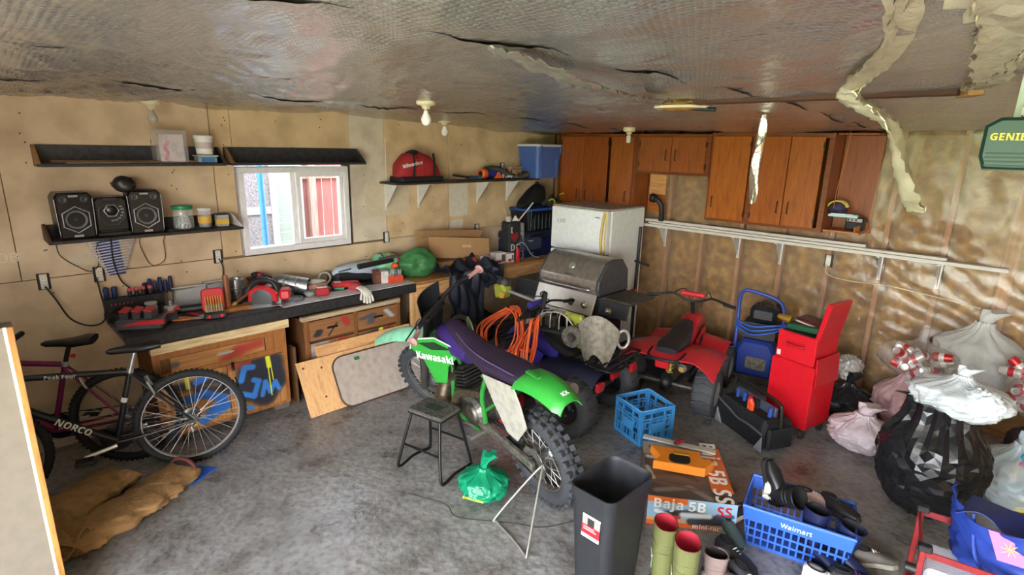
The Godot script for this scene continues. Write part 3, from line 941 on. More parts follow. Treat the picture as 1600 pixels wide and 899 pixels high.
func make_stereo() -> void:
	var blk := mat("121215", 0.3, 0, 1)
	var trim := mat("b9b9c0", 0.3, 0.6, 0)
	for r in [[-0.56, 4.0, "black stereo speaker with hexagonal silver ring at the shelf's bare wood end"], [-0.96, -3.0, "black stereo speaker with hexagonal silver ring between player and jars"]]:
		var t := thing("stereo_speaker", r[2], "speaker", Vector3(WX + 0.15, 1.496, r[0]), 90 + r[1])
		part("cabinet", MB.new().at(0, 0.15, -0.02).prism(pv([-0.095, -0.15, 0.095, -0.15, 0.1, 0.12, 0.08, 0.148, -0.08, 0.148, -0.1, 0.12]), 0.17, 0.01), blk, t)
		var hx := []
		for i in 6: hx.append(Vector3(sin(i * PI / 3) * 0.082, 0.125 + cos(i * PI / 3) * 0.085, 0.07))
		part("ring", MB.new().tube(hx, 0.0035, 6, true), trim, t)
		part("cone", MB.new().at(0, 0.125, 0.066, 0, 90).lathe([[0.06, 0.006], [0.056, 0.01], [0.045, -0.004], [0.02, -0.012], [0.001, -0.012]], 28), mat("6a6a70", 0.6, 0, 1), t)
		part("dust_cap", MB.new().ball(Vector3(0, 0.125, 0.058), Vector3(0.018, 0.018, 0.01), 12), mat("3c3c40", 0.5), t)
		for x in [-0.055, 0.055]:
			part("tweeter", MB.new().at(x, 0.255, 0.068, 0, 90).lathe([[0.022, 0.004], [0.016, 0.008], [0.008, 0.0], [0.001, 0.006]], 16), mat("44444a", 0.4, 0.3), t)
		part("badge", MB.new().bb(-0.025, 0.025, 0.27, 0.282, 0.064, 0.068, 0.001), mat("a8a8ae", 0.4), t)
		part("foot_badge", MB.new().bb(-0.025, 0.025, 0.012, 0.026, 0.064, 0.068, 0.001), mat("b3a5a8", 0.5), t)
		for s in [-1, 1]: part("side_trim", MB.new().tube(p3([s * 0.094, 0.02, 0.064, s * 0.098, 0.13, 0.066, s * 0.1, 0.26, 0.064]), 0.002, 6), trim, t)
	var p := thing("disc_player", "black stereo disc player with octagonal dial between the speakers", "stereo", Vector3(WX + 0.15, 1.496, -0.76), 90)
	part("body", MB.new().at(0, 0.145, -0.03).prism(pv([-0.095, -0.1, -0.08, -0.125, 0.08, -0.125, 0.095, -0.1, 0.095, 0.09, 0.075, 0.115, -0.075, 0.115, -0.095, 0.09]), 0.16, 0.012), blk, p)
	part("foot", MB.new().at(0, 0.015, -0.02).prism(rrect(0.19, 0.03, 0.012), 0.17, 0.006), blk, p)
	part("disc_tray", MB.new().bb(-0.08, 0.08, 0.026, 0.042, -0.1, 0.06, 0.005), mat("26262a", 0.25, 0.2), p)
	var oc := []
	for i in 8: oc.append(Vector3(sin((i + 0.5) * PI / 4) * 0.076, 0.15 + cos((i + 0.5) * PI / 4) * 0.08, 0.05))
	part("bezel", MB.new().tube(oc, 0.004, 6, true), mat("4a4a50", 0.3, 0.5), p)
	var h6 := []
	for i in 6: h6.append(Vector3(sin((i + 0.5) * PI / 3) * 0.042, 0.17 + cos((i + 0.5) * PI / 3) * 0.042, 0.054))
	part("dial_ring", MB.new().tube(h6, 0.004, 6, true), trim, p)
	part("dial", MB.new().at(0, 0.17, 0.05, 0, 90).lathe([[0.036, 0.0], [0.034, 0.012], [0.001, 0.013]], 24), mat("1c1c20", 0.25), p)
	for i in 7:
		var g := deg_to_rad(-150 - i * 20 + 120 + 30)
		part("button", MB.new().at(sin(g + PI) * 0.062, 0.165 + cos(g + PI) * 0.062, 0.052).box(Vector3.ZERO, Vector3(0.018, 0.012, 0.006), 0.002), mat("8a8a90", 0.35, 0.4), p)
	part("display", MB.new().bb(-0.04, 0.04, 0.235, 0.255, 0.048, 0.053, 0.002), mat("2b2e36", 0.15), p)
	var bg := MB.new()
	var fn := FastNoiseLite.new()
	fn.seed = 3
	fn.frequency = 9.0
	bg.loft(blob_rings(Vector3(0.09, 0.055, 0.07), fn, 0.4, 12, 16))
	one("crumpled_bag", bg, mat("3a3634", 0.4, 0, 3), "crumpled dark plastic bag resting on the stereo", "bag", Vector3(WX + 0.14, 1.835, -0.86))
# rings of a lumpy ellipsoid, bottom cut flat at y = 0 when cut is true
func blob_rings(r: Vector3, fn: FastNoiseLite, amp: float, nr := 14, ns := 20, low := -1.0) -> Array:
	var o := []
	for i in nr + 1:
		var g := -PI / 2 + PI * i / nr
		var rg := PackedVector3Array()
		for j in ns:
			var a := -TAU * j / ns
			var d := Vector3(cos(g) * cos(a), sin(g), cos(g) * sin(a))
			var p := d * r * (1.0 + amp * fn.get_noise_3dv(d * r * 1.0))
			if low > -1.0: p.y = maxf(p.y, low)
			rg.append(p)
		o.append(rg)
	return o
func make_wrenches() -> void:
	var rk := thing("wrench_rack", "blue plastic wrench rack hanging below the stereo shelf", "rack", Vector3(WX + 0.015, 1.19, -0.72), 90)
	part("backing", MB.new().prism(pv([0.0, 0.0, 0.1, 0.0, 0.08, 0.29, -0.06, 0.29]), 0.008, 0.002), mat("2d4a94", 0.45), rk)
	part("hanger", MB.new().bb(-0.05, 0.07, 0.285, 0.3, -0.004, 0.012, 0.002), mat("27407f", 0.45), rk)
	for i in 13:
		var y := 0.02 + i * 0.02
		part("clip", MB.new().bb(-0.01 + i * -0.004 + 0.015, 0.09, y - 0.004, y + 0.004, 0.004, 0.014, 0.001), mat("35529c", 0.45), rk)
		var l := 0.1 + i * 0.0135
		var t := thing("combination_wrench", "chrome combination wrench, %s from the narrow lower end of the blue rack" % NTH[i], "wrench", Vector3(WX + 0.028, 1.19 + y, -0.72 - 0.045 + (0.004 * (i % 2))), 90, "wrenches in the blue rack")
		t.rotation_degrees.z = 6
		var ch := mat("d6d6d8", 0.3, 0.5, 0)
		part("shank", MB.new().bb(-l / 2, l / 2, -0.004, 0.004, 0.0, 0.005, 0.001), ch, t)
		var r := 0.007 + i * 0.0005
		part("box_end", MB.new().at(l / 2, 0, 0.0025, 0, 90).lathe([[r * 0.55, -0.004], [r, -0.004], [r, 0.004], [r * 0.55, 0.004], [r * 0.55, -0.004]], 14), ch, t)
		part("open_end", MB.new().at(-l / 2, 0, 0.0025, 0, 0, 15).prism(pv([0.004, -r * 0.7, -r, -r * 1.1, -r * 1.5, -r * 0.5, -r * 0.5, -r * 0.45, -r * 0.5, r * 0.45, -r * 1.5, r * 0.5, -r, r * 1.1, 0.004, r * 0.7]), 0.006, 0.001), ch, t)
func jar(called: String, label: String, at: Vector3, r: float, h: float, glass: Material, lid: Material, lidh := 0.025) -> Node3D:
	var t := thing(called, label, "jar", at)
	part("body", MB.new().lathe([[0.001, 0.003], [r * 0.9, 0.003], [r, 0.012], [r, h * 0.82], [r * 0.86, h * 0.93], [r * 0.84, h]], 24), glass, t)
	part("lid", MB.new().at(0, h - 0.004, 0).lathe([[r * 0.9, 0.0], [r * 1.02, 0.003], [r * 1.02, lidh], [r * 0.97, lidh + 0.004], [0.001, lidh + 0.004]], 24), lid, t)
	return t
func make_shelf_items() -> void:
	var cg := glassy("dfe8e6", 0.22, 0.05)
	var j := jar("big_jar", "large clear plastic jar with a green screw lid, on the stereo shelf", Vector3(WX + 0.14, 1.496, -1.2), 0.068, 0.15, cg, mat("1f8a55", 0.35))
	rng.seed = 4
	for i in 16:
		var g := rng.randf() * TAU
		part("bent_clip", MB.new().tube(p3([cos(g) * 0.05, 0.012, sin(g) * 0.05, cos(g) * 0.04, 0.06 + rng.randf() * 0.06, sin(g) * 0.03, cos(g + 1) * 0.045, 0.03, sin(g + 1) * 0.045]), 0.003, 5), mat("d7d5d2", 0.4, 0.3), j)
	var j2 := jar("screw_jar", "clear jar with a white lid and yellow label beside the green-lidded jar", Vector3(WX + 0.14, 1.496, -1.345), 0.046, 0.13, cg, mat("e0dcd6", 0.5), 0.018)
	part("label_band", MB.new().lathe([[0.0465, 0.035], [0.047, 0.037], [0.047, 0.085], [0.0465, 0.087]], 24), mat("dcae4e", 0.6), j2)
	part("screws", MB.new().lathe([[0.001, 0.006], [0.04, 0.006], [0.042, 0.05], [0.03, 0.06], [0.001, 0.055]], 16), mat("8a7a66", 0.6, 0.3, 3), j2)
	var b := thing("screw_tub", "small square tub with black top and yellow label on the shelf end", "tub", Vector3(WX + 0.14, 1.496, -1.465), 90)
	part("body", MB.new().at(0, 0.045, 0).prism(rrect(0.085, 0.09, 0.008), 0.06, 0.004), glassy("d6d6d2", 0.5, 0.1), b)
	part("filling", MB.new().bb(-0.036, 0.036, 0.005, 0.07, -0.024, 0.024, 0.002), mat("4a4644", 0.6, 0.3, 3), b)
	part("label_band", MB.new().bb(-0.043, 0.043, 0.018, 0.055, 0.0, 0.0315, 0.001), mat("e0b43c", 0.6), b)
	part("lid", MB.new().bb(-0.045, 0.045, 0.088, 0.1, -0.033, 0.033, 0.003), mat("2a2a2c", 0.5), b)
	var sp := one("spring_clip", MB.new().tube(arc(Vector3(0, 0.012, 0), Vector3(0.03, 0, 0), Vector3(0, 0, 0.03), 0, 330, 16), 0.004, 6), mat("3a3634", 0.5, 0.5), "dark ring clip beside the green-lidded jar", "clip", Vector3(WX + 0.2, 1.494, -1.1))
	# things on the trough shelf
	var cb := thing("clear_box", "clear plastic box with a pink item on the trough shelf", "box", Vector3(WX + 0.1, 1.976, -1.18), 90)
	part("shell", MB.new().at(0, 0.115, 0).prism(rrect(0.2, 0.23, 0.012), 0.15, 0.008), glassy("e3dfdc", 0.22, 0.12), cb)
	part("paper_insert", MB.new().bb(-0.075, 0.08, 0.01, 0.2, 0.02, 0.06, 0.004), mat("d8c9cc", 0.6, 0, 2), cb)
	part("pink_ribbon", MB.new().tube(curve([-0.05, 0.02, 0.064, -0.03, 0.07, 0.066, -0.045, 0.1, 0.066, -0.02, 0.15, 0.064]), 0.009, 6), mat("e070a0", 0.5), cb)
	part("side_slot", MB.new().bb(-0.101, -0.098, 0.13, 0.16, -0.05, -0.04, 0.001), mat("555250", 0.6), cb)
	var lt := thing("lunch_tub", "small clear tub with a blue band under the white pail", "tub", Vector3(WX + 0.1, 1.976, -1.41), 90)
	part("tub", MB.new().at(0, 0.022, 0).prism(rrect(0.13, 0.045, 0.01), 0.12, 0.006), glassy("cfd8dc", 0.45, 0.1), lt)
	part("blue_band", MB.new().bb(-0.045, 0.045, 0.006, 0.036, 0.0, 0.0615, 0.001), mat("2f78b8", 0.5), lt)
	part("lid", MB.new().at(0, 0.049, 0).prism(rrect(0.145, 0.012, 0.005), 0.13, 0.003), glassy("dde4e6", 0.5, 0.1), lt)
	var pl := thing("pail", "white plastic pail with wire bail standing on the small tub", "pail", Vector3(WX + 0.1, 2.032, -1.41), 90)
	part("body", MB.new().lathe([[0.001, 0.002], [0.052, 0.002], [0.056, 0.01], [0.062, 0.12], [0.064, 0.124]], 24), mat("e9e6e2", 0.4), pl)
	part("lid", MB.new().lathe([[0.064, 0.118], [0.069, 0.12], [0.069, 0.137], [0.064, 0.141], [0.001, 0.138]], 24), mat("efecea", 0.4), pl)
	part("label_band", MB.new().lathe([[0.0585, 0.045], [0.0605, 0.047], [0.0625, 0.09], [0.0605, 0.092]], 24), mat("c9b9b4", 0.6), pl)
	part("bail", MB.new().tube(arc(Vector3(0, 0.1, 0.01), Vector3(0.068, 0, 0), Vector3(0, -0.075, 0.03), 0, 180, 14), 0.002, 6), mat("b5b5b5", 0.3, 0.8), pl)
	# right wall shelf: tool bag, pry tools, toy blaster, box, tote
	var tb := thing("tool_bag", "red and black fabric tool bag on the wall shelf", "bag", Vector3(WX + 0.16, 1.786, -3.29), 90)
	var rg := []
	for q in [[-0.24, 0.06, 0.05], [-0.22, 0.09, 0.1], [-0.14, 0.11, 0.14], [0.0, 0.115, 0.15], [0.12, 0.11, 0.13], [0.2, 0.1, 0.085], [0.24, 0.07, 0.045]]:
		rg.append(ring(Vector3(q[0], q[2] * 0.95 + 0.005, 0), Vector3(0, 0, q[1]), Vector3(0, q[2] * 0.95, 0), 18, 2.6))
	part("body", MB.new().loft(rg), mat("a8242a", 0.75, 0, 2, 0.6), tb)
	part("base", MB.new().at(0, 0.025, 0).prism(rrect(0.5, 0.06, 0.025), 0.235, 0.02), mat("1c1b1e", 0.8, 0, 2, 0.5), tb)
	part("top_flap", MB.new().sheet(func(u: float, v: float) -> Vector3: return Vector3(lerpf(-0.12, 0.2, u), 0.305 - 0.5 * pow(u - 0.25, 2) * 0.9 - 0.3 * pow(v - 0.5, 2), lerpf(-0.1, 0.1, v)), 12, 8, 0.012), mat("1d1c20", 0.8, 0, 2, 0.5), tb)
	for x in [-0.12, 0.12]: part("strap", MB.new().tube(curve([x, 0.03, 0.118, x + 0.01, 0.16, 0.122, x + 0.03, 0.27, 0.07]), 0.016, 8, false, 0.35), mat("18181a", 0.8), tb)
	words(tb, "script_logo", "Milwaukee", 0.032, mat("f0ecec", 0.6), xf(-0.13, 0.17, 0.126, 0, -6, 10))
	var pt := thing("caulking_gun", "dark metal caulking gun lying on the wall shelf", "tool", Vector3(WX + 0.15, 1.786, -3.92), 80)
	part("frame", MB.new().tube(p3([-0.14, 0.05, 0, 0.0, 0.03, 0, 0.12, 0.012, 0]), 0.012, 8), mat("3a3634", 0.4, 0.6, 2), pt)
	part("trigger", MB.new().tube(curve([-0.02, 0.03, 0.01, 0.03, 0.01, 0.05, 0.09, 0.012, 0.07]), 0.008, 6), mat("55504c", 0.4, 0.6), pt)
	part("rod", MB.new().tube(p3([-0.14, 0.05, 0.01, 0.1, 0.03, 0.05]), 0.004, 6), mat("8a8682", 0.3, 0.8), pt)
	part("sleeve", MB.new().cyl(Vector3(0.06, 0.022, 0.0), Vector3(0.2, 0.02, 0.02), 0.02), mat("3f5f78", 0.5), pt)
	var nb := thing("toy_blaster", "blue and orange toy foam blaster on the wall shelf", "toy", Vector3(WX + 0.17, 1.79, -4.3), 90)
	part("barrel", MB.new().cyl(Vector3(-0.13, 0.055, 0), Vector3(0.12, 0.055, 0), 0.047, 0.043, 18), mat("1d2a86", 0.4), nb)
	part("muzzle", MB.new().at(-0.13, 0.055, 0, 0, 0, 90).lathe([[0.028, 0.04], [0.05, 0.042], [0.054, 0.03], [0.054, -0.02], [0.048, -0.03]], 20), mat("f26a1e", 0.4), nb)
	part("muzzle_bore", MB.new().cyl(Vector3(-0.171, 0.055, 0), Vector3(-0.165, 0.055, 0), 0.03), mat("1a1a2a", 0.6), nb)
	part("pump", MB.new().at(0.06, 0.04, 0.03).prism(pv([-0.05, -0.04, -0.02, 0.03, 0.02, 0.03, 0.03, 0.0, 0.06, -0.01, 0.05, -0.04]), 0.05, 0.008), mat("f26a1e", 0.4), nb)
	part("stock", MB.new().at(0.17, 0.03, 0.01).prism(pv([-0.06, -0.03, -0.05, 0.03, 0.05, 0.02, 0.07, -0.03]), 0.05, 0.008), mat("c9ccd8", 0.4), nb)
	part("grip", MB.new().cyl(Vector3(0.2, 0.03, 0.03), Vector3(0.26, 0.015, 0.05), 0.018), mat("d8d8da", 0.4), nb)
	var cm := thing("folded_net", "rolled camouflage netting on the wall shelf behind the toy blaster", "netting", Vector3(WX + 0.14, 1.786, -4.55), 82)
	var fn := FastNoiseLite.new()
	fn.seed = 31
	fn.frequency = 14.0
	var cr := []
	for i in 9:
		var x := -0.28 + i * 0.07
		cr.append(ring(Vector3(x, 0.07 + 0.03 * sin(i * 0.9) - 0.05 * i / 8.0, 0), Vector3(0, 0, 0.09), Vector3(0, 0.06 - 0.003 * i, 0), 14, 2.2))
	part("roll", MB.new().loft(cr), mat("5b5a4c", 0.9, 0, 3, 1.0), cm)
	for i in 6: part("cord", MB.new().tube(curve([-0.25 + i * 0.08, 0.01, 0.09, -0.2 + i * 0.08, 0.12 - 0.01 * i, 0.05, -0.12 + i * 0.07, 0.13 - 0.012 * i, -0.03]), 0.006, 6), mat(["3a3a36", "8d8a78", "2c2e2a"][i % 3], 0.9), cm)
	var bx := thing("game_box", "small brown printed box between the netting and the blue tote", "box", Vector3(WX + 0.14, 1.786, -4.68), 90)
	part("carton", MB.new().bb(-0.09, 0.09, 0, 0.13, -0.04, 0.04, 0.002), mat("b59a80", 0.8, 0, 2), bx)
	words(bx, "lettering", "TOFA ON", 0.025, mat("3a2c24", 0.7), xf(0, 0.105, 0.041))
	part("orange_label", MB.new().bb(-0.05, 0.085, 0.0, 0.07, 0.04, 0.046, 0.002), mat("d9793c", 0.7, 0, 3), bx)
	make_tote(Vector3(WX + 0.22, 1.786, -5.03), 90, 0.36, "light blue plastic tote with a white lid on the wall shelf end", mat("4a68b0", 0.4, 0, 1), mat("dfe0e2", 0.4), 0.44, 0.34)
func make_tote(at: Vector3, ry: float, h: float, label: String, body: Material, lid: Material, w := 0.5, d := 0.36) -> Node3D:
	var t := thing("storage_tote", label, "tote", at, ry)
	var rg := []
	for q in [[0.0, 0.86], [0.01, 0.88], [h * 0.62, 0.95], [h * 0.63, 0.975], [h * 0.93, 1.0], [h * 0.94, 1.03], [h, 1.03]]:
		var r := PackedVector3Array()
		for p in rrect(w * q[1], d * q[1], 0.05): r.append(Vector3(p.x, q[0], -p.y))
		rg.append(r)
	part("tub", MB.new().loft(rg), body, t)
	part("lid", MB.new().at(0, h + 0.012, 0, 0, 90).prism(rrect(w * 1.06, d * 1.07, 0.05), 0.03, 0.01), lid, t)
	for s in [-1, 1]:
		part("rib", MB.new().bb(s * w * 0.3 - 0.02, s * w * 0.3 + 0.02, 0.02, h * 0.6, d * 0.46, d * 0.485, 0.004), body, t)
		part("latch", MB.new().bb(s * w * 0.4 - 0.02, s * w * 0.4 + 0.02, h * 0.8, h + 0.01, d * 0.5, d * 0.54, 0.004), body, t)
	return t

# ---------------------------------------------------------------- workbench and what is under it
const BT := 0.88
func make_bench() -> void:
	var w := thing("workbench", "long black painted workbench top under the window", "workbench", Vector3(-4.46, 0, -1.83))
	var bk := mat("35363c", 0.5, 0, 3)
	for i in 3:
		part("plank", MB.new().bb(-0.275 + i * 0.185, -0.092 + i * 0.185, BT - 0.038, BT, -1.13, 1.17, 0.003), bk, w)
	part("fascia", MB.new().bb(0.28, 0.3, BT - 0.085, BT - 0.004, -1.13, 1.17, 0.003), mat("2e2d30", 0.6, 0, 3), w)
	part("laminate_strip", MB.new().bb(0.1, 0.285, BT, BT + 0.006, -1.125, 0.12, 0.001), mat("d0cdd0", 0.45, 0, 2), w)
	# pine continuation of the bench to the corner
	var p := thing("pine_bench", "unpainted pine bench frame and plywood top running into the corner", "workbench", Vector3(-4.46, 0, -4.2))
	part("top", MB.new().bb(-0.275, 0.28, BT - 0.02, BT, -1.3, 1.235, 0.003), wood("b98a55", 2, 0.7, "ring"), p)
	part("front_rail", MB.new().bb(0.262, 0.3, BT - 0.15, BT - 0.021, -1.3, 1.235, 0.003), wood("d9ab72", 2, 0.7), p)
	for z in [1.2, -1.2]:
		part("post", MB.new().bb(0.22, 0.258, 0, BT - 0.02, z - 0.07, z + 0.07, 0.003), wood("dcb07a", 1, 0.7), p)
	part("back_ledger", MB.new().bb(-0.278, -0.24, BT - 0.11, BT - 0.02, -1.3, 1.2, 0.003), wood("c59a64", 2, 0.7), p)
	# painted base cabinets
	var woodm := wood("a8703c", 1, 0.55, "grain")
	var c := thing("base_cabinet", "wooden base cabinet sprayed with blue, yellow and red graffiti", "cabinet", Vector3(-4.24, 0, -1.27), 90)
	part("carcass", MB.new().bb(-0.465, 0.465, 0.05, 0.69, -0.46, -0.02, 0.003), wood("7d5128", 1, 0.6), c)
	part("face_frame", MB.new().bb(-0.465, -0.42, 0.05, 0.7, -0.02, 0.0, 0.002).bb(0.42, 0.465, 0.05, 0.7, -0.02, 0.0, 0.002).bb(-0.42, 0.42, 0.5, 0.54, -0.02, 0.0, 0.002).bb(-0.42, 0.42, 0.65, 0.7, -0.02, 0.0, 0.002).bb(-0.42, 0.42, 0.05, 0.09, -0.02, 0.0, 0.002).bb(0.3, 0.42, 0.54, 0.65, -0.02, -0.001, 0.002), woodm, c)
	part("pine_edge", MB.new().bb(-0.47, 0.49, 0.7, 0.768, -0.04, 0.02, 0.003), wood("e3cfa2", 0, 0.7), c)
	for x in [-0.4, 0.4]: part("foot_block", MB.new().bb(x - 0.06, x + 0.06, 0, 0.05, -0.1, -0.02, 0.004), mat("6b655f", 0.9, 0, 2), c)
	var wa := Color("a06a38")
	var wb := Color("c08a50")
	var im := wood_img(256, 48, wa, wb, false, 1)
	spray(im, [0.55, 0.95, 0.7, 0.5, 0.95, 0.25], 0.1, Color("a03028"), 0.8, 0.85)
	spray(im, [0.0, 0.5, 0.04, 0.5], 0.06, Color("4a4a50"), 0.6, 0.8)
	var dr := part("drawer", MB.new().bb(-0.36, 0.29, 0.545, 0.655, -0.01, 0.012, 0.003), woodm, c)
	face(dr, "painted_front", print_mat(im, 0.55), 0.645, 0.105, xf(-0.035, 0.6, 0.0125))
	part("recessed_pull", MB.new().at(-0.0, 0.605, 0.014).prism(pv([-0.07, 0, -0.04, 0.012, 0.04, 0.012, 0.07, 0, 0.04, -0.012, -0.04, -0.012]), 0.006, 0.002), mat("c9c4bc", 0.35, 0.5), dr)
	# left door
	im = wood_img(192, 192, wa, wb, true, 2)
	spray(im, [0.0, 0.12, 0.25, 0.1], 0.1, Color("c9c4bc"), 0.9, 0.6)
	spray(im, [0.15, 0.18, 0.9, 0.2, 1.0, 0.45, 0.5, 0.3], 0.12, Color("33353f"), 0.7, 0.95)
	spray(im, [0.35, 0.06, 0.36, 0.22], 0.05, Color("d9cf3a"), 0.5)
	spray(im, [0.5, 0.16, 0.62, 0.12, 0.72, 0.05], 0.08, Color("2f6fc8"), 0.4)
	spray(im, [0.3, 0.45, 0.6, 0.42, 0.9, 0.6, 0.55, 0.9, 0.95, 0.75], 0.1, Color("2f6fc8"), 0.5)
	spray(im, [0.2, 0.4, 0.4, 0.95], 0.03, Color("d9cf3a"), 0.5)
	var d1 := part("door", MB.new().bb(-0.425, -0.002, 0.08, 0.5, -0.01, 0.012, 0.003), woodm, c)
	face(d1, "painted_front", print_mat(im, 0.55), 0.42, 0.416, xf(-0.2135, 0.29, 0.0125))
	# right door
	im = wood_img(192, 192, wa, wb, true, 3)
	spray(im, [0.35, 0.2, 0.75, 0.15, 0.8, 0.5, 0.6, 0.75, 0.3, 0.55, 0.4, 0.3, 0.6, 0.4], 0.27, Color("2b2d38"), 0.45, 1.0)
	spray(im, [0.05, 0.06, 0.35, 0.04, 0.25, 0.14], 0.08, Color("a83a2c"), 0.8, 0.8)
	spray(im, [0.2, 0.35, 0.28, 0.12, 0.42, 0.14], 0.075, Color("3a82d8"), 0.5)
	spray(im, [0.2, 0.62, 0.4, 0.72, 0.5, 0.45, 0.42, 0.4], 0.07, Color("3a82d8"), 0.5)
	spray(im, [0.55, 0.75, 0.62, 0.5, 0.7, 0.72, 0.8, 0.55, 0.86, 0.7], 0.06, Color("3a82d8"), 0.5)
	spray(im, [0.02, 0.5, 0.12, 0.52], 0.07, Color("3a82d8"), 0.5)
	spray(im, [0.22, 0.93, 0.34, 0.94], 0.055, Color("3a82d8"), 0.4)
	spray(im, [0.7, 0.02, 0.71, 0.2], 0.055, Color("dce03a"), 0.4)
	spray(im, [0.69, 0.1, 0.72, 0.8], 0.014, Color("dce03a"), 0.4)
	spray(im, [0.74, 0.1, 0.77, 0.5], 0.012, Color("dce03a"), 0.4)
	var d2 := part("door", MB.new().bb(0.003, 0.43, 0.08, 0.5, -0.01, 0.012, 0.003), woodm, c)
	face(d2, "painted_front", print_mat(im, 0.55), 0.424, 0.416, xf(0.2165, 0.29, 0.0125))
	part("latch", MB.new().bb(0.03, 0.05, 0.47, 0.52, 0.012, 0.026, 0.003).cyl(Vector3(0.04, 0.48, 0.02), Vector3(0.04, 0.455, 0.028), 0.009), mat("2a2a2c", 0.4, 0.6), d2)
	for x in [-0.05, 0.05]: part("handle", MB.new().tube(p3([x, 0.3, 0.012, x, 0.31, 0.032, x, 0.38, 0.032, x, 0.39, 0.012]), 0.006, 8), mat("262628", 0.4, 0.6), d1 if x < 0 else d2)
	var c2 := thing("base_cabinet", "darker wooden base cabinet with drawers and grey and yellow graffiti", "cabinet", Vector3(-4.26, 0, -2.37), 90)
	part("carcass", MB.new().bb(-0.47, 0.47, 0.04, 0.7, -0.44, -0.02, 0.003), wood("6b4524", 1, 0.6), c2)
	part("face_frame", MB.new().bb(-0.47, -0.43, 0.04, 0.72, -0.02, 0.0, 0.002).bb(0.43, 0.47, 0.04, 0.72, -0.02, 0.0, 0.002).bb(-0.02, 0.02, 0.04, 0.72, -0.02, -0.001, 0.002), wood("8a5d34", 1, 0.6), c2)
	part("worn_edge", MB.new().bb(-0.49, 0.47, 0.7, 0.74, -0.04, 0.012, 0.006), wood("c3b399", 0, 0.8, "ring"), c2)
	var k := 0
	for r in [[-0.43, -0.022, 0.52, 0.69], [-0.43, -0.022, 0.08, 0.5], [0.022, 0.43, 0.52, 0.69], [0.022, 0.43, 0.08, 0.5]]:
		im = wood_img(128, 128, Color("7d5230"), Color("9c6c42"), k % 2 == 1, 10 + k)
		if k == 0:
			spray(im, [0.15, 0.75, 0.2, 0.55], 0.11, Color("2a2a2e"), 0.5)
			spray(im, [0.78, 0.1, 0.85, 0.5], 0.1, Color("a5302c"), 0.5)
			spray(im, [0.4, 0.9, 0.6, 0.3], 0.03, Color("35302c"), 0.5)
		elif k == 1:
			spray(im, [0.05, 0.1, 0.3, 0.08, 0.35, 0.25, 0.1, 0.3], 0.16, Color("9c9a9e"), 0.7)
			spray(im, [0.2, 0.2, 0.22, 0.25], 0.08, Color("3a3844"), 0.5)
			spray(im, [0.7, 0.02, 0.72, 0.3], 0.12, Color("a5302c"), 0.5)
			spray(im, [0.45, 0.25, 0.5, 0.1], 0.05, Color("d7d23a"), 0.5)
		elif k == 2:
			spray(im, [0.1, 0.4, 0.35, 0.3, 0.3, 0.7], 0.13, Color("4c4c52"), 0.6)
			spray(im, [0.7, 0.2, 0.85, 0.6], 0.1, Color("a9b2b6"), 0.7)
		else:
			spray(im, [0.05, 0.2, 0.4, 0.15, 0.2, 0.5], 0.2, Color("3a3536"), 0.6)
			spray(im, [0.15, 0.25, 0.2, 0.15], 0.08, Color("cdd13a"), 0.5)
			spray(im, [0.5, 0.15, 0.55, 0.02, 0.6, 0.2], 0.06, Color("d9dd3a"), 0.4)
			spray(im, [0.75, 0.1, 0.8, 0.4], 0.15, Color("6e2a2a"), 0.7)
		var dd := part("drawer" if r[2] > 0.5 else "door", MB.new().bb(r[0], r[1], r[2], r[3], -0.01, 0.01, 0.003), wood("8a5d34", 1, 0.6), c2)
		face(dd, "painted_front", print_mat(im, 0.6), r[1] - r[0] - 0.004, r[3] - r[2] - 0.004, xf((r[0] + r[1]) / 2, (r[2] + r[3]) / 2, 0.0105))
		if r[2] > 0.5: part("pull", MB.new().at((r[0] + r[1]) / 2, 0.61, 0.012).prism(rrect(0.1, 0.02, 0.008), 0.008, 0.002), mat("3a332e", 0.4, 0.6), dd)
		k += 1
	one("divider_board", MB.new().bb(-0.02, 0.0, 0.0, 0.5, -0.4, 0.0, 0.003), wood("6f4a2c", 1, 0.6), "dark upright board standing in the gap between the base cabinets", "board", Vector3(-4.27, 0, -1.82), 90)
	# leaning boards: bottom edge on the floor, top against the drawers
	for r in [[-3.965, -2.43, 0.95, 0.54, "rear pine board leaning on the painted drawers, standing tallest", 0], [-3.93, -2.22, 0.93, 0.455, "plywood sheet with knots leaning against the pine board", 1], [-3.9, -2.5, 0.94, 0.43, "grey rounded-corner board with a green tag leaning on the plywood", 2]]:
		var t := thing("leaning_board", r[4], "board", Vector3(r[0], 0.0, r[1]), 90)
		t.rotation_degrees.x = 0
		var h: float = r[3]
		var lean := Node3D.new()
		var mb := MB.new().at(0, 0.006, 0, 0, -28.5)
		mb.t = mb.t * Transform3D(Basis.IDENTITY, Vector3(0, h / 2, 0))
		if r[5] == 2: mb.prism(rrect(r[2], h, 0.1, 6), 0.012, 0.003)
		else: mb.box(Vector3.ZERO, Vector3(r[2], h, 0.016), 0.002)
		lean.free()
		part("panel", mb, [wood("e2b27c", 0, 0.6), wood("e9bd88", 1, 0.6, "ring"), mat("b9aca0", 0.5, 0, 2)][r[5]], t)
		if r[5] == 2:
			var g := MB.new().at(0, 0.006, 0, 0, -28.5)
			g.t = g.t * Transform3D(Basis.IDENTITY, Vector3(-0.24, h - 0.05, 0.0075))
			part("green_tag", g.prism(rrect(0.05, 0.03, 0.006), 0.003, 0.001), mat("2f6a48", 0.5), t)
			var rim := MB.new().at(0, 0.006, 0, 0, -28.5)
			rim.t = rim.t * Transform3D(Basis.IDENTITY, Vector3(0, h / 2, 0))
			var rp := []
			for q in rrect(r[2], h, 0.1, 6): rp.append(Vector3(q.x, q.y, 0))
			part("edge_band", rim.tube(rp, 0.0085, 6, true), mat("4a3024", 0.6), t)
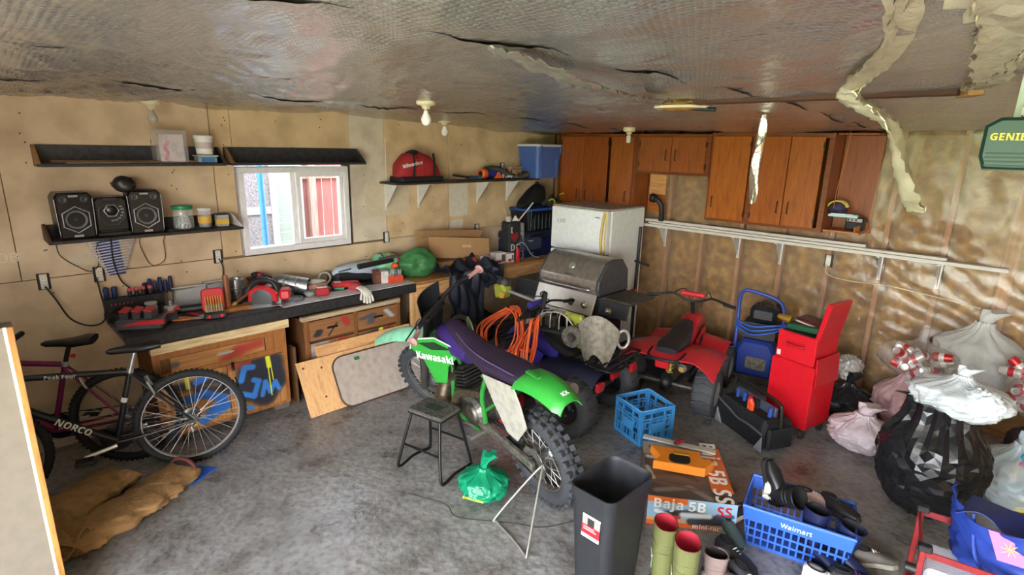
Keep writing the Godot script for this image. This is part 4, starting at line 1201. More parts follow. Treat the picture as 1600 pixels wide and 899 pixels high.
		if r[5] == 1:
			for q in [[-0.42, 0.4], [-0.27, 0.37], [-0.3, 0.13], [-0.18, 0.08]]:
				var g := MB.new().at(0, 0.006, 0, 0, -28.5)
				g.t = g.t * Transform3D(Basis.IDENTITY, Vector3(q[0], q[1], 0.0082)) * Transform3D(Basis(Vector3.RIGHT, PI / 2), Vector3.ZERO)
				part("knot", g.lathe([[0.011, -0.001], [0.009, 0.0005], [0.001, 0.0006]], 10), mat("5a3420", 0.7), t)
	# bags stuffed under the pine bench
	heap("yellow_bag", "crumpled yellow plastic bag stuffed under the pine bench", "bag", Vector3(-4.42, 0.25, -3.24), Vector3(0.2, 0.17, 0.17), mat("a89a2c", 0.35, 0, 3), 41, 0.5)
	heap("blue_bag", "crumpled blue bag on the floor under the pine bench", "bag", Vector3(-4.38, 0, -3.25), Vector3(0.2, 0.14, 0.18), mat("2347a4", 0.4, 0, 2), 42, 0.45)
	heap("dark_sack", "dark sack on the floor below the bench behind the motorcycle bars", "sack", Vector3(-4.4, 0, -3.85), Vector3(0.26, 0.22, 0.32), mat("202024", 0.5, 0, 2), 43, 0.4)
func heap(called: String, label: String, cat: String, at: Vector3, r: Vector3, m: Material, sd: int, amp := 0.4, ry := 0.0) -> MeshInstance3D:
	var fn := FastNoiseLite.new()
	fn.seed = sd
	fn.frequency = 1.0
	fn.fractal_type = FastNoiseLite.FRACTAL_RIDGED
	fn.fractal_octaves = 3
	var o := []
	var nr := 26
	var ns := 44
	for i in nr + 1:
		var g := -PI / 2 + PI * i / nr
		var rg := PackedVector3Array()
		for j in ns:
			var a := -TAU * j / ns
			var d := Vector3(cos(g) * cos(a), sin(g), cos(g) * sin(a))
			var p := d * r * (1.0 - amp * 0.4 + amp * 0.6 * fn.get_noise_3dv(d * 2.2))
			p.y = maxf(p.y + r.y * 0.85, 0.0)
			rg.append(p)
		o.append(rg)
	return one(called, MB.new().loft(o), m, label, cat, at, ry)
# drape or pleated cloth bag tied at the top
func tied_bag(called: String, label: String, at: Vector3, r: Vector3, neck: float, m: Material, sd: int, tuft := 0.1, amp := 0.12, ry := 0.0) -> Node3D:
	var fn := FastNoiseLite.new()
	fn.seed = sd
	fn.frequency = 1.3
	fn.fractal_type = FastNoiseLite.FRACTAL_RIDGED
	fn.fractal_octaves = 3
	var t := thing(called, label, "bag", at, ry)
	var o := []
	var nr := 52
	var ns := 96
	for i in nr + 1:
		var v := float(i) / nr
		var rg := PackedVector3Array()
		var prof := pow(sin(PI * clampf(v * 0.93 + 0.03, 0, 1)), 0.5)
		if v > 0.66: prof = lerpf(prof, neck, smoothstep(0.66, 1.0, v))
		for j in ns:
			var a := -TAU * j / ns
			var d := Vector3(cos(a), 0, sin(a))
			var pl := 1.0 + 0.07 * smoothstep(0.4, 1.0, v) * sin(a * 13.0 + fn.get_noise_1d(a) * 6.0)
			pl += amp * (fn.get_noise_3d(d.x * 0.9, v * 1.6, d.z * 0.9) + 0.45 * fn.get_noise_3d(d.x * 2.6 + 5.0, v * 4.0, d.z * 2.6)) * (1.0 - 0.5 * v)
			rg.append(Vector3(d.x * r.x * prof * pl, maxf(0.0, v * r.y * 2.0 - 0.03 * r.y + r.y * amp * 0.25 * fn.get_noise_3d(d.x, v * 2.0 + 9.0, d.z)), d.z * r.z * prof * pl))
		o.append(rg)
	if m == mats.get("black_film"):
		# stiff film: creased facets instead of a smooth skin
		var fm := MB.new()
		rng.seed = sd
		var jr := []
		for i in range(0, nr + 1, 2):
			var q := PackedVector3Array()
			for j in range(0, ns, 2):
				var f := 1.0 + 0.03 * absf(sin(j * 0.55 + 2.2 * fn.get_noise_2d(i * 0.08, j * 0.05))) + rng.randf_range(-0.016, 0.016)
				var p: Vector3 = o[i][j]
				q.append(Vector3(p.x * f, maxf(0.0, p.y + rng.randf_range(-0.007, 0.007)), p.z * f))
			jr.append(q)
		for i in jr.size() - 1:
			for j in jr[0].size():
				var a: Vector3 = jr[i][j]
				var b: Vector3 = jr[i][(j + 1) % jr[0].size()]
				var d: Vector3 = jr[i + 1][(j + 1) % jr[0].size()]
				var e: Vector3 = jr[i + 1][j]
				if (i + j) % 2 == 0:
					fm.tri(a, b, d)
					fm.tri(a, d, e)
				else:
					fm.tri(a, b, e)
					fm.tri(b, d, e)
		part("body", fm, m, t)
	else:
		part("body", MB.new().loft(o, true), m, t)
	var k := MB.new()
	var top := []
	for i in 9:
		var v := i / 8.0
		var rg := PackedVector3Array()
		for j in 24:
			var a := -TAU * j / 24
			var q := neck * (0.75 if i < 3 else lerpf(0.75, 1.25, (v - 0.25) / 0.75)) * (1.0 + 0.3 * sin(a * 6 + v * 3.0) * v)
			rg.append(Vector3(cos(a) * r.x * q + tuft * 0.5 * v * v, r.y * 1.95 + tuft * v + tuft * 0.12 * sin(a * 3.0) * v, sin(a) * r.z * q * 0.7))
		top.append(rg)
	part("tied_top", k.loft(top), m, t)
	return t

# ---------------------------------------------------------------- things on the workbench
func T(called: String, label: String, cat: String, x: float, y: float, z: float, ry := 90.0) -> Node3D:
	return thing(called, label, cat, Vector3(x, y, z), ry)
func handle_tool(label: String, z: float, x: float, y: float, col: String, r: float, h: float, tip := "") -> void:
	var t := T("screwdriver", label, "screwdriver", x, y, z)
	part("handle", MB.new().lathe([[0.001, 0.0], [r * 0.7, 0.004], [r, 0.02], [r * 0.85, h * 0.5], [r, h * 0.85], [r * 0.7, h], [0.001, h + 0.002]], 12), mat(col, 0.4), t)
	if tip != "": part("cap", MB.new().at(0, h, 0).lathe([[r * 1.05, -0.012], [r * 1.1, 0.0], [r * 0.8, 0.008], [0.001, 0.01]], 12), mat(tip, 0.4), t)
	part("shaft", MB.new().cyl(Vector3(0, -0.08, 0), Vector3(0, 0.004, 0), 0.0035, -1, 8), mat("9a9aa0", 0.3, 0.8), t)
func make_bench_items() -> void:
	var red := mat("c8242c", 0.4)
	var blk := mat("1d1d20", 0.5, 0, 1)
	var navy := mat("1f2c52", 0.5)
	var steel := mat("b9bbbe", 0.3, 0.85, 1)
	# black tool roll at the bench end and tiered screwdriver rack on it
	heap("tool_pouch", "black soft tool pouch slumped over the bench end", "pouch", Vector3(-4.5, BT, -0.73), Vector3(0.15, 0.05, 0.075), mat("1b1c1e", 0.7, 0, 2), 51, 0.5)
	var rk := T("tool_rack", "black tiered rack holding screwdrivers at the bench end", "rack", -4.66, BT, -0.83)
	part("base", MB.new().at(0, 0.0, 0, 90).prism(pv([-0.07, 0.0, 0.07, 0.0, 0.07, 0.04, 0.02, 0.05, 0.02, 0.09, -0.03, 0.1, -0.03, 0.16, -0.07, 0.16]), 0.36, 0.004), mat("17181c", 0.5), rk)
	for i in 3: part("tier_lip", MB.new().bb(-0.18, 0.18, 0.04 + i * 0.055, 0.046 + i * 0.055, 0.06 - i * 0.045, 0.072 - i * 0.045, 0.001), mat("2b2d34", 0.45), rk)
	for i in 6: handle_tool("short red-ringed screwdriver, %s from the bench end in the front tier" % NTH[i], -0.685 - i * 0.024, -4.6, BT + 0.07, "26262a", 0.01, 0.06, "d8505a")
	for i in 4: handle_tool("pink-red capped screwdriver, %s from the bench end in the middle tier" % NTH[i], -0.81 - i * 0.042, -4.645, BT + 0.12, "1e1e24", 0.015, 0.09, "e05a68")
	for i in 2: handle_tool("navy fat-handled nut driver, %s from the bench end at the back corner" % NTH[i], -0.68 - i * 0.05, -4.7, BT + 0.14, "26386a", 0.02, 0.09, "")
	for i in 6: handle_tool("tall navy handled screwdriver, %s from the bench end in the back row" % NTH[i], -0.915 - i * 0.034, -4.7, BT + 0.13, "1c2a55", 0.015, 0.1 + 0.025 * (i % 2), "")
	for i in range(3):
		for n in get_children():
			if n.name.begins_with("screwdriver"): n.set_meta("group", "screwdrivers in the tiered rack")
	var ch := T("battery_charger", "red and grey multi-bay battery charger on the bench corner", "charger", -4.34, BT, -0.8, 62)
	ch.scale = Vector3.ONE * 1.2
	part("base", MB.new().at(0, 0.03, 0).prism(rrect(0.23, 0.06, 0.012), 0.12, 0.01), mat("4b4d52", 0.5), ch)
	part("front_lip", MB.new().at(0.01, 0.045, 0.06).prism(pv([-0.1, -0.015, 0.12, -0.015, 0.12, 0.015, 0.0, 0.012]), 0.012, 0.003), red, ch)
	for i in 3:
		var b := part("battery_bay", MB.new().at(-0.075 + i * 0.06, 0.075, -0.012).prism(pv([-0.022, -0.03, 0.022, -0.03, 0.022, 0.02, -0.022, 0.03]), 0.09, 0.005), mat("37383c", 0.5), ch)
		part("battery_stripe", MB.new().at(-0.075 + i * 0.06, 0.104, -0.012, 0, 0, -13).bb(-0.021, 0.021, -0.004, 0.006, -0.05, 0.05, 0.003), red, b)
	var jr := jar("tumbler_jar", "clear empty jar behind the battery charger", Vector3(-4.5, BT, -0.9), 0.04, 0.12, glassy("e4e4e0", 0.35, 0.06), mat("b9b9b4", 0.4), 0.008)
	var wc := T("wire_caddy", "clear plastic caddy of small parts in front of the rack", "caddy", -4.5, BT, -1.02)
	part("tray", MB.new().at(0, 0.04, 0).prism(rrect(0.1, 0.08, 0.01), 0.07, 0.005), glassy("d6d6d2", 0.45, 0.1), wc)
	part("white_tag", MB.new().bb(-0.03, 0.04, 0.03, 0.07, 0.034, 0.037, 0.001), mat("e0dcd4", 0.6), wc)
	part("chain", MB.new().tube(curve([-0.05, 0.1, 0.02, -0.06, 0.05, 0.05, -0.05, 0.01, 0.06]), 0.005, 6), mat("2a2a2c", 0.4, 0.5), wc)
	part("chrome_socket", MB.new().cyl(Vector3(0.0, 0.08, 0), Vector3(0.0, 0.12, 0.0), 0.016), steel, wc)
	for q in [[-4.68, -1.2, 0.24, 0.16, "translucent grey plastic bin standing on end behind the cordless drill"], [-4.685, -1.43, 0.25, 0.17, "translucent grey plastic bin standing on end behind the wooden mallet"]]:
		var b := T("parts_bin", q[4], "bin", q[0], BT, q[1], 84)
		part("shell", MB.new().at(0, q[3] / 2, 0, 0, -8).prism(pv([-q[2] / 2, -q[3] / 2, q[2] / 2 - 0.01, -q[3] / 2, q[2] / 2, q[3] / 2, -q[2] / 2 + 0.02, q[3] / 2 - 0.02]), 0.06, 0.008), mat("a9a9a8", 0.4), b)
		part("rim", MB.new().at(0, q[3], 0.0, 0, -8).box(Vector3.ZERO, Vector3(q[2], 0.01, 0.075), 0.004), mat("c3c3c0", 0.4), b)
	var dr := T("cordless_drill", "black and red cordless impact driver lying among pliers", "drill", -4.46, BT, -1.09, 70)
	part("body", MB.new().cyl(Vector3(-0.02, 0.045, 0), Vector3(0.13, 0.05, 0), 0.032, 0.027, 14), blk, dr)
	part("motor_cap", MB.new().cyl(Vector3(-0.06, 0.044, 0), Vector3(-0.02, 0.045, 0), 0.03, 0.034, 14), red, dr)
	part("chuck", MB.new().cyl(Vector3(0.13, 0.05, 0), Vector3(0.2, 0.052, 0), 0.024, 0.014, 14), mat("2a2a2e", 0.35, 0.5), dr)
	part("grip", MB.new().tube(curve([-0.01, 0.04, 0, -0.05, 0.035, 0.05, -0.07, 0.03, 0.1]), 0.02, 10), blk, dr)
	part("battery", MB.new().at(-0.08, 0.035, 0.13, 30).box(Vector3.ZERO, Vector3(0.11, 0.06, 0.05), 0.01), mat("2b2b2e", 0.5), dr)
	part("battery_stripe", MB.new().at(-0.08, 0.067, 0.13, 30).box(Vector3.ZERO, Vector3(0.07, 0.004, 0.03), 0.001), red, dr)
	var pl := T("pliers", "lineman pliers with orange-brown grips beside the red drill-bit case", "pliers", -4.3, BT, -1.1, 60)
	for s in [-1, 1]: part("grip", MB.new().tube(curve([0.0, 0.012, s * 0.008, -0.05, 0.012, s * 0.03, -0.12, 0.012, s * 0.022]), 0.009, 8), mat("a8652e", 0.5), pl)
	part("jaw", MB.new().at(0.03, 0.012, 0, 0, 90).prism(pv([-0.03, -0.012, 0.01, -0.02, 0.045, -0.006, 0.045, 0.006, 0.01, 0.02, -0.03, 0.012]), 0.014, 0.003), steel, pl)
	var pw := T("pipe_wrench", "red-handled pipe wrench lying across the bench", "wrench", -4.38, BT, -1.14, 14)
	part("handle", MB.new().bb(-0.13, 0.06, 0.008, 0.024, -0.012, 0.012, 0.005), red, pw)
	part("jaw", MB.new().at(0.09, 0.016, 0, 0, 90).prism(pv([-0.03, -0.02, 0.02, -0.04, 0.05, -0.03, 0.02, -0.01, 0.02, 0.01, 0.05, 0.02, 0.0, 0.03]), 0.018, 0.003), steel, pw)
	var cs := T("drill_bit_case", "open red case full of gold drill bits on the bench front", "case", -4.3, BT, -1.25, 78)
	part("tray", MB.new().at(0, 0.02, 0.05).prism(rrect(0.14, 0.04, 0.012), 0.07, 0.006), mat("2a2426", 0.5), cs)
	part("lid", MB.new().at(0, 0.12, -0.02, 0, -12).prism(rrect(0.15, 0.17, 0.03), 0.022, 0.008), red, cs)
	part("bit_holder", MB.new().at(0, 0.065, 0.012, 0, -14).box(Vector3.ZERO, Vector3(0.12, 0.06, 0.02), 0.003), mat("77757a", 0.5), cs)
	for r in 3:
		for i in 7: part("drill_bit", MB.new().cyl(Vector3(-0.05 + i * 0.0165, 0.085 - r * 0.018, 0.018 + r * 0.012), Vector3(-0.05 + i * 0.0165, 0.155 - r * 0.025, 0.002 + r * 0.012), 0.0045 - r * 0.0005, 0.003, 6), mat("c99a3e", 0.3, 0.8), cs)
	part("clasp", MB.new().bb(-0.05, -0.03, 0.01, 0.035, 0.085, 0.095, 0.002).bb(0.03, 0.05, 0.01, 0.035, 0.085, 0.095, 0.002), red, cs)
	var ml := T("wooden_mallet", "copper-brown wooden mallet standing upright on its flat head", "mallet", -4.37, BT, -1.37, 75)
	part("head", MB.new().at(0.03, 0.014, 0.02, 20).box(Vector3.ZERO, Vector3(0.24, 0.028, 0.08), 0.005), wood("b5793f", 0, 0.5), ml)
	part("handle", MB.new().lathe([[0.024, 0.02], [0.023, 0.1], [0.021, 0.2], [0.02, 0.275], [0.001, 0.28]], 16), wood("9a5a30", 1, 0.45), ml)
	for q in [[-4.55, -1.5, 0.055, 0.2, "upright galvanised duct adapter beside the mallet"]]:
		var t := T("duct_adapter", q[4], "duct", q[0], BT, q[1])
		part("lower_sleeve", MB.new().lathe([[0.04, 0.0], [0.043, 0.0], [0.045, 0.08], [0.056, 0.1], [0.058, 0.19], [0.061, 0.195], [0.058, 0.2], [0.054, 0.19], [0.04, 0.08]], 28), mat("b9bec2", 0.25, 0.85, 2), t)
		part("crimp_band", MB.new().lathe([[0.057, 0.12], [0.061, 0.123], [0.061, 0.13], [0.057, 0.133]], 28), mat("8f969b", 0.3, 0.85), t)
	var br := T("wire_brush", "brown handled brush leaning against the upright duct", "brush", -4.44, BT, -1.52)
	part("handle", MB.new().tube(p3([-0.08, 0.04, 0.03, 0.03, 0.1, 0.02, 0.1, 0.15, 0.0]), 0.012, 8), wood("6e4428", 0, 0.5), br)
	part("head", MB.new().tube(p3([-0.08, 0.04, 0.03, -0.12, 0.015, 0.04]), 0.016, 8), mat("c9a24a", 0.8), br)
	# papers under the saw
	var sheet := MB.new().sheet(func(u: float, v: float) -> Vector3: return Vector3(lerpf(-0.14, 0.14, u), 0.002 + 0.012 * pow(u, 3) * v, lerpf(-0.11, 0.1, v)), 8, 8, 0.001)
	one("paper_sheet", sheet, mat("cfcaca", 0.8), "crumpled white paper sheet under the red circular saw", "paper", Vector3(-4.36, BT + 0.001, -1.62), 70)
	var rb := T("red_tool_case", "red and black cordless tool case against the wall", "case", -4.64, BT, -1.72)
	part("case", MB.new().at(0, 0.075, 0).prism(rrect(0.16, 0.15, 0.012), 0.11, 0.006), red, rb)
	part("top_frame", MB.new().bb(-0.085, 0.085, 0.14, 0.162, -0.06, 0.06, 0.005), blk, rb)
	part("tool_on_top", MB.new().tube(curve([-0.06, 0.18, 0, -0.01, 0.185, 0.01, 0.03, 0.15, 0.05]), 0.024, 10), blk, rb)
	part("red_collar", MB.new().cyl(Vector3(-0.02, 0.186, 0.0), Vector3(0.012, 0.176, 0.022), 0.027), red, rb)
	var sw := T("circular_saw", "red and black cordless circular saw lying on papers", "saw", -4.37, BT, -1.66, 50)
	sw.scale = Vector3.ONE * 1.15
	part("shoe", MB.new().at(0, 0.02, 0, 0, 12).box(Vector3.ZERO, Vector3(0.25, 0.006, 0.13), 0.002), steel, sw)
	part("blade_guard", MB.new().at(-0.01, 0.07, 0.04, 0, 8).prism(pv([-0.1, -0.04, -0.09, 0.03, -0.03, 0.07, 0.05, 0.07, 0.1, 0.02, 0.1, -0.04]), 0.035, 0.008), red, sw)
	part("blade", MB.new().at(-0.01, 0.05, 0.062, 0, 98).lathe([[0.001, 0.001], [0.07, 0.001], [0.07, -0.001], [0.001, -0.001]], 32), mat("8e9196", 0.3, 0.8), sw)
	part("motor", MB.new().cyl(Vector3(0.0, 0.085, 0.02), Vector3(0.01, 0.1, -0.09), 0.04, 0.037, 16), mat("37373b", 0.5), sw)
	part("handle", MB.new().tube(curve([0.08, 0.08, 0.0, 0.05, 0.15, -0.01, -0.04, 0.165, -0.02, -0.11, 0.12, -0.02, -0.13, 0.07, -0.01]), 0.019, 10), blk, sw)
	part("battery", MB.new().at(0.12, 0.07, -0.03, 12).box(Vector3.ZERO, Vector3(0.07, 0.07, 0.11), 0.012), red, sw)
	part("vent", MB.new().at(0.16, 0.08, -0.03, 12).bb(-0.003, 0.003, -0.02, 0.02, -0.03, 0.03, 0.001), blk, sw)
	var pp := T("duct_pipe", "grey galvanised duct pipe lying open end out", "duct", -4.52, BT + 0.085, -1.94, 50)
	pp.scale = Vector3(0.85, 1.25, 1.25)
	part("pipe", MB.new().at(0, 0, 0, 0, 0, 83).lathe([[0.058, -0.16], [0.062, -0.162], [0.062, 0.1], [0.066, 0.105], [0.062, 0.11], [0.06, 0.16], [0.056, 0.16], [0.058, -0.16]], 28), mat("a7abae", 0.28, 0.85, 2), pp)
	for x in [-0.06, 0.05]: part("ridge", MB.new().at(0, 0, 0, 0, 0, 83).lathe([[0.062, x], [0.065, x + 0.004], [0.065, x + 0.01], [0.062, x + 0.014]], 28), mat("bfc3c6", 0.3, 0.85), pp)
	rng.seed = 12
	for i in 9:
		var t := heap("crumpled_rag", ["crumpled silvery foil scrap among the bench clutter", "crumpled white rag among the bench clutter", "crumpled dark grey rag among the bench clutter"][i % 3], "rag", Vector3(-4.28 - rng.randf() * 0.22, BT + 0.001, -1.82 - rng.randf() * 0.42), Vector3(0.04 + rng.randf() * 0.025, 0.025, 0.05), [mat("b9babd", 0.5, 0.3, 3), mat("d8d6d4", 0.8, 0, 2), mat("6e7076", 0.6, 0, 3)][i % 3], 60 + i, 0.7, rng.randf() * 180)
		t.set_meta("group", "rags and scraps on the bench")
	var gl := T("dust_mask", "crumpled clear plastic wrap on the brown carton", "wrap", -4.5, BT + 0.075, -2.14)
	part("film", MB.new().loft(blob_rings(Vector3(0.09, 0.03, 0.06), noise3(70, 16.0), 0.5, 10, 18)), glassy("f0f0f0", 0.5, 0.2), gl)
	var tp := T("tape_roll", "white roll of tape standing on edge near the window", "tape", -4.66, BT + 0.062, -2.3, 80)
	part("roll", MB.new().at(0, 0, 0, 0, 80).lathe([[0.04, -0.025], [0.06, -0.025], [0.06, 0.025], [0.04, 0.025], [0.04, -0.025]], 28), mat("dcd8d2", 0.6), tp)
	part("core", MB.new().at(0, 0, 0, 0, 80).lathe([[0.036, -0.024], [0.0405, -0.024], [0.0405, 0.024], [0.036, 0.024], [0.036, -0.024]], 24), mat("8d7a64", 0.8), tp)
	var bc := T("small_carton", "small brown and red printed carton on the bench", "carton", -4.46, BT, -2.13, 75)
	part("carton", MB.new().bb(-0.08, 0.08, 0, 0.08, -0.05, 0.05, 0.002), mat("b48a72", 0.8, 0, 3), bc)
	var tm := T("tape_measure", "red tape measure with a white label on the laminate", "tape measure", -4.3, BT + 0.007, -2.1, 75)
	part("case", MB.new().at(0, 0.035, 0).prism(rrect(0.11, 0.07, 0.02), 0.06, 0.01), mat("a8262e", 0.5), tm)
	part("label", MB.new().bb(-0.045, 0.04, 0.07, 0.0715, -0.025, 0.025, 0.0005), mat("e6e2dc", 0.6), tm)
	var rc := T("red_case", "glossy red hard case with a white edge lying on the bench", "case", -4.42, BT + 0.005, -2.38, 66)
	part("shell", MB.new().at(0, 0.03, 0, 0, 90).prism(rrect(0.24, 0.09, 0.02), 0.05, 0.012), mat("d4262c", 0.3), rc)
	part("glove_rest", MB.new().bb(-0.1, -0.04, 0.053, 0.058, -0.03, 0.03, 0.002), mat("e4d6d4", 0.4), rc)
	part("green_tool", MB.new().cyl(Vector3(-0.1, 0.015, 0.075), Vector3(-0.02, 0.015, 0.09), 0.015), mat("2f7a52", 0.5), rc)
	make_glove(Vector3(-4.235, BT + 0.008, -2.42))
	var hc := T("hard_case", "long pale blue and black guitar-shaped tool case against the wall", "case", -4.6, BT, -2.62, 84)
	part("lower_shell", MB.new().at(0, 0.055, 0).prism(rrect(0.5, 0.11, 0.04), 0.17, 0.02), mat("2a2d33", 0.4, 0, 2), hc)
	var rg := []
	for q in [[-0.26, 0.01, 0.012], [-0.22, 0.05, 0.05], [-0.05, 0.085, 0.075], [0.1, 0.09, 0.08], [0.22, 0.06, 0.05], [0.26, 0.015, 0.015]]:
		rg.append(ring(Vector3(q[0], 0.1, 0), Vector3(0, 0, q[1]), Vector3(0, q[2], 0), 16, 2.4))
	part("upper_shell", MB.new().loft(rg), mat("aebccb", 0.35, 0, 1), hc)
	part("latch", MB.new().tube(curve([-0.22, 0.12, 0.06, -0.16, 0.135, 0.085, -0.11, 0.14, 0.075]), 0.008, 6), mat("5a626c", 0.4, 0.4), hc)
	var kn := T("blower_tube", "black cylindrical tool handle lying over the pale case", "tool", -4.46, BT + 0.185, -2.74, 88)
	part("tube", MB.new().cyl(Vector3(-0.2, -0.02, 0), Vector3(0.16, 0.0, 0), 0.026, 0.024, 14), blk, kn)
	part("metal_sleeve", MB.new().cyl(Vector3(0.02, 0.026, 0.0), Vector3(0.2, 0.03, 0.0), 0.016, -1, 12), mat("77797d", 0.3, 0.7), kn)
	var ot := T("bit_tray", "orange-red tray bristling with screwdriver bits", "tray", -4.32, BT + 0.006, -2.83, 82)
	part("tray", MB.new().at(0, 0.03, 0).prism(rrect(0.15, 0.06, 0.006), 0.06, 0.004), mat("d8492e", 0.5), ot)
	rng.seed = 8
	for i in 22: part("bit", MB.new().cyl(Vector3(-0.065 + i * 0.006, 0.055, -0.02 + (i % 3) * 0.02), Vector3(-0.065 + i * 0.006 + rng.randf() * 0.02, 0.1 + rng.randf() * 0.02, -0.02 + (i % 3) * 0.02), 0.003, -1, 5), mat("a9a8a8", 0.3, 0.8), ot)
	var wb := T("white_carton", "tall brown and white printed carton beside the bit tray", "carton", -4.38, BT + 0.006, -2.7, 80)
	part("carton", MB.new().bb(-0.05, 0.0, 0, 0.12, -0.05, 0.05, 0.002), mat("7a4a36", 0.7, 0, 3), wb)
	part("white_side", MB.new().bb(0.001, 0.07, 0, 0.115, -0.05, 0.052, 0.002), mat("d9d4cc", 0.6, 0, 2), wb)
	# green sleeping-bag roll
	var gb := T("sleeping_bag_sack", "green stuff sack with a paler green roll on the bench", "sack", -4.44, BT, -3.08, 68)
	gb.scale = Vector3(1.35, 1.15, 1.2)
	var g2 := []
	var fn := noise3(81, 3.0)
	for i in 33:
		var u := i / 32.0
		var r := 0.12 * pow(sin(PI * clampf(u * 0.96 + 0.04, 0, 1)), 0.35) * (0.92 + 0.2 * u)
		var q := PackedVector3Array()
		for j in 44:
			var a := -TAU * j / 44
			var rr := r * (1.0 + 0.28 * fn.get_noise_3d(u * 0.5, cos(a) * 0.35, sin(a) * 0.35) + 0.07 * absf(sin(a * 2.5 + u * 6.0)) - 0.05 * absf(sin(u * 11.0 - a * 2.0)))
			q.append(Vector3(-0.1 + u * 0.3, maxf(0.0, 0.105 + sin(a) * rr * (0.95 if sin(a) < 0 else 0.85 + 0.25 * u)), cos(a) * rr))
		g2.append(q)
	part("sack", MB.new().loft(g2), mat("3c7a46", 0.5, 0, 2, 0.8), gb)
	part("pale_roll", MB.new().at(-0.16, 0.11, -0.03, 10, 0, 90).lathe([[0.02, -0.09], [0.075, -0.085], [0.09, -0.04], [0.095, 0.03], [0.09, 0.08], [0.04, 0.1]], 22), mat("7fc79a", 0.5, 0, 1), gb)
	for x in [-0.2, -0.15, -0.1]: part("strap", MB.new().at(x, 0.11, -0.03, 10, 0, 90).lathe([[0.096, -0.006], [0.099, -0.004], [0.099, 0.004], [0.096, 0.006]], 22), mat(["3a4a40", "c9c24a", "8a3028"][int((x + 0.2) * 20.0)], 0.6), gb)
	part("orange_toggle", MB.new().ball(Vector3(-0.12, 0.12, 0.09), Vector3(0.03, 0.024, 0.02), 10), mat("e4552e", 0.5), gb)
	one("thin_wire", MB.new().tube(curve([-4.66, BT + 0.02, -2.72, -4.7, BT + 0.13, -2.8, -4.7, BT + 0.16, -2.92, -4.66, BT + 0.1, -3.02]), 0.004, 6), mat("4a4644", 0.6), "thin grey wire arching up behind the pale case", "wire")
	# cardboard flats, red chainsaw, boxes and jacket
	var cb := T("cardboard_flat", "brown flattened cardboard carton leaning on the wall above the bench", "cardboard", -4.56, BT + 0.1, -3.75, 90)
	part("front_panel", MB.new().at(0.02, 0.1, 0.08, 0, -14, -7).box(Vector3.ZERO, Vector3(0.82, 0.22, 0.006), 0.001), mat("bd9468", 0.85, 0, 1), cb)
	part("rear_panel", MB.new().at(-0.06, 0.14, -0.02, 0, -10, -6).box(Vector3.ZERO, Vector3(0.86, 0.26, 0.006), 0.001), mat("b18a60", 0.85, 0, 1), cb)
	part("top_fold", MB.new().at(-0.03, 0.245, 0.025, 0, 30, -6).box(Vector3.ZERO, Vector3(0.84, 0.11, 0.005), 0.001), mat("ad8459", 0.85, 0, 1), cb)
	part("print_block", MB.new().at(0.1, 0.11, 0.0845, 0, -14, -7).box(Vector3.ZERO, Vector3(0.12, 0.03, 0.001), 0), mat("d7b79c", 0.8), cb)
	part("base_carton", MB.new().bb(-0.36, 0.34, -0.1, -0.005, -0.13, 0.16, 0.002), mat("a97f56", 0.85, 0, 2), cb)
	var cw := T("reciprocating_saw", "red and black power saw behind the green sack", "saw", -4.47, BT, -3.33, 60)
	part("body", MB.new().at(0, 0.075, 0).prism(rrect(0.16, 0.11, 0.04), 0.1, 0.02), mat("b3262a", 0.4, 0, 2), cw)
	part("rear_grip", MB.new().tube(curve([-0.07, 0.11, 0, -0.1, 0.17, 0, -0.04, 0.2, 0.01, 0.04, 0.17, 0.01, 0.06, 0.12, 0]), 0.017, 8), blk, cw)
	part("motor_end", MB.new().cyl(Vector3(0.05, 0.075, -0.04), Vector3(0.06, 0.075, 0.08), 0.045), mat("2a2a2c", 0.5), cw)
	var rd := T("red_canister", "small shiny red canister by the cardboard", "canister", -4.36, BT + 0.04, -3.86)
	part("body", MB.new().lathe([[0.001, 0.0], [0.035, 0.002], [0.037, 0.06], [0.03, 0.08], [0.014, 0.09], [0.001, 0.092]], 20), mat("c8202a", 0.25), rd)
	rd.position.y = BT
	for q in [[-4.38, -4.02, 0.09, 0.1, "d8cfd0", "small white and brown box beside the red canister"], [-4.35, -4.2, 0.14, 0.12, "e6e2e2", "white printed box on the pine bench"], [-4.33, -4.34, 0.09, 0.1, "e0dcda", "white box with red corner on the pine bench"]]:
		var t := T("printed_box", q[5], "box", q[0], BT, q[1], 84)
		part("carton", MB.new().bb(-q[2] / 2, q[2] / 2, 0, q[3], -0.05, 0.05, 0.002), mat(q[4], 0.6, 0, 1), t)
		part("red_print", MB.new().bb(-q[2] / 2 + 0.01, 0.01, 0.01, 0.04, 0.05, 0.0512, 0), mat("a83038", 0.6), t)
		part("dark_print", MB.new().bb(0.015, q[2] / 2 - 0.008, 0.02, q[3] - 0.02, 0.05, 0.0512, 0), mat("6b5650", 0.6), t)
	var rl := T("spray_can", "slim red spray can standing at the jacket's end", "can", -4.28, BT, -4.44)
	part("can", MB.new().lathe([[0.001, 0.0], [0.024, 0.002], [0.024, 0.13], [0.014, 0.145], [0.012, 0.16], [0.001, 0.162]], 18), mat("c22630", 0.3), rl)
	var jk := MB.new().sheet(func(u: float, v: float) -> Vector3:
		var z := lerpf(-3.3, -4.02, u)
		var d := v * 0.95
		var n := 0.05 * sin(u * 17.0 + v * 5.0) + 0.03 * sin(u * 31.0 - v * 9.0)
		if d < 0.38: return Vector3(-4.5 + d, BT + 0.06 + n * 0.7 + 0.04 * sin(v * 20.0 + u * 9.0), z)
		return Vector3(-4.12 + 0.02 + absf(n) * 0.8, BT + 0.05 - (d - 0.38) * (0.95 if u < 0.55 else 0.35) - 0.0 + n * 0.2, z - 0.02 * sin(v * 9.0)), 60, 50, 0.006)
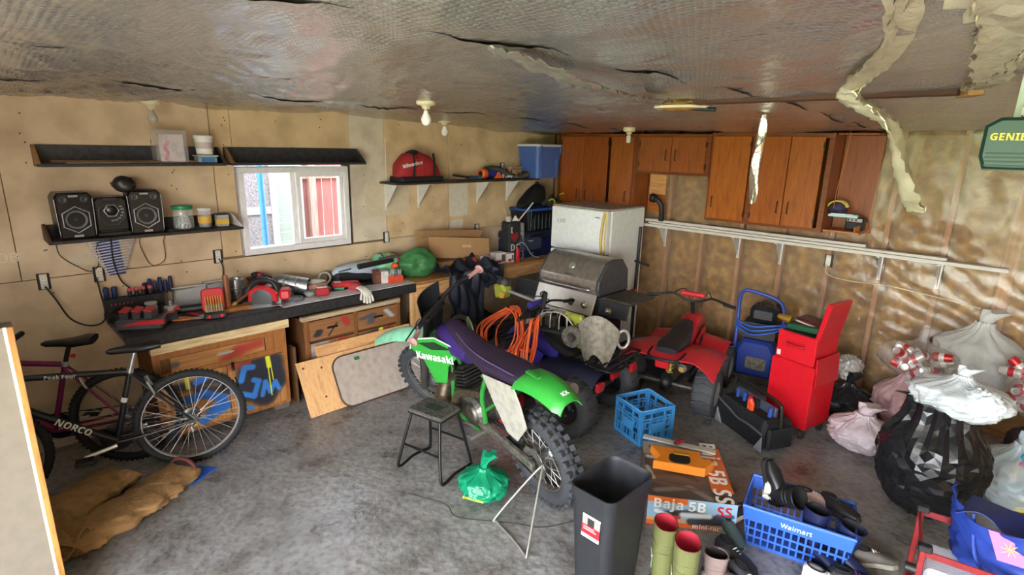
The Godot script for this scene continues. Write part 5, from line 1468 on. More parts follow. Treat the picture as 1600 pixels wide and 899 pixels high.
	one("dark_jacket", jk, mat("1d2233", 0.6, 0, 2), "dark navy jacket draped over the bench edge", "jacket")
	# corner: tool chest, tote, tote bag, backpack, high-visibility vest
	var tc := T("plastic_toolbox", "dark navy plastic toolbox with grey trim in the bench corner", "toolbox", -4.5, BT, -4.82)
	part("body", MB.new().at(0, 0.1, 0).prism(rrect(0.62, 0.2, 0.02), 0.36, 0.015), mat("1c2552", 0.45), tc)
	part("lid", MB.new().at(0, 0.25, 0).prism(rrect(0.64, 0.09, 0.03), 0.37, 0.02), mat("232a44", 0.45), tc)
	part("handle", MB.new().tube(curve([-0.15, 0.235, 0.19, -0.14, 0.26, 0.215, 0.0, 0.262, 0.22, 0.02, 0.26, 0.215, 0.03, 0.235, 0.19]), 0.012, 8), mat("15171f", 0.4), tc)
	part("front_panel", MB.new().bb(-0.3, 0.06, 0.1, 0.24, 0.178, 0.19, 0.005), mat("3a4258", 0.5), tc)
	part("drawer", MB.new().bb(-0.3, 0.06, 0.02, 0.09, 0.178, 0.19, 0.005), mat("161c3a", 0.5), tc)
	part("name_plate", MB.new().bb(-0.17, -0.1, 0.195, 0.21, 0.19, 0.193, 0.001), mat("a9acb4", 0.4), tc)
	part("name_plate", MB.new().bb(-0.15, -0.08, 0.05, 0.06, 0.19, 0.193, 0.001), mat("a9acb4", 0.4), tc)
	var tt := make_tote(Vector3(-4.5, BT + 0.297, -4.92), 90, 0.24, "black ribbed tote with a blue lid stacked on the toolbox", mat("16181f", 0.45), mat("2a55a8", 0.45), 0.5, 0.33)
	for i in 7: part("wall_rib", MB.new().bb(-0.21 + i * 0.065, -0.19 + i * 0.065, 0.02, 0.2, 0.15, 0.166, 0.004), mat("1b1d26", 0.45), tt)
	var hb := T("tote_bag", "dark tote bag with a red heart and a black and white side", "bag", -4.4, BT, -4.48, 84)
	part("bag", MB.new().bb(-0.12, 0.06, 0, 0.44, -0.08, 0.08, 0.02), mat("26282c", 0.8, 0, 1), hb)
	part("patterned_side", MB.new().bb(0.062, 0.11, 0, 0.42, -0.075, 0.082, 0.012), mat("8d8d8f", 0.8, 0, 3), hb)
	part("heart", MB.new().at(-0.04, 0.27, 0.081).prism(pv([0, -0.06, 0.055, 0.0, 0.05, 0.045, 0.02, 0.055, 0, 0.035, -0.02, 0.055, -0.05, 0.045, -0.055, 0.0]), 0.003, 0.001), mat("8e1f24", 0.7), hb)
	words(hb, "letters", "I", 0.06, mat("b9b9b9", 0.7), xf(-0.085, 0.35, 0.082))
	words(hb, "letters", "DC", 0.075, mat("b9b9b9", 0.7), xf(-0.03, 0.15, 0.082))
	part("rolled_paper", MB.new().cyl(Vector3(-0.06, 0.4, 0), Vector3(-0.08, 0.5, 0), 0.03, -1, 12), mat("d0ccc8", 0.8), hb)
	part("white_card", MB.new().at(0.03, 0.43, 0).prism(pv([-0.05, 0, 0.06, 0, 0.0, 0.07]), 0.02, 0.002), mat("e4e2e0", 0.7), hb)
	part("wooden_dowel", MB.new().cyl(Vector3(-0.05, 0.38, 0.0), Vector3(-0.14, 0.6, 0.0), 0.007, -1, 8), mat("d8c7a4", 0.7), hb)
	part("spoon_handle", MB.new().cyl(Vector3(0.06, 0.42, 0.0), Vector3(0.24, 0.64, 0.06), 0.009, -1, 8), mat("d0ccc4", 0.6), hb)
	var bp := T("backpack", "slumped black backpack on the tote under the shelf end", "backpack", -4.5, BT + 0.57, -4.88)
	bp.scale = Vector3(0.95, 0.78, 0.9)
	var bb := []
	for q in [[-0.22, 0.02, 0.05, 0.03], [-0.16, 0.06, 0.09, 0.06], [-0.02, 0.14, 0.11, 0.13], [0.08, 0.17, 0.12, 0.17], [0.15, 0.17, 0.11, 0.16], [0.2, 0.12, 0.07, 0.1]]:
		bb.append(ring(Vector3(q[0], q[1], 0), Vector3(0, 0, q[2]), Vector3(0, q[3], 0), 18, 2.2))
	part("body", MB.new().loft(bb), mat("101115", 0.7, 0, 2, 0.8), bp)
	part("strap", MB.new().tube(curve([-0.14, 0.12, 0.08, -0.05, 0.25, 0.1, 0.03, 0.32, 0.05]), 0.018, 8, false, 0.4), mat("17181c", 0.7), bp)
	part("top_loop", MB.new().tube(curve([0.06, 0.33, 0, 0.09, 0.37, 0, 0.13, 0.33, 0]), 0.01, 6), mat("17181c", 0.7), bp)
	var vs := T("safety_vest", "grey jacket with lime reflective sleeves on the blue-lidded tote", "jacket", -4.4, BT + 0.57, -5.12)
	part("cloth", MB.new().sheet(func(u: float, v: float) -> Vector3: return Vector3(lerpf(-0.16, 0.14, u), 0.06 + 0.06 * sin(u * 9.0 + v * 4.0) * sin(v * 7.0) + 0.03 * u, lerpf(-0.1, 0.1, v)), 26, 18, 0.008), mat("4a4640", 0.8, 0, 3), vs)
	for q in [[-0.13, 0.08, 0.1], [0.06, 0.14, 0.1]]: part("lime_band", MB.new().tube(curve([q[0], q[1], q[2] - 0.02, q[0] + 0.03, q[1] + 0.02, q[2] + 0.02, q[0] + 0.07, q[1] - 0.04, q[2] + 0.03]), 0.02, 8, false, 0.4), mat("b9d93a", 0.6), vs)
	part("lime_sleeve", MB.new().tube(curve([0.02, 0.02, 0.1, 0.05, -0.06, 0.14, 0.1, -0.2, 0.13, 0.07, -0.24, 0.12]), [0.03, 0.03, 0.03, 0.032, 0.034, 0.036, 0.036, 0.038, 0.038, 0.038, 0.036, 0.036, 0.036, 0.036, 0.036, 0.036, 0.036, 0.034, 0.03], 10, false, 0.5), mat("8fae2e", 0.7, 0, 2), vs)
	one("grey_cable", MB.new().tube(curve([-4.3, BT + 0.01, -4.4, -4.36, BT + 0.16, -4.5, -4.26, BT + 0.2, -4.52, -4.24, BT + 0.05, -4.64, -4.2, BT + 0.02, -4.72]), 0.007, 6), mat("8a8f94", 0.5), "grey cable curling in front of the navy toolbox", "cable")
func noise3(sd: int, f: float) -> FastNoiseLite:
	var n := FastNoiseLite.new()
	n.seed = sd
	n.frequency = f
	return n
func make_glove(at: Vector3) -> void:
	var t := thing("work_glove", "white work glove with a red cuff hanging over the bench edge", "glove", at, 90)
	var m := mat("dcd6cc", 0.9, 0, 2, 0.5)
	part("palm", MB.new().tube(curve([0.0, 0.02, -0.04, 0.005, 0.024, 0.03, 0.008, 0.0, 0.09, 0.01, -0.035, 0.1]), [0.035, 0.036, 0.038, 0.04, 0.042, 0.043, 0.044, 0.045, 0.046, 0.046, 0.046, 0.045, 0.044, 0.044, 0.043, 0.042, 0.042, 0.04, 0.04], 12, false, 0.4), m, t)
	part("cuff", MB.new().cyl(Vector3(-0.03, 0.016, -0.1), Vector3(0.0, 0.02, -0.02), 0.045, 0.036, 14), mat("a83a40", 0.9), t)
	for i in 4:
		var x := -0.022 + i * 0.021
		part("finger", MB.new().tube(curve([x, -0.02, 0.1, x * 1.3, -0.06, 0.107, x * 1.4, -0.1 + 0.012 * absf(i - 1.5), 0.104]), 0.011, 8), m, t)
	part("thumb", MB.new().tube(curve([-0.035, 0.0, 0.085, -0.055, -0.03, 0.1, -0.058, -0.055, 0.104]), 0.012, 8), m, t)

# ---------------------------------------------------------------- wheels; axis along local z
func put(parent: Node, called: String, me: Mesh, x: Transform3D) -> MeshInstance3D:
	var o := MeshInstance3D.new()
	o.name = called
	o.mesh = me
	parent.add_child(o, true)
	o.transform = x
	return o
func spoke_wheel(parent: Node, called: String, c: Vector3, r: float, tr: float, rim: Material, tyre: Material, ns: int, yaw := 0.0, hubr := 0.025) -> MeshInstance3D:
	var pr := []
	for i in 13:
		var g := TAU * i / 12.0
		pr.append([r - tr + cos(g) * tr, sin(g) * tr * 0.95])
	var w := part(called, MB.new().at(0, 0, 0, 0, 90).lathe(pr, 48), tyre, parent)
	w.position = c
	w.rotation_degrees.y = yaw
	var ri := r - tr * 1.9
	part("rim", MB.new().at(0, 0, 0, 0, 90).lathe([[ri, -tr * 0.55], [ri + tr * 0.6, -tr * 0.6], [ri + tr * 0.6, tr * 0.6], [ri, tr * 0.55], [ri - 0.006, 0.0], [ri, -tr * 0.55]], 48), rim, w)
	part("hub", MB.new().at(0, 0, 0, 0, 90).lathe([[0.006, -0.05], [hubr, -0.048], [hubr, -0.036], [hubr * 0.6, -0.03], [hubr * 0.6, 0.03], [hubr, 0.036], [hubr, 0.048], [0.006, 0.05]], 16), mat("9a9da0", 0.35, 0.7), w)
	var sp := MB.new().cyl(Vector3.ZERO, Vector3(0, 1, 0), 0.0016 if tr < 0.04 else 0.0022, -1, 5).mesh(mat("c4c6c8", 0.3, 0.7, 0))
	for i in ns:
		var g := TAU * i / ns
		var s := 1.0 if i % 2 else -1.0
		var a := Vector3(cos(g + 0.5 * (1 if i % 4 < 2 else -1)) * hubr, sin(g + 0.5 * (1 if i % 4 < 2 else -1)) * hubr, s * 0.036)
		var b := Vector3(cos(g) * ri, sin(g) * ri, s * 0.004)
		var d := b - a
		var y := d.normalized()
		var x := y.cross(Vector3(0, 0, 1)).normalized()
		put(w, "spoke", sp, Transform3D(Basis(x, d, x.cross(y)), a))
	return w
func knobs(w: Node3D, r: float, rows: Array, n: int, size: Vector3, m: Material, split := true) -> void:
	# rows: [z offset, radius drop, phase, tilt]
	var mb := MB.new()
	var me: Mesh
	if split: me = MB.new().box(Vector3.ZERO, size, 0.003).mesh(m)
	for q in rows:
		for i in n:
			var g: float = TAU * (i + q[2]) / n
			var x := Transform3D(Basis(Vector3(0, 0, 1), g) * Basis(Vector3(0, 1, 0), -q[3]), Vector3.ZERO)
			x.origin = Vector3(cos(g) * (r - q[1]), sin(g) * (r - q[1]), q[0])
			if split: put(w, "tread_knob", me, x)
			else:
				mb.t = x
				mb.box(Vector3.ZERO, size, 0.003)
	if not split:
		var o := part("tread_knobs", mb, m, w)
		o.set_meta("kind", "stuff")
func bicycle(label: String, at: Vector3, ry: float, lean: float, frame: Material, rim: Material, accent: Material, word: String, small: String) -> void:
	var t := thing("bicycle", label, "bicycle", at, ry)
	t.rotation_degrees.x = lean
	var rub := mat("1e1f21", 0.75, 0, 1)
	var w := spoke_wheel(t, "rear_wheel", Vector3(0, 0.335, 0), 0.335, 0.026, rim, rub, 32)
	knobs(w, 0.335, [[-0.014, 0.003, 0.0, 0.0], [0.014, 0.003, 0.5, 0.0]], 66, Vector3(0.008, 0.016, 0.013), rub, false)
	var w2 := spoke_wheel(t, "front_wheel", Vector3(1.06, 0.335, 0), 0.335, 0.026, rim, rub, 32)
	knobs(w2, 0.335, [[-0.014, 0.003, 0.0, 0.0], [0.014, 0.003, 0.5, 0.0]], 66, Vector3(0.008, 0.016, 0.013), rub, false)
	var bb := Vector3(0.42, 0.285, 0)
	var sc := Vector3(0.3, 0.73, 0)
	var ht := Vector3(0.86, 0.80, 0)
	var hb := Vector3(0.91, 0.67, 0)
	part("top_tube", MB.new().cyl(sc, ht, 0.017, 0.019), frame, t)
	var dt := part("down_tube", MB.new().cyl(bb, hb, 0.02, 0.022), frame, t)
	part("seat_tube", MB.new().cyl(bb, sc, 0.017, 0.016), frame, t)
	part("head_tube", MB.new().cyl(hb + (hb - ht) * 0.1, ht + (ht - hb) * 0.15, 0.022), frame, t)
	for s in [-1, 1]:
		part("chain_stay", MB.new().tube(curve([0.42, 0.285, s * 0.03, 0.25, 0.3, s * 0.045, 0, 0.335, s * 0.062]), 0.01, 8), frame, t)
		part("seat_stay", MB.new().tube(curve([0.3, 0.71, s * 0.02, 0.2, 0.585, s * 0.04, 0, 0.335, s * 0.062]), 0.008, 8), frame, t)
		part("fork_blade", MB.new().tube(curve([0.92, 0.64, s * 0.05, 0.98, 0.5, s * 0.055, 1.06, 0.335, s * 0.055]), 0.013, 8), frame, t)
	part("seat_post", MB.new().cyl(sc, Vector3(0.262, 0.85, 0), 0.0135), mat("c9cacc", 0.3, 0.8) if word != "" else mat("1c1c1e", 0.4), t)
	var sd := []
	for q in [[-0.01, 0.075, 0.025], [0.03, 0.08, 0.03], [0.1, 0.06, 0.03], [0.17, 0.03, 0.024], [0.25, 0.02, 0.02], [0.275, 0.008, 0.008]]:
		sd.append(ring(Vector3(0.13 + q[0], 0.875 + (0.012 if q[0] < 0.05 else 0.0), 0), Vector3(0, 0, q[1]), Vector3(0, q[2], 0), 16, 2.3))
	part("saddle", MB.new().loft(sd), mat("17181b", 0.45, 0, 1), t)
	part("saddle_rail", MB.new().tube(p3([0.18, 0.855, 0.02, 0.3, 0.845, 0.02, 0.36, 0.858, 0.01]), 0.004, 6), mat("8a8a8c", 0.3, 0.7), t)
	part("stem", MB.new().tube(curve([0.85, 0.82, 0, 0.84, 0.9, 0, 0.9, 0.94, 0]), 0.014, 8), mat("1c1c1e", 0.4, 0.3), t)
	var hbp := part("handlebar", MB.new().tube(curve([0.86, 0.95, -0.28, 0.9, 0.945, -0.1, 0.905, 0.94, 0, 0.9, 0.945, 0.1, 0.86, 0.95, 0.28]), 0.0115, 8), mat("1c1c1e", 0.4, 0.3), t)
	for s in [-1, 1]:
		part("grip", MB.new().cyl(Vector3(0.858, 0.95, s * 0.27), Vector3(0.825, 0.952, s * 0.4), 0.016), mat("1a1a1a", 0.7), hbp)
		part("brake_lever", MB.new().tube(curve([0.88, 0.945, s * 0.22, 0.925, 0.935, s * 0.24, 0.91, 0.925, s * 0.36]), 0.005, 6), mat("2a2a2c", 0.4, 0.5), hbp)
	# drive: rings on the right side, cranks on both
	part("chain_ring", MB.new().at(bb.x, bb.y, 0.05, 0, 90).lathe([[0.03, -0.003], [0.088, -0.003], [0.092, 0.0], [0.088, 0.003], [0.03, 0.003], [0.03, -0.003]], 36), mat("26262a", 0.4, 0.6), t)
	for s in [-1, 1]:
		var cr := part("crank", MB.new().tube(p3([bb.x, bb.y, s * 0.075, bb.x - s * 0.165, bb.y + s * 0.03, s * 0.085]), [0.014, 0.011], 8), mat("d2d3d5", 0.3, 0.6, 0), t)
		part("pedal", MB.new().at(bb.x - s * 0.165, bb.y + s * 0.03, s * 0.135).box(Vector3.ZERO, Vector3(0.09, 0.02, 0.08), 0.005), mat("1f1f21", 0.6), cr)
	part("cassette", MB.new().at(0, 0.335, 0.045, 0, 90).lathe([[0.02, -0.015], [0.052, -0.015], [0.05, -0.008], [0.044, 0.0], [0.034, 0.012], [0.02, 0.015]], 24), mat("6a6b6e", 0.35, 0.7), t)
	part("chain", MB.new().tube(curve([0.42, 0.372, 0.05, 0.2, 0.38, 0.048, 0.0, 0.383, 0.046, -0.05, 0.335, 0.045, 0.0, 0.25, 0.048, 0.2, 0.22, 0.05, 0.42, 0.2, 0.05]), 0.004, 6), mat("3a3632", 0.5, 0.6), t)
	part("derailleur", MB.new().tube(curve([0.0, 0.32, 0.07, -0.015, 0.27, 0.075, 0.01, 0.24, 0.07, 0.0, 0.2, 0.06]), 0.009, 8), mat("c8c9cb", 0.3, 0.7), t)
	part("rear_brake", MB.new().tube(p3([0.22, 0.66, -0.05, 0.2, 0.6, -0.052, 0.19, 0.57, -0.045]), 0.008, 6).tube(p3([0.22, 0.66, 0.05, 0.2, 0.6, 0.052, 0.19, 0.57, 0.045]), 0.008, 6).tube(p3([0.22, 0.66, -0.05, 0.23, 0.675, 0, 0.22, 0.66, 0.05]), 0.003, 5), mat("c0c1c4", 0.3, 0.7), t)
	if word != "":
		var d := (bb - hb).normalized()
		words(dt, "frame_lettering", word, 0.04, mat("f0f0f0", 0.5), Transform3D(Basis(Vector3(d.x, d.y, 0), Vector3(d.y, -d.x, 0), Vector3(0, 0, -1)), (bb * 0.6 + hb * 0.4) + Vector3(0, 0, -0.0225)), 0.002)
		part("frame_band", MB.new().cyl(Vector3(0.345, 0.563, 0), Vector3(0.355, 0.535, 0), 0.0185), mat("e0e0e2", 0.5), t)
		var d2 := (sc - ht).normalized()
		words(t, "frame_lettering", small, 0.022, mat("e8e8e8", 0.5), Transform3D(Basis(Vector3(d2.x, d2.y, 0), Vector3(-d2.y, d2.x, 0) * -1.0, Vector3(0, 0, -1)), sc.lerp(ht, 0.6) + Vector3(0, 0, -0.0195)), 0.002)
	else:
		part("red_reflector", MB.new().cyl(Vector3(0.25, 0.79, -0.014), Vector3(0.235, 0.79, -0.02), 0.014), mat("c0202a", 0.3), t)
	part("seat_clamp", MB.new().cyl(sc + Vector3(0.002, -0.01, 0), sc + Vector3(-0.004, 0.02, 0), 0.02), mat("c8c8ca", 0.3, 0.7), t)
func make_bikes() -> void:
	bicycle("black mountain bicycle with white frame lettering and silver rims", Vector3(-3.89, 0.0, -0.92), -101, 0, mat("232428", 0.35, 0.2, 0), mat("c9cbce", 0.3, 0.6, 0), mat("e0e0e0", 0.4), "NORCO", "Peak Four")
	bicycle("magenta purple mountain bicycle with dark rims beside the wall", Vector3(-4.2, 0.0, -0.62), -118, 0, mat("7a2058", 0.35, 0.3, 0), mat("2a2a2c", 0.4, 0.4, 0), mat("5a3a9a", 0.4), "", "")

# ---------------------------------------------------------------- dirt motorcycle
func make_moto() -> void:
	var t := thing("dirt_motorcycle", "green dirt motorcycle with a purple seat leaning on its stand", "motorcycle", Vector3(-1.945, 0.0, -2.36), 170)
	t.rotation_degrees.x = -11
	t.scale = Vector3.ONE * 0.97
	var grn := mat("34a03c", 0.35, 0, 1)
	var dkg := mat("2f8a38", 0.4, 0, 2)
	var mint := mat("8fd8b4", 0.45, 0, 2)
	var pur := mat("30223c", 0.55, 0, 2)
	var blk := mat("1c1d1f", 0.55, 0, 2)
	var met := mat("8d8b86", 0.4, 0.7, 3)
	var rub := mat("3a3c40", 0.8, 0, 2)
	var w := spoke_wheel(t, "rear_wheel", Vector3(0, 0.33, 0), 0.318, 0.058, mat("6f6a62", 0.5, 0.5, 3), rub, 32, 0, 0.05)
	knobs(w, 0.318, [[-0.042, 0.006, 0.0, 0.35], [0.0, -0.003, 0.5, 0.0], [0.042, 0.006, 0.0, -0.35]], 30, Vector3(0.026, 0.038, 0.034), rub)
	part("sprocket", MB.new().at(0, 0, -0.075, 0, 90).lathe([[0.05, -0.003], [0.105, -0.003], [0.112, 0.0], [0.105, 0.003], [0.05, 0.003], [0.05, -0.003]], 40), met, w)
	part("swingarm", MB.new().at(0.27, 0.35, -0.1, 0, 0, 4).prism(pv([-0.3, -0.03, 0.3, -0.04, 0.3, 0.04, -0.3, 0.028]), 0.035, 0.008).at(0.27, 0.35, 0.1, 0, 0, 4).prism(pv([-0.3, -0.03, 0.3, -0.04, 0.3, 0.04, -0.3, 0.028]), 0.035, 0.008), mat("84827a", 0.45, 0.5, 3), t)
	part("chain", MB.new().tube(curve([0.0, 0.44, -0.075, 0.3, 0.43, -0.075, 0.56, 0.4, -0.075]), 0.008, 6).tube(curve([0.0, 0.222, -0.075, 0.3, 0.27, -0.075, 0.56, 0.33, -0.075]), 0.008, 6), mat("2c2822", 0.5, 0.6), t)
	part("chain_guard", MB.new().at(0.22, 0.46, -0.085, 0, 0, -2).box(Vector3.ZERO, Vector3(0.3, 0.03, 0.02), 0.006), blk, t)
	# front end turned to its left about the steering axis
	var ax := Vector3(-0.44, 0.9, 0).normalized()
	var front := Transform3D(Basis(ax, deg_to_rad(28)), Vector3.ZERO)
	var piv := Vector3(1.43, 0.345, 0) + ax * 0.5 + Vector3(-0.03, 0, 0)
	var F := Transform3D(front.basis, piv - front.basis * piv)
	var wf := spoke_wheel(t, "front_wheel", Vector3.ZERO, 0.335, 0.045, mat("8b8a88", 0.4, 0.6, 2), rub, 32, 0, 0.04)
	wf.transform = F * Transform3D(Basis.IDENTITY, Vector3(1.43, 0.35, 0))
	knobs(wf, 0.335, [[-0.03, 0.005, 0.0, 0.3], [0.0, -0.002, 0.5, 0.0], [0.03, 0.005, 0.0, -0.3]], 34, Vector3(0.02, 0.03, 0.024), rub, false)
	part("brake_disc", MB.new().at(0, 0, -0.06, 0, 90).lathe([[0.06, -0.002], [0.11, -0.002], [0.11, 0.002], [0.06, 0.002], [0.06, -0.002]], 28), met, wf)
	for s in [-1, 1]:
		var mb := MB.new()
		mb.t = F
		mb.tube([Vector3(1.475, 0.33, s * 0.095), Vector3(1.44, 0.42, s * 0.095), Vector3(1.3, 0.72, s * 0.095)], 0.03, 12)
		part("fork_leg", mb, mat("54524e", 0.45, 0.4, 2), t)
		mb = MB.new()
		mb.t = F
		mb.tube([Vector3(1.3, 0.72, s * 0.095), Vector3(1.12, 1.09, s * 0.095)], 0.024, 12)
		part("fork_tube", mb, mat("1f2022", 0.35, 0.5), t)
	var fm := MB.new()
	fm.t = F
	fm.box(Vector3(1.28, 0.76, 0), Vector3(0.07, 0.03, 0.24), 0.006).box(Vector3(1.15, 1.04, 0), Vector3(0.07, 0.03, 0.24), 0.006)
	part("triple_clamp", fm, blk, t)
	fm = MB.new()
	fm.t = F
	fm.sheet(func(u: float, v: float) -> Vector3:
		var x := lerpf(1.14, 1.9, u)
		var zz := lerpf(-1, 1, v) * (0.075 - 0.03 * pow(maxf(u - 0.7, 0) / 0.3, 2) + 0.02 * sin(u * 3.1))
		return Vector3(x, 0.8 + 0.09 * sin(u * 2.4) - 0.14 * u * u - 0.05 * pow(absf(v * 2 - 1), 2.5), zz), 22, 12, 0.006)
	part("front_fender", fm, mint, t)
	fm = MB.new()
	fm.t = F
	fm.tube(curve([0.98, 1.13, -0.4, 1.05, 1.13, -0.22, 1.1, 1.09, -0.1, 1.1, 1.08, 0, 1.1, 1.09, 0.1, 1.05, 1.13, 0.22, 0.98, 1.13, 0.4]), 0.012, 10)
	fm.tube(p3([1.055, 1.13, -0.2, 1.055, 1.13, 0.2]), 0.008, 8)
	var hb := part("handlebar", fm, mat("3a3a3c", 0.4, 0.5), t)
	for s in [-1, 1]:
		fm = MB.new()
		fm.t = F
		fm.cyl(Vector3(1.0, 1.13, s * 0.34), Vector3(0.965, 1.13, s * 0.455), 0.018)
		fm.at(0, 0, 0).t = F * Transform3D(Basis(Vector3.RIGHT, PI / 2), Vector3(0.966, 1.13, s * 0.452))
		fm.lathe([[0.018, -0.01], [0.036, -0.006], [0.036, 0.006], [0.001, 0.01]], 16)
		part("grip", fm, mat("b98a8c", 0.6, 0, 2), hb)
		fm = MB.new()
		fm.t = F
		fm.tube(curve([1.04, 1.125, s * 0.24, 1.08, 1.115, s * 0.27, 1.07, 1.1, s * 0.42]), 0.006, 6)
		fm.cyl(Vector3(1.04, 1.13, s * 0.23), Vector3(1.035, 1.13, s * 0.28), 0.02)
		part("lever", fm, mat("2a2b2d", 0.4, 0.4), hb)
	fm = MB.new()
	fm.t = F
	fm.sheet(func(u: float, v: float) -> Vector3: return Vector3(1.22 - 0.1 * v + 0.05 * (1.0 - pow(u * 2 - 1, 2)), lerpf(0.83, 1.22, v), lerpf(-0.13, 0.13, u) * (0.8 + 0.3 * v)), 12, 10, 0.005)
	part("number_plate", fm, mat("23262a", 0.4, 0, 2), t)
	fm = MB.new()
	fm.t = F
	for s in [-1, 1]: fm.tube(curve([1.1, 1.12, s * 0.2, 1.24, 1.0, s * 0.13, 1.32, 0.8, s * 0.11, 1.42, 0.5, s * 0.12]), 0.005, 6)
	part("cable", fm, mat("1a1a1a", 0.5), t)
	# frame, engine, pipe
	part("frame", MB.new().tube(curve([1.12, 0.88, 0, 1.0, 0.6, 0.04, 0.95, 0.33, 0.09, 0.6, 0.28, 0.1, 0.5, 0.38, 0.1, 0.48, 0.62, 0.09, 0.4, 0.8, 0.08]), 0.018, 8).tube(curve([1.12, 0.88, 0, 1.0, 0.6, -0.04, 0.95, 0.33, -0.09, 0.6, 0.28, -0.1, 0.5, 0.38, -0.1, 0.48, 0.62, -0.1, 0.4, 0.8, -0.08]), 0.018, 8).tube(p3([1.1, 0.9, 0, 0.75, 0.82, 0, 0.4, 0.8, 0]), 0.02, 8), dkg, t)
	part("sub_frame", MB.new().tube(p3([0.45, 0.78, -0.09, 0.1, 0.86, -0.09, -0.1, 0.88, -0.07]), 0.012, 8).tube(p3([0.48, 0.5, -0.1, 0.05, 0.84, -0.09]), 0.012, 8).tube(p3([0.48, 0.5, 0.1, 0.05, 0.84, 0.09]), 0.012, 8), dkg, t)
	part("crank_case", MB.new().at(0.72, 0.4, 0).prism(rrect(0.36, 0.22, 0.09), 0.22, 0.03), met, t)
	part("clutch_cover", MB.new().at(0.66, 0.4, -0.12, 0, 90).lathe([[0.09, 0.02], [0.085, -0.01], [0.06, -0.02], [0.001, -0.022]], 24), mat("6b675f", 0.4, 0.7, 3), t)
	var cy := MB.new()
	for i in 6: cy.at(0.83, 0.52 + i * 0.028, 0, 0, 0, -18).box(Vector3(0.0, 0, 0), Vector3(0.16, 0.014, 0.16), 0.006)
	part("cylinder_fins", cy.at(0.84, 0.58, 0, 0, 0, -18).box(Vector3.ZERO, Vector3(0.11, 0.2, 0.11), 0.02), mat("3a3936", 0.5, 0.6, 2), t)
	part("exhaust_pipe", MB.new().tube(curve([0.92, 0.58, -0.02, 1.06, 0.5, -0.06, 1.07, 0.36, -0.12, 0.93, 0.3, -0.16, 0.8, 0.42, -0.17, 0.72, 0.56, -0.15, 0.5, 0.62, -0.1]), [0.025, 0.03, 0.035, 0.04, 0.045, 0.05, 0.055, 0.06, 0.066, 0.07, 0.072, 0.074, 0.074, 0.074, 0.072, 0.07, 0.068, 0.066, 0.062, 0.06, 0.056, 0.052, 0.048, 0.044, 0.04, 0.036, 0.034, 0.032, 0.03, 0.03, 0.028, 0.028, 0.026, 0.026, 0.025, 0.025, 0.024], 14), mat("7a6c5c", 0.4, 0.7, 3), t)
	part("silencer", MB.new().tube(p3([0.3, 0.72, 0.13, -0.2, 0.84, 0.14]), 0.04, 14), mat("9a9894", 0.4, 0.7, 2), t)
	part("shock_absorber", MB.new().tube(p3([0.38, 0.76, 0, 0.46, 0.42, 0]), 0.03, 10), mat("4a4846", 0.5, 0.4, 2), t)
	part("foot_peg", MB.new().at(0.52, 0.33, -0.17).box(Vector3.ZERO, Vector3(0.05, 0.02, 0.12), 0.004), mat("8a8680", 0.5, 0.6, 2), t)
	part("shift_lever", MB.new().tube(curve([0.56, 0.36, -0.15, 0.64, 0.37, -0.18, 0.74, 0.37, -0.19]), 0.008, 6), met, t)
	# bodywork
	var tk := []
	for q in [[1.12, 0.86, 0.05, 0.05], [1.05, 0.88, 0.09, 0.08], [0.95, 0.87, 0.12, 0.1], [0.82, 0.85, 0.11, 0.09], [0.68, 0.82, 0.08, 0.06]]:
		tk.append(ring(Vector3(q[0], q[1], 0), Vector3(0, 0, q[2]), Vector3(0, q[3], 0), 18, 2.6))
	tk.reverse()
	part("fuel_tank", MB.new().loft(tk), mat("38266a", 0.45, 0, 1), t)
	var stt := []
	for q in [[-0.08, 0.88, 0.085, 0.035], [0.05, 0.885, 0.105, 0.05], [0.2, 0.87, 0.115, 0.06], [0.4, 0.86, 0.11, 0.065], [0.6, 0.875, 0.09, 0.06], [0.78, 0.93, 0.075, 0.045], [0.92, 0.975, 0.06, 0.03], [0.98, 0.985, 0.03, 0.015]]:
		stt.append(ring(Vector3(q[0], q[1], 0), Vector3(0, 0, q[2]), Vector3(0, q[3], 0), 20, 2.8))
	part("seat", MB.new().loft(stt), pur, t)
	for s in [-1, 1]:
		var sh := MB.new().at(0, 0, s * 0.155, 0, 0, 0)
		sh.t = Transform3D(Basis(Vector3(0, 1, 0), -s * 0.4), Vector3(1.0, 0.76, s * 0.17))
		var shr := part("radiator_shroud", sh.prism(pv([-0.26, 0.1, -0.05, 0.16, 0.17, 0.12, 0.2, 0.04, 0.1, -0.03, 0.02, -0.22, -0.09, -0.2, -0.13, -0.06, -0.22, 0.02]), 0.012, 0.005), grn, t)
		var sp := MB.new()
		sp.t = sh.t
		sp.prism(pv([-0.2, 0.085, -0.04, 0.13, 0.12, 0.1, 0.0, 0.06]), 0.015, 0.002)
		part("shroud_graphic", sp, mat("1d3a24", 0.45, 0, 3), shr)
		sp = MB.new()
		sp.t = sh.t
		sp.tube(p3([-0.25, 0.1, s * 0.008, -0.05, 0.165, s * 0.008, 0.175, 0.122, s * 0.008, 0.205, 0.04, s * 0.008]), 0.006, 6)
		part("pale_edge", sp, mat("cfe8d4", 0.4), shr)
		if s < 0: words(shr, "lettering", "Kawasaki", 0.055, mat("f4f6f2", 0.5), sh.t * Transform3D(Basis(Vector3(0, 1, 0), PI), Vector3(-0.02, 0.0, -0.009)), 0.003)
	for s in [-1, 1]:
		part("side_panel", MB.new().at(0.13, 0.72, s * 0.13, s * -6.0).prism(pv([0.2, 0.15, -0.1, 0.16, -0.14, 0.05, -0.17, -0.1, -0.06, -0.24, 0.03, -0.21, 0.13, -0.02]), 0.012, 0.005), mat("aca99e", 0.5, 0, 2), t)
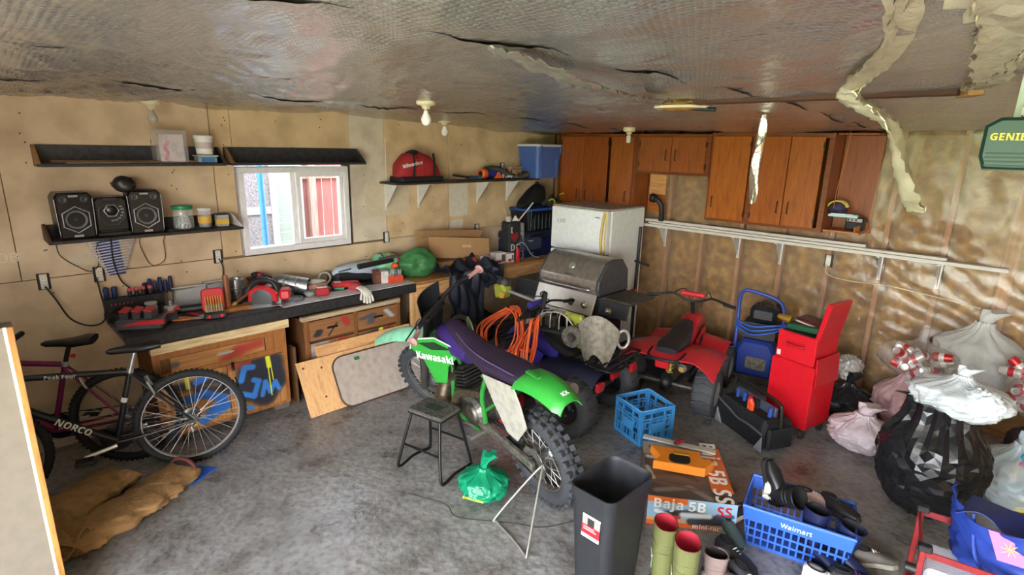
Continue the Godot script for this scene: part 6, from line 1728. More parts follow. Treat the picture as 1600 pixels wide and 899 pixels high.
	part("rear_fender", MB.new().sheet(func(u: float, v: float) -> Vector3:
		var x := lerpf(0.04, -0.34, u)
		var hw := lerpf(0.135, 0.095, u) * (1.0 if u < 0.92 else 0.85)
		return Vector3(x, 0.93 + 0.03 * sin(u * 3.0) - 0.05 * u * u - 0.055 * pow(absf(v * 2 - 1), 3.0), lerpf(hw, -hw, v)), 18, 14, 0.006), grn, t)
	part("fender_slot", MB.new().at(-0.06, 0.962, -0.03, 0, 0, 3).box(Vector3.ZERO, Vector3(0.12, 0.012, 0.03), 0.005), mat("2a8a30", 0.5), t)
	words(t, "fender_lettering", "KX", 0.028, mat("e8f4e8", 0.5), Transform3D(Basis(Vector3(0, 0, 1), Vector3(0.96, 0.25, 0), Vector3(-0.2, 0.97, 0)), Vector3(-0.3, 0.925, 0)), 0.002)
	part("seat_piping", MB.new().tube(curve([-0.06, 0.915, -0.07, 0.2, 0.925, -0.085, 0.4, 0.92, -0.085, 0.6, 0.93, -0.075, 0.8, 0.97, -0.05]), 0.004, 6), mat("6a5a86", 0.4), t)
	# wire stand under the rear axle
	var st := thing("axle_stand", "bent steel rod triangle stand propping the motorcycle's rear axle", "stand", Vector3(-1.85, 0, -2.02))
	part("rod", MB.new().tube(curve([0.16, 0.006, 0.14, 0.02, 0.012, 0.1, -0.15, 0.008, 0.06, -0.17, 0.03, 0.05, -0.04, 0.3, -0.12, 0.0, 0.345, -0.15, 0.03, 0.3, -0.1, 0.15, 0.03, 0.12, 0.16, 0.008, 0.14]), 0.007, 8), mat("a9a79f", 0.4, 0.6, 2), st)
	part("hook", MB.new().tube(p3([-0.02, 0.34, -0.15, 0.0, 0.36, -0.16, 0.02, 0.34, -0.15]), 0.008, 6), mat("8a8880", 0.4, 0.6), st)
	# step stool
	var so := thing("step_stool", "small black steel stool with a worn padded top", "stool", Vector3(-2.72, 0, -2.06), 12)
	so.scale.y = 0.9
	part("seat", MB.new().at(0, 0.48, 0, 0, 90).prism(rrect(0.29, 0.22, 0.025), 0.03, 0.008), mat("5d5a56", 0.8, 0, 3, 0.6), so)
	part("seat_edge", MB.new().at(0, 0.463, 0, 0, 90).prism(rrect(0.295, 0.225, 0.025), 0.012, 0.003), mat("1c1c1e", 0.5), so)
	part("worn_patch", MB.new().at(0.0, 0.4962, 0.0, 0, 90).prism(rrect(0.12, 0.08, 0.006), 0.003, 0.001), mat("2c2b2b", 0.7, 0, 2), so)
	for s in [-1, 1]:
		part("leg_loop", MB.new().tube(curve([s * 0.12, 0.46, 0.09, s * 0.17, 0.15, 0.15, s * 0.19, 0.03, 0.16, s * 0.19, 0.012, 0.12, s * 0.19, 0.03, 0.02, s * 0.19, 0.02, -0.08, s * 0.185, 0.012, -0.14, s * 0.18, 0.05, -0.16, s * 0.12, 0.46, -0.09], 8), 0.0105, 8), mat("17181a", 0.35, 0.2), so)
	for z in [-0.135, 0.135]: part("stretcher", MB.new().cyl(Vector3(-0.16, 0.21, z), Vector3(0.16, 0.21, z), 0.008), mat("17181a", 0.35, 0.2), so)
	var gb := tied_bag("green_bag", "tied green plastic shopping bag on the floor by the stool", Vector3(-2.25, 0, -2.08), Vector3(0.15, 0.105, 0.14), 0.24, mat("0f8a62", 0.3, 0, 1), 90, 0.12, 0.2)
	words(gb, "print", "dollarama", 0.02, mat("cfe04a", 0.5), xf(0.06, 0.075, 0.143, 24, 4))
	part("print_block", MB.new().at(0.085, 0.13, 0.112, 38, -24).box(Vector3.ZERO, Vector3(0.05, 0.05, 0.001), 0), mat("3aa283", 0.5, 0, 3), gb)

# ---------------------------------------------------------------- quads
func lug_wheel(parent: Node, called: String, c: Vector3, r: float, wd: float, rim: Material, side: float) -> MeshInstance3D:
	var rub := mat("44464a", 0.8, 0, 2)
	var h := wd / 2
	var w := part(called, MB.new().at(0, 0, 0, 0, 90).lathe([[r * 0.5, -h * 0.8], [r * 0.62, -h], [r * 0.86, -h], [r * 0.96, -h * 0.75], [r, -h * 0.3], [r, h * 0.3], [r * 0.96, h * 0.75], [r * 0.86, h], [r * 0.62, h], [r * 0.5, h * 0.8], [r * 0.5, -h * 0.8]], 40), rub, parent)
	w.position = c
	var d := side * h
	part("rim", MB.new().at(0, 0, 0, 0, 90 * side).lathe([[r * 0.52, h * 0.85], [r * 0.48, h * 0.9], [r * 0.44, h * 0.5], [r * 0.2, h * 0.35], [r * 0.16, h * 0.6], [r * 0.08, h * 0.62], [0.001, h * 0.62]], 28), rim, w)
	var nut := MB.new().cyl(Vector3.ZERO, Vector3(0, 0, side * 0.012), 0.008, -1, 6).mesh(mat("9a9a9c", 0.4, 0.6))
	for i in 4: put(w, "lug_nut", nut, Transform3D(Basis.IDENTITY, Vector3(cos(i * PI / 2) * r * 0.28, sin(i * PI / 2) * r * 0.28, side * h * 0.42)))
	# directional tread lugs
	var l := MB.new().prism(pv([-0.01, -0.006, h * 0.9, 0.02, h * 0.9, 0.034, -0.01, 0.012]), 0.012, 0.003).mesh(rub)
	var n := 18
	for i in n:
		var g := TAU * i / n
		for s in [-1.0, 1.0]:
			var o := Vector3(cos(g), sin(g), 0)
			var y := Vector3(-sin(g), cos(g), 0)
			var b := Basis(Vector3(0, 0, s), y, o * -s) if s > 0 else Basis(Vector3(0, 0, s), y, o)
			put(w, "tread_lug", l, Transform3D(b, o * r * 0.993))
	return w
func quad(label: String, at: Vector3, ry: float, body: Material, plast: Material, r: float, k: float, racks: bool, rim: Material, fw := 0.36) -> Node3D:
	var t := thing("quad_bike", label, "quad bike", at, ry)
	var blk := mat("18191c", 0.5, 0, 2)
	var met := mat("77746e", 0.4, 0.7, 3)
	var wb := 0.82 * k
	var tw := 0.36 * k
	for s in [-1.0, 1.0]:
		lug_wheel(t, "rear_wheel", Vector3(0, r, s * (tw + 0.02)), r, 0.2 * k, rim, s)
		lug_wheel(t, "front_wheel", Vector3(wb, r * 0.95, s * tw), r * 0.95, 0.15 * k, rim, s)
		part("front_arm", MB.new().cyl(Vector3(wb - 0.05, r, s * 0.1), Vector3(wb, r, s * tw * 0.85), 0.014, -1, 8), blk, t)
		part("foot_well", MB.new().bb(0.25 * k, 0.68 * k, r * 0.75, r * 0.75 + 0.02, s * 0.13 * k if s > 0 else -0.36 * k, 0.36 * k if s > 0 else -0.13 * k, 0.004), mat("26272a", 0.6, 0, 2), t)
	part("rear_axle", MB.new().cyl(Vector3(0, r, -tw), Vector3(0, r, tw), 0.02), met, t)
	part("hub_guard", MB.new().at(0, r, 0, 0, 90).lathe([[0.03, -0.05], [0.08, -0.04], [0.085, 0.02], [0.03, 0.05]], 20), blk, t)
	part("swing_arm", MB.new().tube(p3([0, r, 0.06, 0.25 * k, r + 0.03, 0.09, 0.42 * k, r + 0.06, 0.1]), 0.02, 8).tube(p3([0, r, -0.06, 0.25 * k, r + 0.03, -0.09, 0.42 * k, r + 0.06, -0.1]), 0.02, 8), blk, t)
	part("frame", MB.new().tube(curve([-0.12 * k, 0.5 * k, 0.1, 0.2 * k, 0.5 * k, 0.1, 0.5 * k, 0.42 * k, 0.12, wb, 0.44 * k, 0.1]), 0.014, 8).tube(curve([-0.12 * k, 0.5 * k, -0.1, 0.2 * k, 0.5 * k, -0.1, 0.5 * k, 0.42 * k, -0.12, wb, 0.44 * k, -0.1]), 0.014, 8).tube(p3([0.4 * k, 0.22 * k, 0.1, wb, 0.25 * k, 0.1, wb, 0.44 * k, 0.1]), 0.014, 8).tube(p3([0.4 * k, 0.22 * k, -0.1, wb, 0.25 * k, -0.1, wb, 0.44 * k, -0.1]), 0.014, 8), blk, t)
	part("engine", MB.new().at(0.5 * k, 0.32 * k, 0).prism(rrect(0.3 * k, 0.2 * k, 0.05), 0.2 * k, 0.02), met, t)
	# spring and damper at the back
	var sp := []
	for i in 49: sp.append(Vector3(0.02 + 0.12 * k * i / 48.0, r + 0.05 + (0.2 * k) * i / 48.0, -0.0) + Vector3(0, cos(i * PI / 4) * 0.0, sin(i * PI / 4) * 0.03) + Vector3(cos(i * PI / 4) * 0.03, 0, 0))
	part("shock_spring", MB.new().tube(sp, 0.006, 6), mat("b8b04a", 0.4, 0.4), t)
	part("shock_body", MB.new().cyl(Vector3(0.01, r + 0.02, 0), Vector3(0.15 * k, r + 0.28 * k, 0), 0.018), mat("c9b86a", 0.35, 0.7), t)
	part("muffler", MB.new().tube(curve([0.35 * k, 0.45 * k, 0.13, 0.1 * k, 0.44 * k, 0.15, -0.1 * k, 0.45 * k, 0.14]), 0.042 * k, 14), mat("6f6a62", 0.4, 0.7, 2), t)
	part("muffler_tip", MB.new().tube(p3([-0.1 * k, 0.45 * k, 0.14, -0.14 * k, 0.452 * k, 0.14]), 0.022, 12), mat("b08a4a", 0.4, 0.7), t)
	# plastics: rear fender sheet sweeping over both wheels, body, front fenders
	part("rear_fender", MB.new().sheet(func(u: float, v: float) -> Vector3:
		var z := lerpf(-fw, fw, u) * k
		var e := absf(u * 2 - 1)
		var x := lerpf(0.42, -0.24 + 0.06 * e, v) * k
		var drop := pow(clampf((e - 0.55) / 0.45, 0, 1), 1.6)
		return Vector3(x, (0.58 - 0.1 * drop * pow(v, 2.0) - 0.06 * drop - 0.05 * pow(1.0 - v, 2) + 0.02 * sin(v * 4)) * k, z), 30, 14, 0.007), plast, t)
	part("body_cover", MB.new().loft([ring(Vector3(0.32, 0.56, 0) * k, Vector3(0, 0, 0.12) * k, Vector3(0, 0.06, 0) * k, 16, 3.0), ring(Vector3(0.5, 0.6, 0) * k, Vector3(0, 0, 0.11) * k, Vector3(0, 0.09, 0) * k, 16, 3.0), ring(Vector3(0.7, 0.66, 0) * k, Vector3(0, 0, 0.1) * k, Vector3(0, 0.1, 0) * k, 16, 3.0), ring(Vector3(0.86, 0.68, 0) * k, Vector3(0, 0, 0.1) * k, Vector3(0, 0.07, 0) * k, 16, 3.0), ring(Vector3(0.95, 0.62, 0) * k, Vector3(0, 0, 0.09) * k, Vector3(0, 0.05, 0) * k, 16, 3.0)]), body, t)
	part("seat", MB.new().loft([ring(Vector3(-0.12, 0.6, 0) * k, Vector3(0, 0, 0.1) * k, Vector3(0, 0.03, 0) * k, 16, 2.6), ring(Vector3(0.0, 0.615, 0) * k, Vector3(0, 0, 0.13) * k, Vector3(0, 0.05, 0) * k, 16, 2.6), ring(Vector3(0.25, 0.61, 0) * k, Vector3(0, 0, 0.13) * k, Vector3(0, 0.06, 0) * k, 16, 2.6), ring(Vector3(0.42, 0.66, 0) * k, Vector3(0, 0, 0.1) * k, Vector3(0, 0.06, 0) * k, 16, 2.6), ring(Vector3(0.52, 0.72, 0) * k, Vector3(0, 0, 0.07) * k, Vector3(0, 0.03, 0) * k, 16, 2.6)]), mat("232428", 0.45, 0, 1), t)
	for s in [-1.0, 1.0]:
		part("front_fender", MB.new().sheet(func(u: float, v: float) -> Vector3:
			var x := wb + lerpf(-0.3, 0.24, u) * k
			return Vector3(x, (0.54 - 0.42 * pow(u - 0.52, 2) - 0.05 * v) * k, s * lerpf(0.08, 0.4, v) * k) if s > 0 else Vector3(x, (0.54 - 0.42 * pow(u - 0.52, 2) - 0.05 * (1 - v)) * k, -lerpf(0.4, 0.08, v) * k), 14, 8, 0.007), body, t)
		part("side_panel", MB.new().at(0.62 * k, 0.5 * k, s * 0.13 * k).prism(pv([-0.16 * k, 0.05 * k, 0.16 * k, 0.14 * k, 0.2 * k, 0.0, 0.1 * k, -0.1 * k, -0.1 * k, -0.08 * k]), 0.012, 0.004), body, t)
		part("panel_inset", MB.new().at(0.62 * k, 0.52 * k, s * (0.13 * k + 0.008)).prism(rrect(0.12 * k, 0.09 * k, 0.01), 0.006, 0.002), blk, t)
	# bars
	part("steering_column", MB.new().cyl(Vector3(0.8, 0.6, 0) * k, Vector3(0.68, 0.9, 0) * k, 0.018), blk, t)
	var hb := part("handlebar", MB.new().tube(curve([0.56 * k, 0.95 * k, -0.36 * k, 0.64 * k, 0.97 * k, -0.2 * k, 0.68 * k, 0.91 * k, -0.06, 0.68 * k, 0.91 * k, 0.06, 0.64 * k, 0.97 * k, 0.2 * k, 0.56 * k, 0.95 * k, 0.36 * k]), 0.011, 8), mat("2a2a2c", 0.4, 0.4), t)
	part("bar_pad", MB.new().cyl(Vector3(0.66 * k, 0.985 * k, -0.12 * k), Vector3(0.66 * k, 0.985 * k, 0.12 * k), 0.024), body, hb)
	for s in [-1, 1]:
		part("grip", MB.new().cyl(Vector3(0.565 * k, 0.952 * k, s * 0.33 * k), Vector3(0.53 * k, 0.945 * k, s * 0.45 * k), 0.016), blk, hb)
		part("lever", MB.new().tube(curve([0.63 * k, 0.96 * k, s * 0.24 * k, 0.66 * k, 0.95 * k, s * 0.3 * k, 0.62 * k, 0.93 * k, s * 0.44 * k]), 0.005, 6), mat("1c1c1e", 0.4, 0.3), hb)
	part("control_cable", MB.new().tube(curve([0.62 * k, 0.97 * k, -0.2 * k, 0.78 * k, 1.0 * k, -0.12 * k, 0.85 * k, 0.8 * k, -0.04]), 0.005, 6).tube(curve([0.62 * k, 0.97 * k, 0.2 * k, 0.78 * k, 1.0 * k, 0.12 * k, 0.85 * k, 0.8 * k, 0.04]), 0.005, 6), blk, t)
	part("tail_light", MB.new().bb(-0.235 * k, -0.2 * k, 0.46 * k, 0.53 * k, -0.06, 0.06, 0.008), mat("b81f26", 0.25), t)
	part("grab_bar", MB.new().tube(curve([-0.05 * k, 0.58 * k, -0.16 * k, -0.24 * k, 0.56 * k, -0.12 * k, -0.25 * k, 0.56 * k, 0.12 * k, -0.05 * k, 0.58 * k, 0.16 * k]), 0.011, 8), blk, t)
	if racks:
		for x0 in [-0.3, 0.78]:
			var rk := part("rack", MB.new().tube(p3([x0 * k, 0.66 * k, -0.3 * k, (x0 + 0.36) * k, 0.67 * k, -0.3 * k, (x0 + 0.36) * k, 0.67 * k, 0.3 * k, x0 * k, 0.66 * k, 0.3 * k]), 0.011, 8, true), blk, t)
			for i in 4: part("rack_bar", MB.new().cyl(Vector3((x0 + 0.07 + i * 0.075) * k, 0.665 * k, -0.3 * k), Vector3((x0 + 0.07 + i * 0.075) * k, 0.668 * k, 0.3 * k), 0.007, -1, 6), blk, rk)
			for s in [-1, 1]: part("rack_leg", MB.new().cyl(Vector3((x0 + 0.15) * k, 0.66 * k, s * 0.24 * k), Vector3((x0 + 0.17) * k, 0.55 * k, s * 0.2 * k), 0.008, -1, 6), blk, rk)
		for s in [-1, 1]: part("side_light", MB.new().bb(-0.26 * k, -0.22 * k, 0.44 * k, 0.52 * k, s * 0.3 * k - 0.045, s * 0.3 * k + 0.045, 0.008), mat("c0252c", 0.25), t)
	return t
func make_quads() -> void:
	quad("dark blue and purple quad bike with black racks behind the motorcycle", Vector3(-2.42, 0, -3.42), 186, mat("3a3494", 0.35, 0, 1), mat("1e2240", 0.4, 0, 2), 0.23, 0.88, true, mat("1d1d20", 0.5, 0.2))
	quad("small red quad bike with black seat near the insulated wall", Vector3(-2.13, 0, -4.1), 102, mat("c62030", 0.35, 0, 1), mat("cf2636", 0.35, 0, 1), 0.205, 0.88, false, mat("a9a9aa", 0.35, 0.6), 0.47)

# ---------------------------------------------------------------- barbecue and the heap on the blue quad
func make_grill() -> void:
	var ss := mat("b3aca2", 0.32, 0.75, 2)
	var blk := mat("26272b", 0.5, 0, 2)
	var t := thing("barbecue_grill", "stainless steel gas barbecue with black side shelves before the refrigerator", "barbecue", Vector3(-3.17, 0, -4.2))
	part("cart", MB.new().bb(-0.32, 0.32, 0.08, 0.62, -0.24, 0.22, 0.01), mat("1b1c20", 0.5), t)
	for x in [-0.28, 0.28]: part("castor", MB.new().cyl(Vector3(x - 0.02, 0.04, 0.15), Vector3(x + 0.02, 0.04, 0.15), 0.04), blk, t)
	part("fire_box", MB.new().bb(-0.36, 0.36, 0.6, 0.84, -0.26, 0.2, 0.015), blk, t)
	part("control_panel", MB.new().at(-0.02, 0.755, 0.235, 0, -20).box(Vector3.ZERO, Vector3(0.7, 0.2, 0.025), 0.006), mat("c0bcb5", 0.3, 0.8, 1), t)
	for x in [-0.26, 0.08, 0.24, 0.5]:
		var k := part("knob", MB.new().at(x, 0.75, 0.255, 0, 70).lathe([[0.034, 0.0], [0.036, 0.008], [0.028, 0.012], [0.024, 0.035], [0.001, 0.038]], 18), mat("c4c2bd", 0.25, 0.8, 0), t)
		part("knob_grip", MB.new().at(x, 0.765, 0.285, 0, -20).box(Vector3.ZERO, Vector3(0.01, 0.044, 0.02), 0.003), mat("8f8d88", 0.3, 0.7), k)
	var prof := [[0.21, 0.0], [0.235, 0.06], [0.225, 0.14], [0.1, 0.285], [0.0, 0.315], [-0.14, 0.3], [-0.23, 0.2], [-0.25, 0.0]]
	var rows := []
	for x in [-0.33, 0.33]:
		var r := PackedVector3Array()
		for p in prof: r.append(Vector3(x, 0.845 + p[1], p[0]))
		rows.append(r)
	var lid := part("lid", MB.new().sheet(func(u: float, v: float) -> Vector3:
		var f := u * 7.0
		var i := mini(int(f), 6)
		var a: Vector3 = rows[0][i]
		return Vector3(lerpf(-0.33, 0.33, v), 0, 0) + Vector3(0, 1, 1) * a.lerp(rows[0][i + 1], f - i), 28, 2, 0.006), ss, t)
	for s in [-1.0, 1.0]:
		var pl := PackedVector2Array()
		for p in prof: pl.append(Vector2(-s * p[0], p[1]))
		part("lid_side", MB.new().at(s * 0.345, 0.845, 0, 90 * s).prism(pl, 0.035, 0.008), mat("515256", 0.45, 0.2, 2), lid)
	part("lid_handle", MB.new().tube(curve([-0.27, 0.9, 0.235, -0.26, 0.9, 0.275, 0, 0.9, 0.28, 0.26, 0.9, 0.275, 0.27, 0.9, 0.235]), 0.012, 10), mat("d0cdc8", 0.25, 0.85, 0), lid)
	part("thermometer", MB.new().at(0, 1.07, 0.165, 0, 48).lathe([[0.038, 0.0], [0.038, 0.01], [0.03, 0.014], [0.001, 0.013]], 22), mat("c9c7c2", 0.25, 0.7, 0), lid)
	part("emblem", MB.new().at(0, 0.995, 0.215, 0, -30).box(Vector3.ZERO, Vector3(0.1, 0.02, 0.004), 0.001), mat("6a645c", 0.4, 0.6), lid)
	for s in [-1.0, 1.0]:
		part("side_shelf", MB.new().bb(0.37 if s > 0 else -0.68, 0.68 if s > 0 else -0.37, 0.815, 0.845, -0.22, 0.2, 0.008), mat("5b544d", 0.55, 0.2, 3), t)
		part("shelf_front", MB.new().at(s * 0.525, 0.76, 0.215, 0, -12).box(Vector3.ZERO, Vector3(0.31, 0.14, 0.02), 0.008), mat("2f3035", 0.5), t)
	var jp := thing("jack_handle", "black upright pole with a red collar right of the refrigerator", "pole", Vector3(-3.12, 0, -5.08))
	part("pole", MB.new().cyl(Vector3(0, 0, 0), Vector3(0.0, 1.35, -0.02), 0.017), mat("1b1c1e", 0.45), jp)
	part("red_collar", MB.new().at(0.0, 0.62, 0.01).prism(rrect(0.07, 0.11, 0.02), 0.05, 0.01), mat("c0302a", 0.4), jp)
	part("cross_grip", MB.new().cyl(Vector3(-0.02, 0.98, 0.0), Vector3(0.17, 0.97, 0.05), 0.014), mat("1b1c1e", 0.45), jp)
	part("foot", MB.new().bb(-0.06, 0.06, 0, 0.03, -0.05, 0.05, 0.006), mat("1b1c1e", 0.45), jp)
	# string trimmer across the quad
	var lime := mat("a3ab3e", 0.45, 0, 1)
	var tr := thing("string_trimmer", "lime green string trimmer with a grey shaft laid over the quad", "trimmer", Vector3(-3.0, 0.83, -3.4), 0)
	part("shaft", MB.new().cyl(Vector3(-0.38, 0.06, 0), Vector3(0.32, 0.0, 0), 0.014), mat("c3c4c4", 0.35, 0.6), tr)
	part("motor_head", MB.new().at(-0.45, 0.05, 0, 0, 0, 20).prism(pv([-0.08, -0.05, 0.03, -0.07, 0.08, -0.01, 0.05, 0.06, -0.06, 0.07]), 0.11, 0.02), lime, tr)
	part("guard", MB.new().at(-0.45, 0.12, -0.02).ball(Vector3.ZERO, Vector3(0.08, 0.04, 0.07), 12), mat("34352f", 0.5), tr)
	part("spool", MB.new().cyl(Vector3(-0.4, 0.035, 0.04), Vector3(-0.39, 0.03, 0.08), 0.03), mat("c2a13a", 0.5), tr)
	part("front_handle", MB.new().at(0.06, 0.05, 0.02, 0, 0, -8).box(Vector3.ZERO, Vector3(0.045, 0.19, 0.04), 0.012), mat("1d1e20", 0.5), tr)
	part("rear_handle", MB.new().at(0.38, -0.08, 0).prism(pv([-0.1, 0.1, 0.08, 0.1, 0.16, -0.1, 0.2, -0.13, 0.18, -0.2, 0.06, -0.19, 0.03, -0.13, 0.0, 0.03, -0.1, 0.06]), 0.06, 0.015), lime, tr)
	part("trigger_hole", MB.new().at(0.45, -0.1, 0.0).prism(pv([-0.03, 0.06, 0.01, 0.06, 0.07, -0.06, 0.02, -0.06]), 0.065, 0.004), mat("24262a", 0.6), tr)
	# orange cords hung over the quad's front rack
	for q in [[-3.02, 0.83, 9, 0.24, 0.4, 101, "tangled orange extension cord spread over the quad's front"], [-2.78, 0.8, 8, 0.07, 0.42, 102, "orange extension cord tied in a hanging bundle"]]:
		rng.seed = q[5]
		var c := thing("extension_cord", q[6], "cord", Vector3(q[0], q[1], -3.06))
		for i in q[2]:
			var w: float = q[3] * (0.5 + 0.6 * rng.randf())
			var d: float = q[4] * (0.75 + 0.35 * rng.randf())
			var zz := rng.randf_range(-0.05, 0.07)
			var sk := rng.randf_range(-0.1, 0.1)
			part("loop", MB.new().tube(curve([-w * 0.3, 0.0 + 0.03 * rng.randf(), zz - 0.08, -w + sk, -d * 0.45, zz + 0.05, -w * 0.7 + sk, -d, zz + 0.08, w * 0.4 + sk * 0.5, -d * 0.95, zz + 0.09, w * 0.9, -d * 0.45, zz + 0.06, w * 0.5, 0.02, zz, -w * 0.3, 0.03, zz - 0.08], 7), 0.0065, 6), mat("ec5a26" if i % 2 else "f06a34", 0.4, 0, 0), c)
		if q[5] == 102: part("tie", MB.new().tube(arc(Vector3(0.01, -0.2, 0.06), Vector3(0.045, 0, 0), Vector3(0, 0.01, 0.05), 0, 360, 14), 0.01, 6), mat("ea5522", 0.4), c)
	# radio-controlled buggy on the quad's seat
	var rc := thing("model_buggy", "radio controlled buggy with a wire roll cage on the quad's seat", "model car", Vector3(-2.74, 0.63, -3.34), 14)
	part("chassis", MB.new().bb(-0.2, 0.2, 0.05, 0.08, -0.07, 0.07, 0.01), mat("2a2a2c", 0.5), rc)
	for x in [-0.19, 0.19]:
		for z in [-0.13, 0.13]:
			var w := part("wheel", MB.new().at(x, 0.085, z, 0, 90).lathe([[0.04, -0.035], [0.075, -0.038], [0.085, -0.02], [0.085, 0.02], [0.075, 0.038], [0.04, 0.035], [0.035, 0.0], [0.04, -0.035]], 24), mat("77736c", 0.8, 0, 3, 1.0), rc)
			part("hub", MB.new().at(x, 0.085, z, 0, 90).lathe([[0.04, 0.02], [0.02, 0.01], [0.001, 0.012]], 14).at(x, 0.085, z, 0, -90).lathe([[0.04, 0.02], [0.02, 0.01], [0.001, 0.012]], 14), mat("35322e", 0.6), w)
	for z in [-0.06, 0.06]: part("cage_bar", MB.new().tube(curve([-0.2, 0.1, z, -0.12, 0.2, z, 0.02, 0.23, z * 0.8, 0.12, 0.18, z * 0.8, 0.2, 0.09, z]), 0.006, 6), mat("b9b5ac", 0.4, 0.5), rc)
	for x in [-0.12, -0.04, 0.04, 0.11]: part("cage_cross", MB.new().tube(curve([x, 0.1, -0.07, x, 0.2, -0.055, x, 0.215, 0.055, x, 0.1, 0.07]), 0.005, 6), mat("b9b5ac", 0.4, 0.5), rc)
	part("engine", MB.new().at(-0.06, 0.13, 0).box(Vector3.ZERO, Vector3(0.1, 0.09, 0.08), 0.015), mat("5e5a54", 0.4, 0.6, 3), rc)
	var gf := thing("plastic_shroud", "weathered grey plastic shroud lying on the quad's rear rack", "shroud", Vector3(-2.36, 0.64, -3.38), 20)
	part("shell", MB.new().sheet(func(u: float, v: float) -> Vector3:
		var w := 0.17 * (1.0 - 0.55 * pow(v, 1.5))
		return Vector3(lerpf(-w, w, u) + 0.03 * v, 0.28 - 0.26 * v - 0.12 * pow(2 * u - 1, 2), 0.02 + 0.14 * v + 0.06 * (1.0 - pow(2 * u - 1, 2))), 18, 18, 0.008), mat("9a958a", 0.75, 0, 3), gf)
	part("rim_ring", MB.new().tube(arc(Vector3(0.19, 0.1, 0.0), Vector3(0.04, 0, -0.02), Vector3(0, 0.07, 0), 0, 360, 20), 0.012, 8), mat("a9a8a6", 0.4, 0.5), gf)
	var gc := thing("gas_can", "red plastic gas can behind the motorcycle seat", "gas can", Vector3(-2.85, 0, -2.87), 20)
	part("tank", MB.new().at(0, 0.15, 0).prism(pv([-0.12, -0.15, 0.12, -0.15, 0.13, 0.05, 0.06, 0.16, -0.1, 0.17, -0.13, 0.05]), 0.18, 0.03), mat("d02a28", 0.35), gc)
	part("handle", MB.new().tube(curve([-0.08, 0.31, 0, -0.05, 0.36, 0, 0.04, 0.36, 0, 0.06, 0.3, 0]), 0.018, 8), mat("c02420", 0.35), gc)
	part("spout", MB.new().cyl(Vector3(0.09, 0.24, 0), Vector3(0.16, 0.34, 0), 0.022, 0.014), mat("1c1c1c", 0.5), gc)
	var vc := thing("shop_vacuum", "black and grey shop vacuum between the bench and the quad", "vacuum", Vector3(-3.72, 0, -3.15), 0)
	part("drum", MB.new().lathe([[0.001, 0.04], [0.17, 0.04], [0.2, 0.08], [0.21, 0.36], [0.215, 0.38]], 28), mat("33343a", 0.5), vc)
	part("motor_dome", MB.new().lathe([[0.215, 0.38], [0.21, 0.44], [0.14, 0.52], [0.06, 0.55], [0.001, 0.555]], 28), mat("3b3430", 0.5, 0, 2), vc)
	part("hose", MB.new().tube(curve([0.2, 0.25, 0.05, 0.28, 0.4, 0.1, 0.2, 0.58, 0.05, 0.0, 0.62, 0.0, -0.1, 0.56, 0.05]), 0.025, 10), mat("17181a", 0.5), vc)
	for i in 3: part("castor", MB.new().ball(Vector3(cos(i * 2.1) * 0.18, 0.03, sin(i * 2.1) * 0.18), Vector3(0.03, 0.03, 0.03), 10), mat("1a1a1a", 0.5), vc)

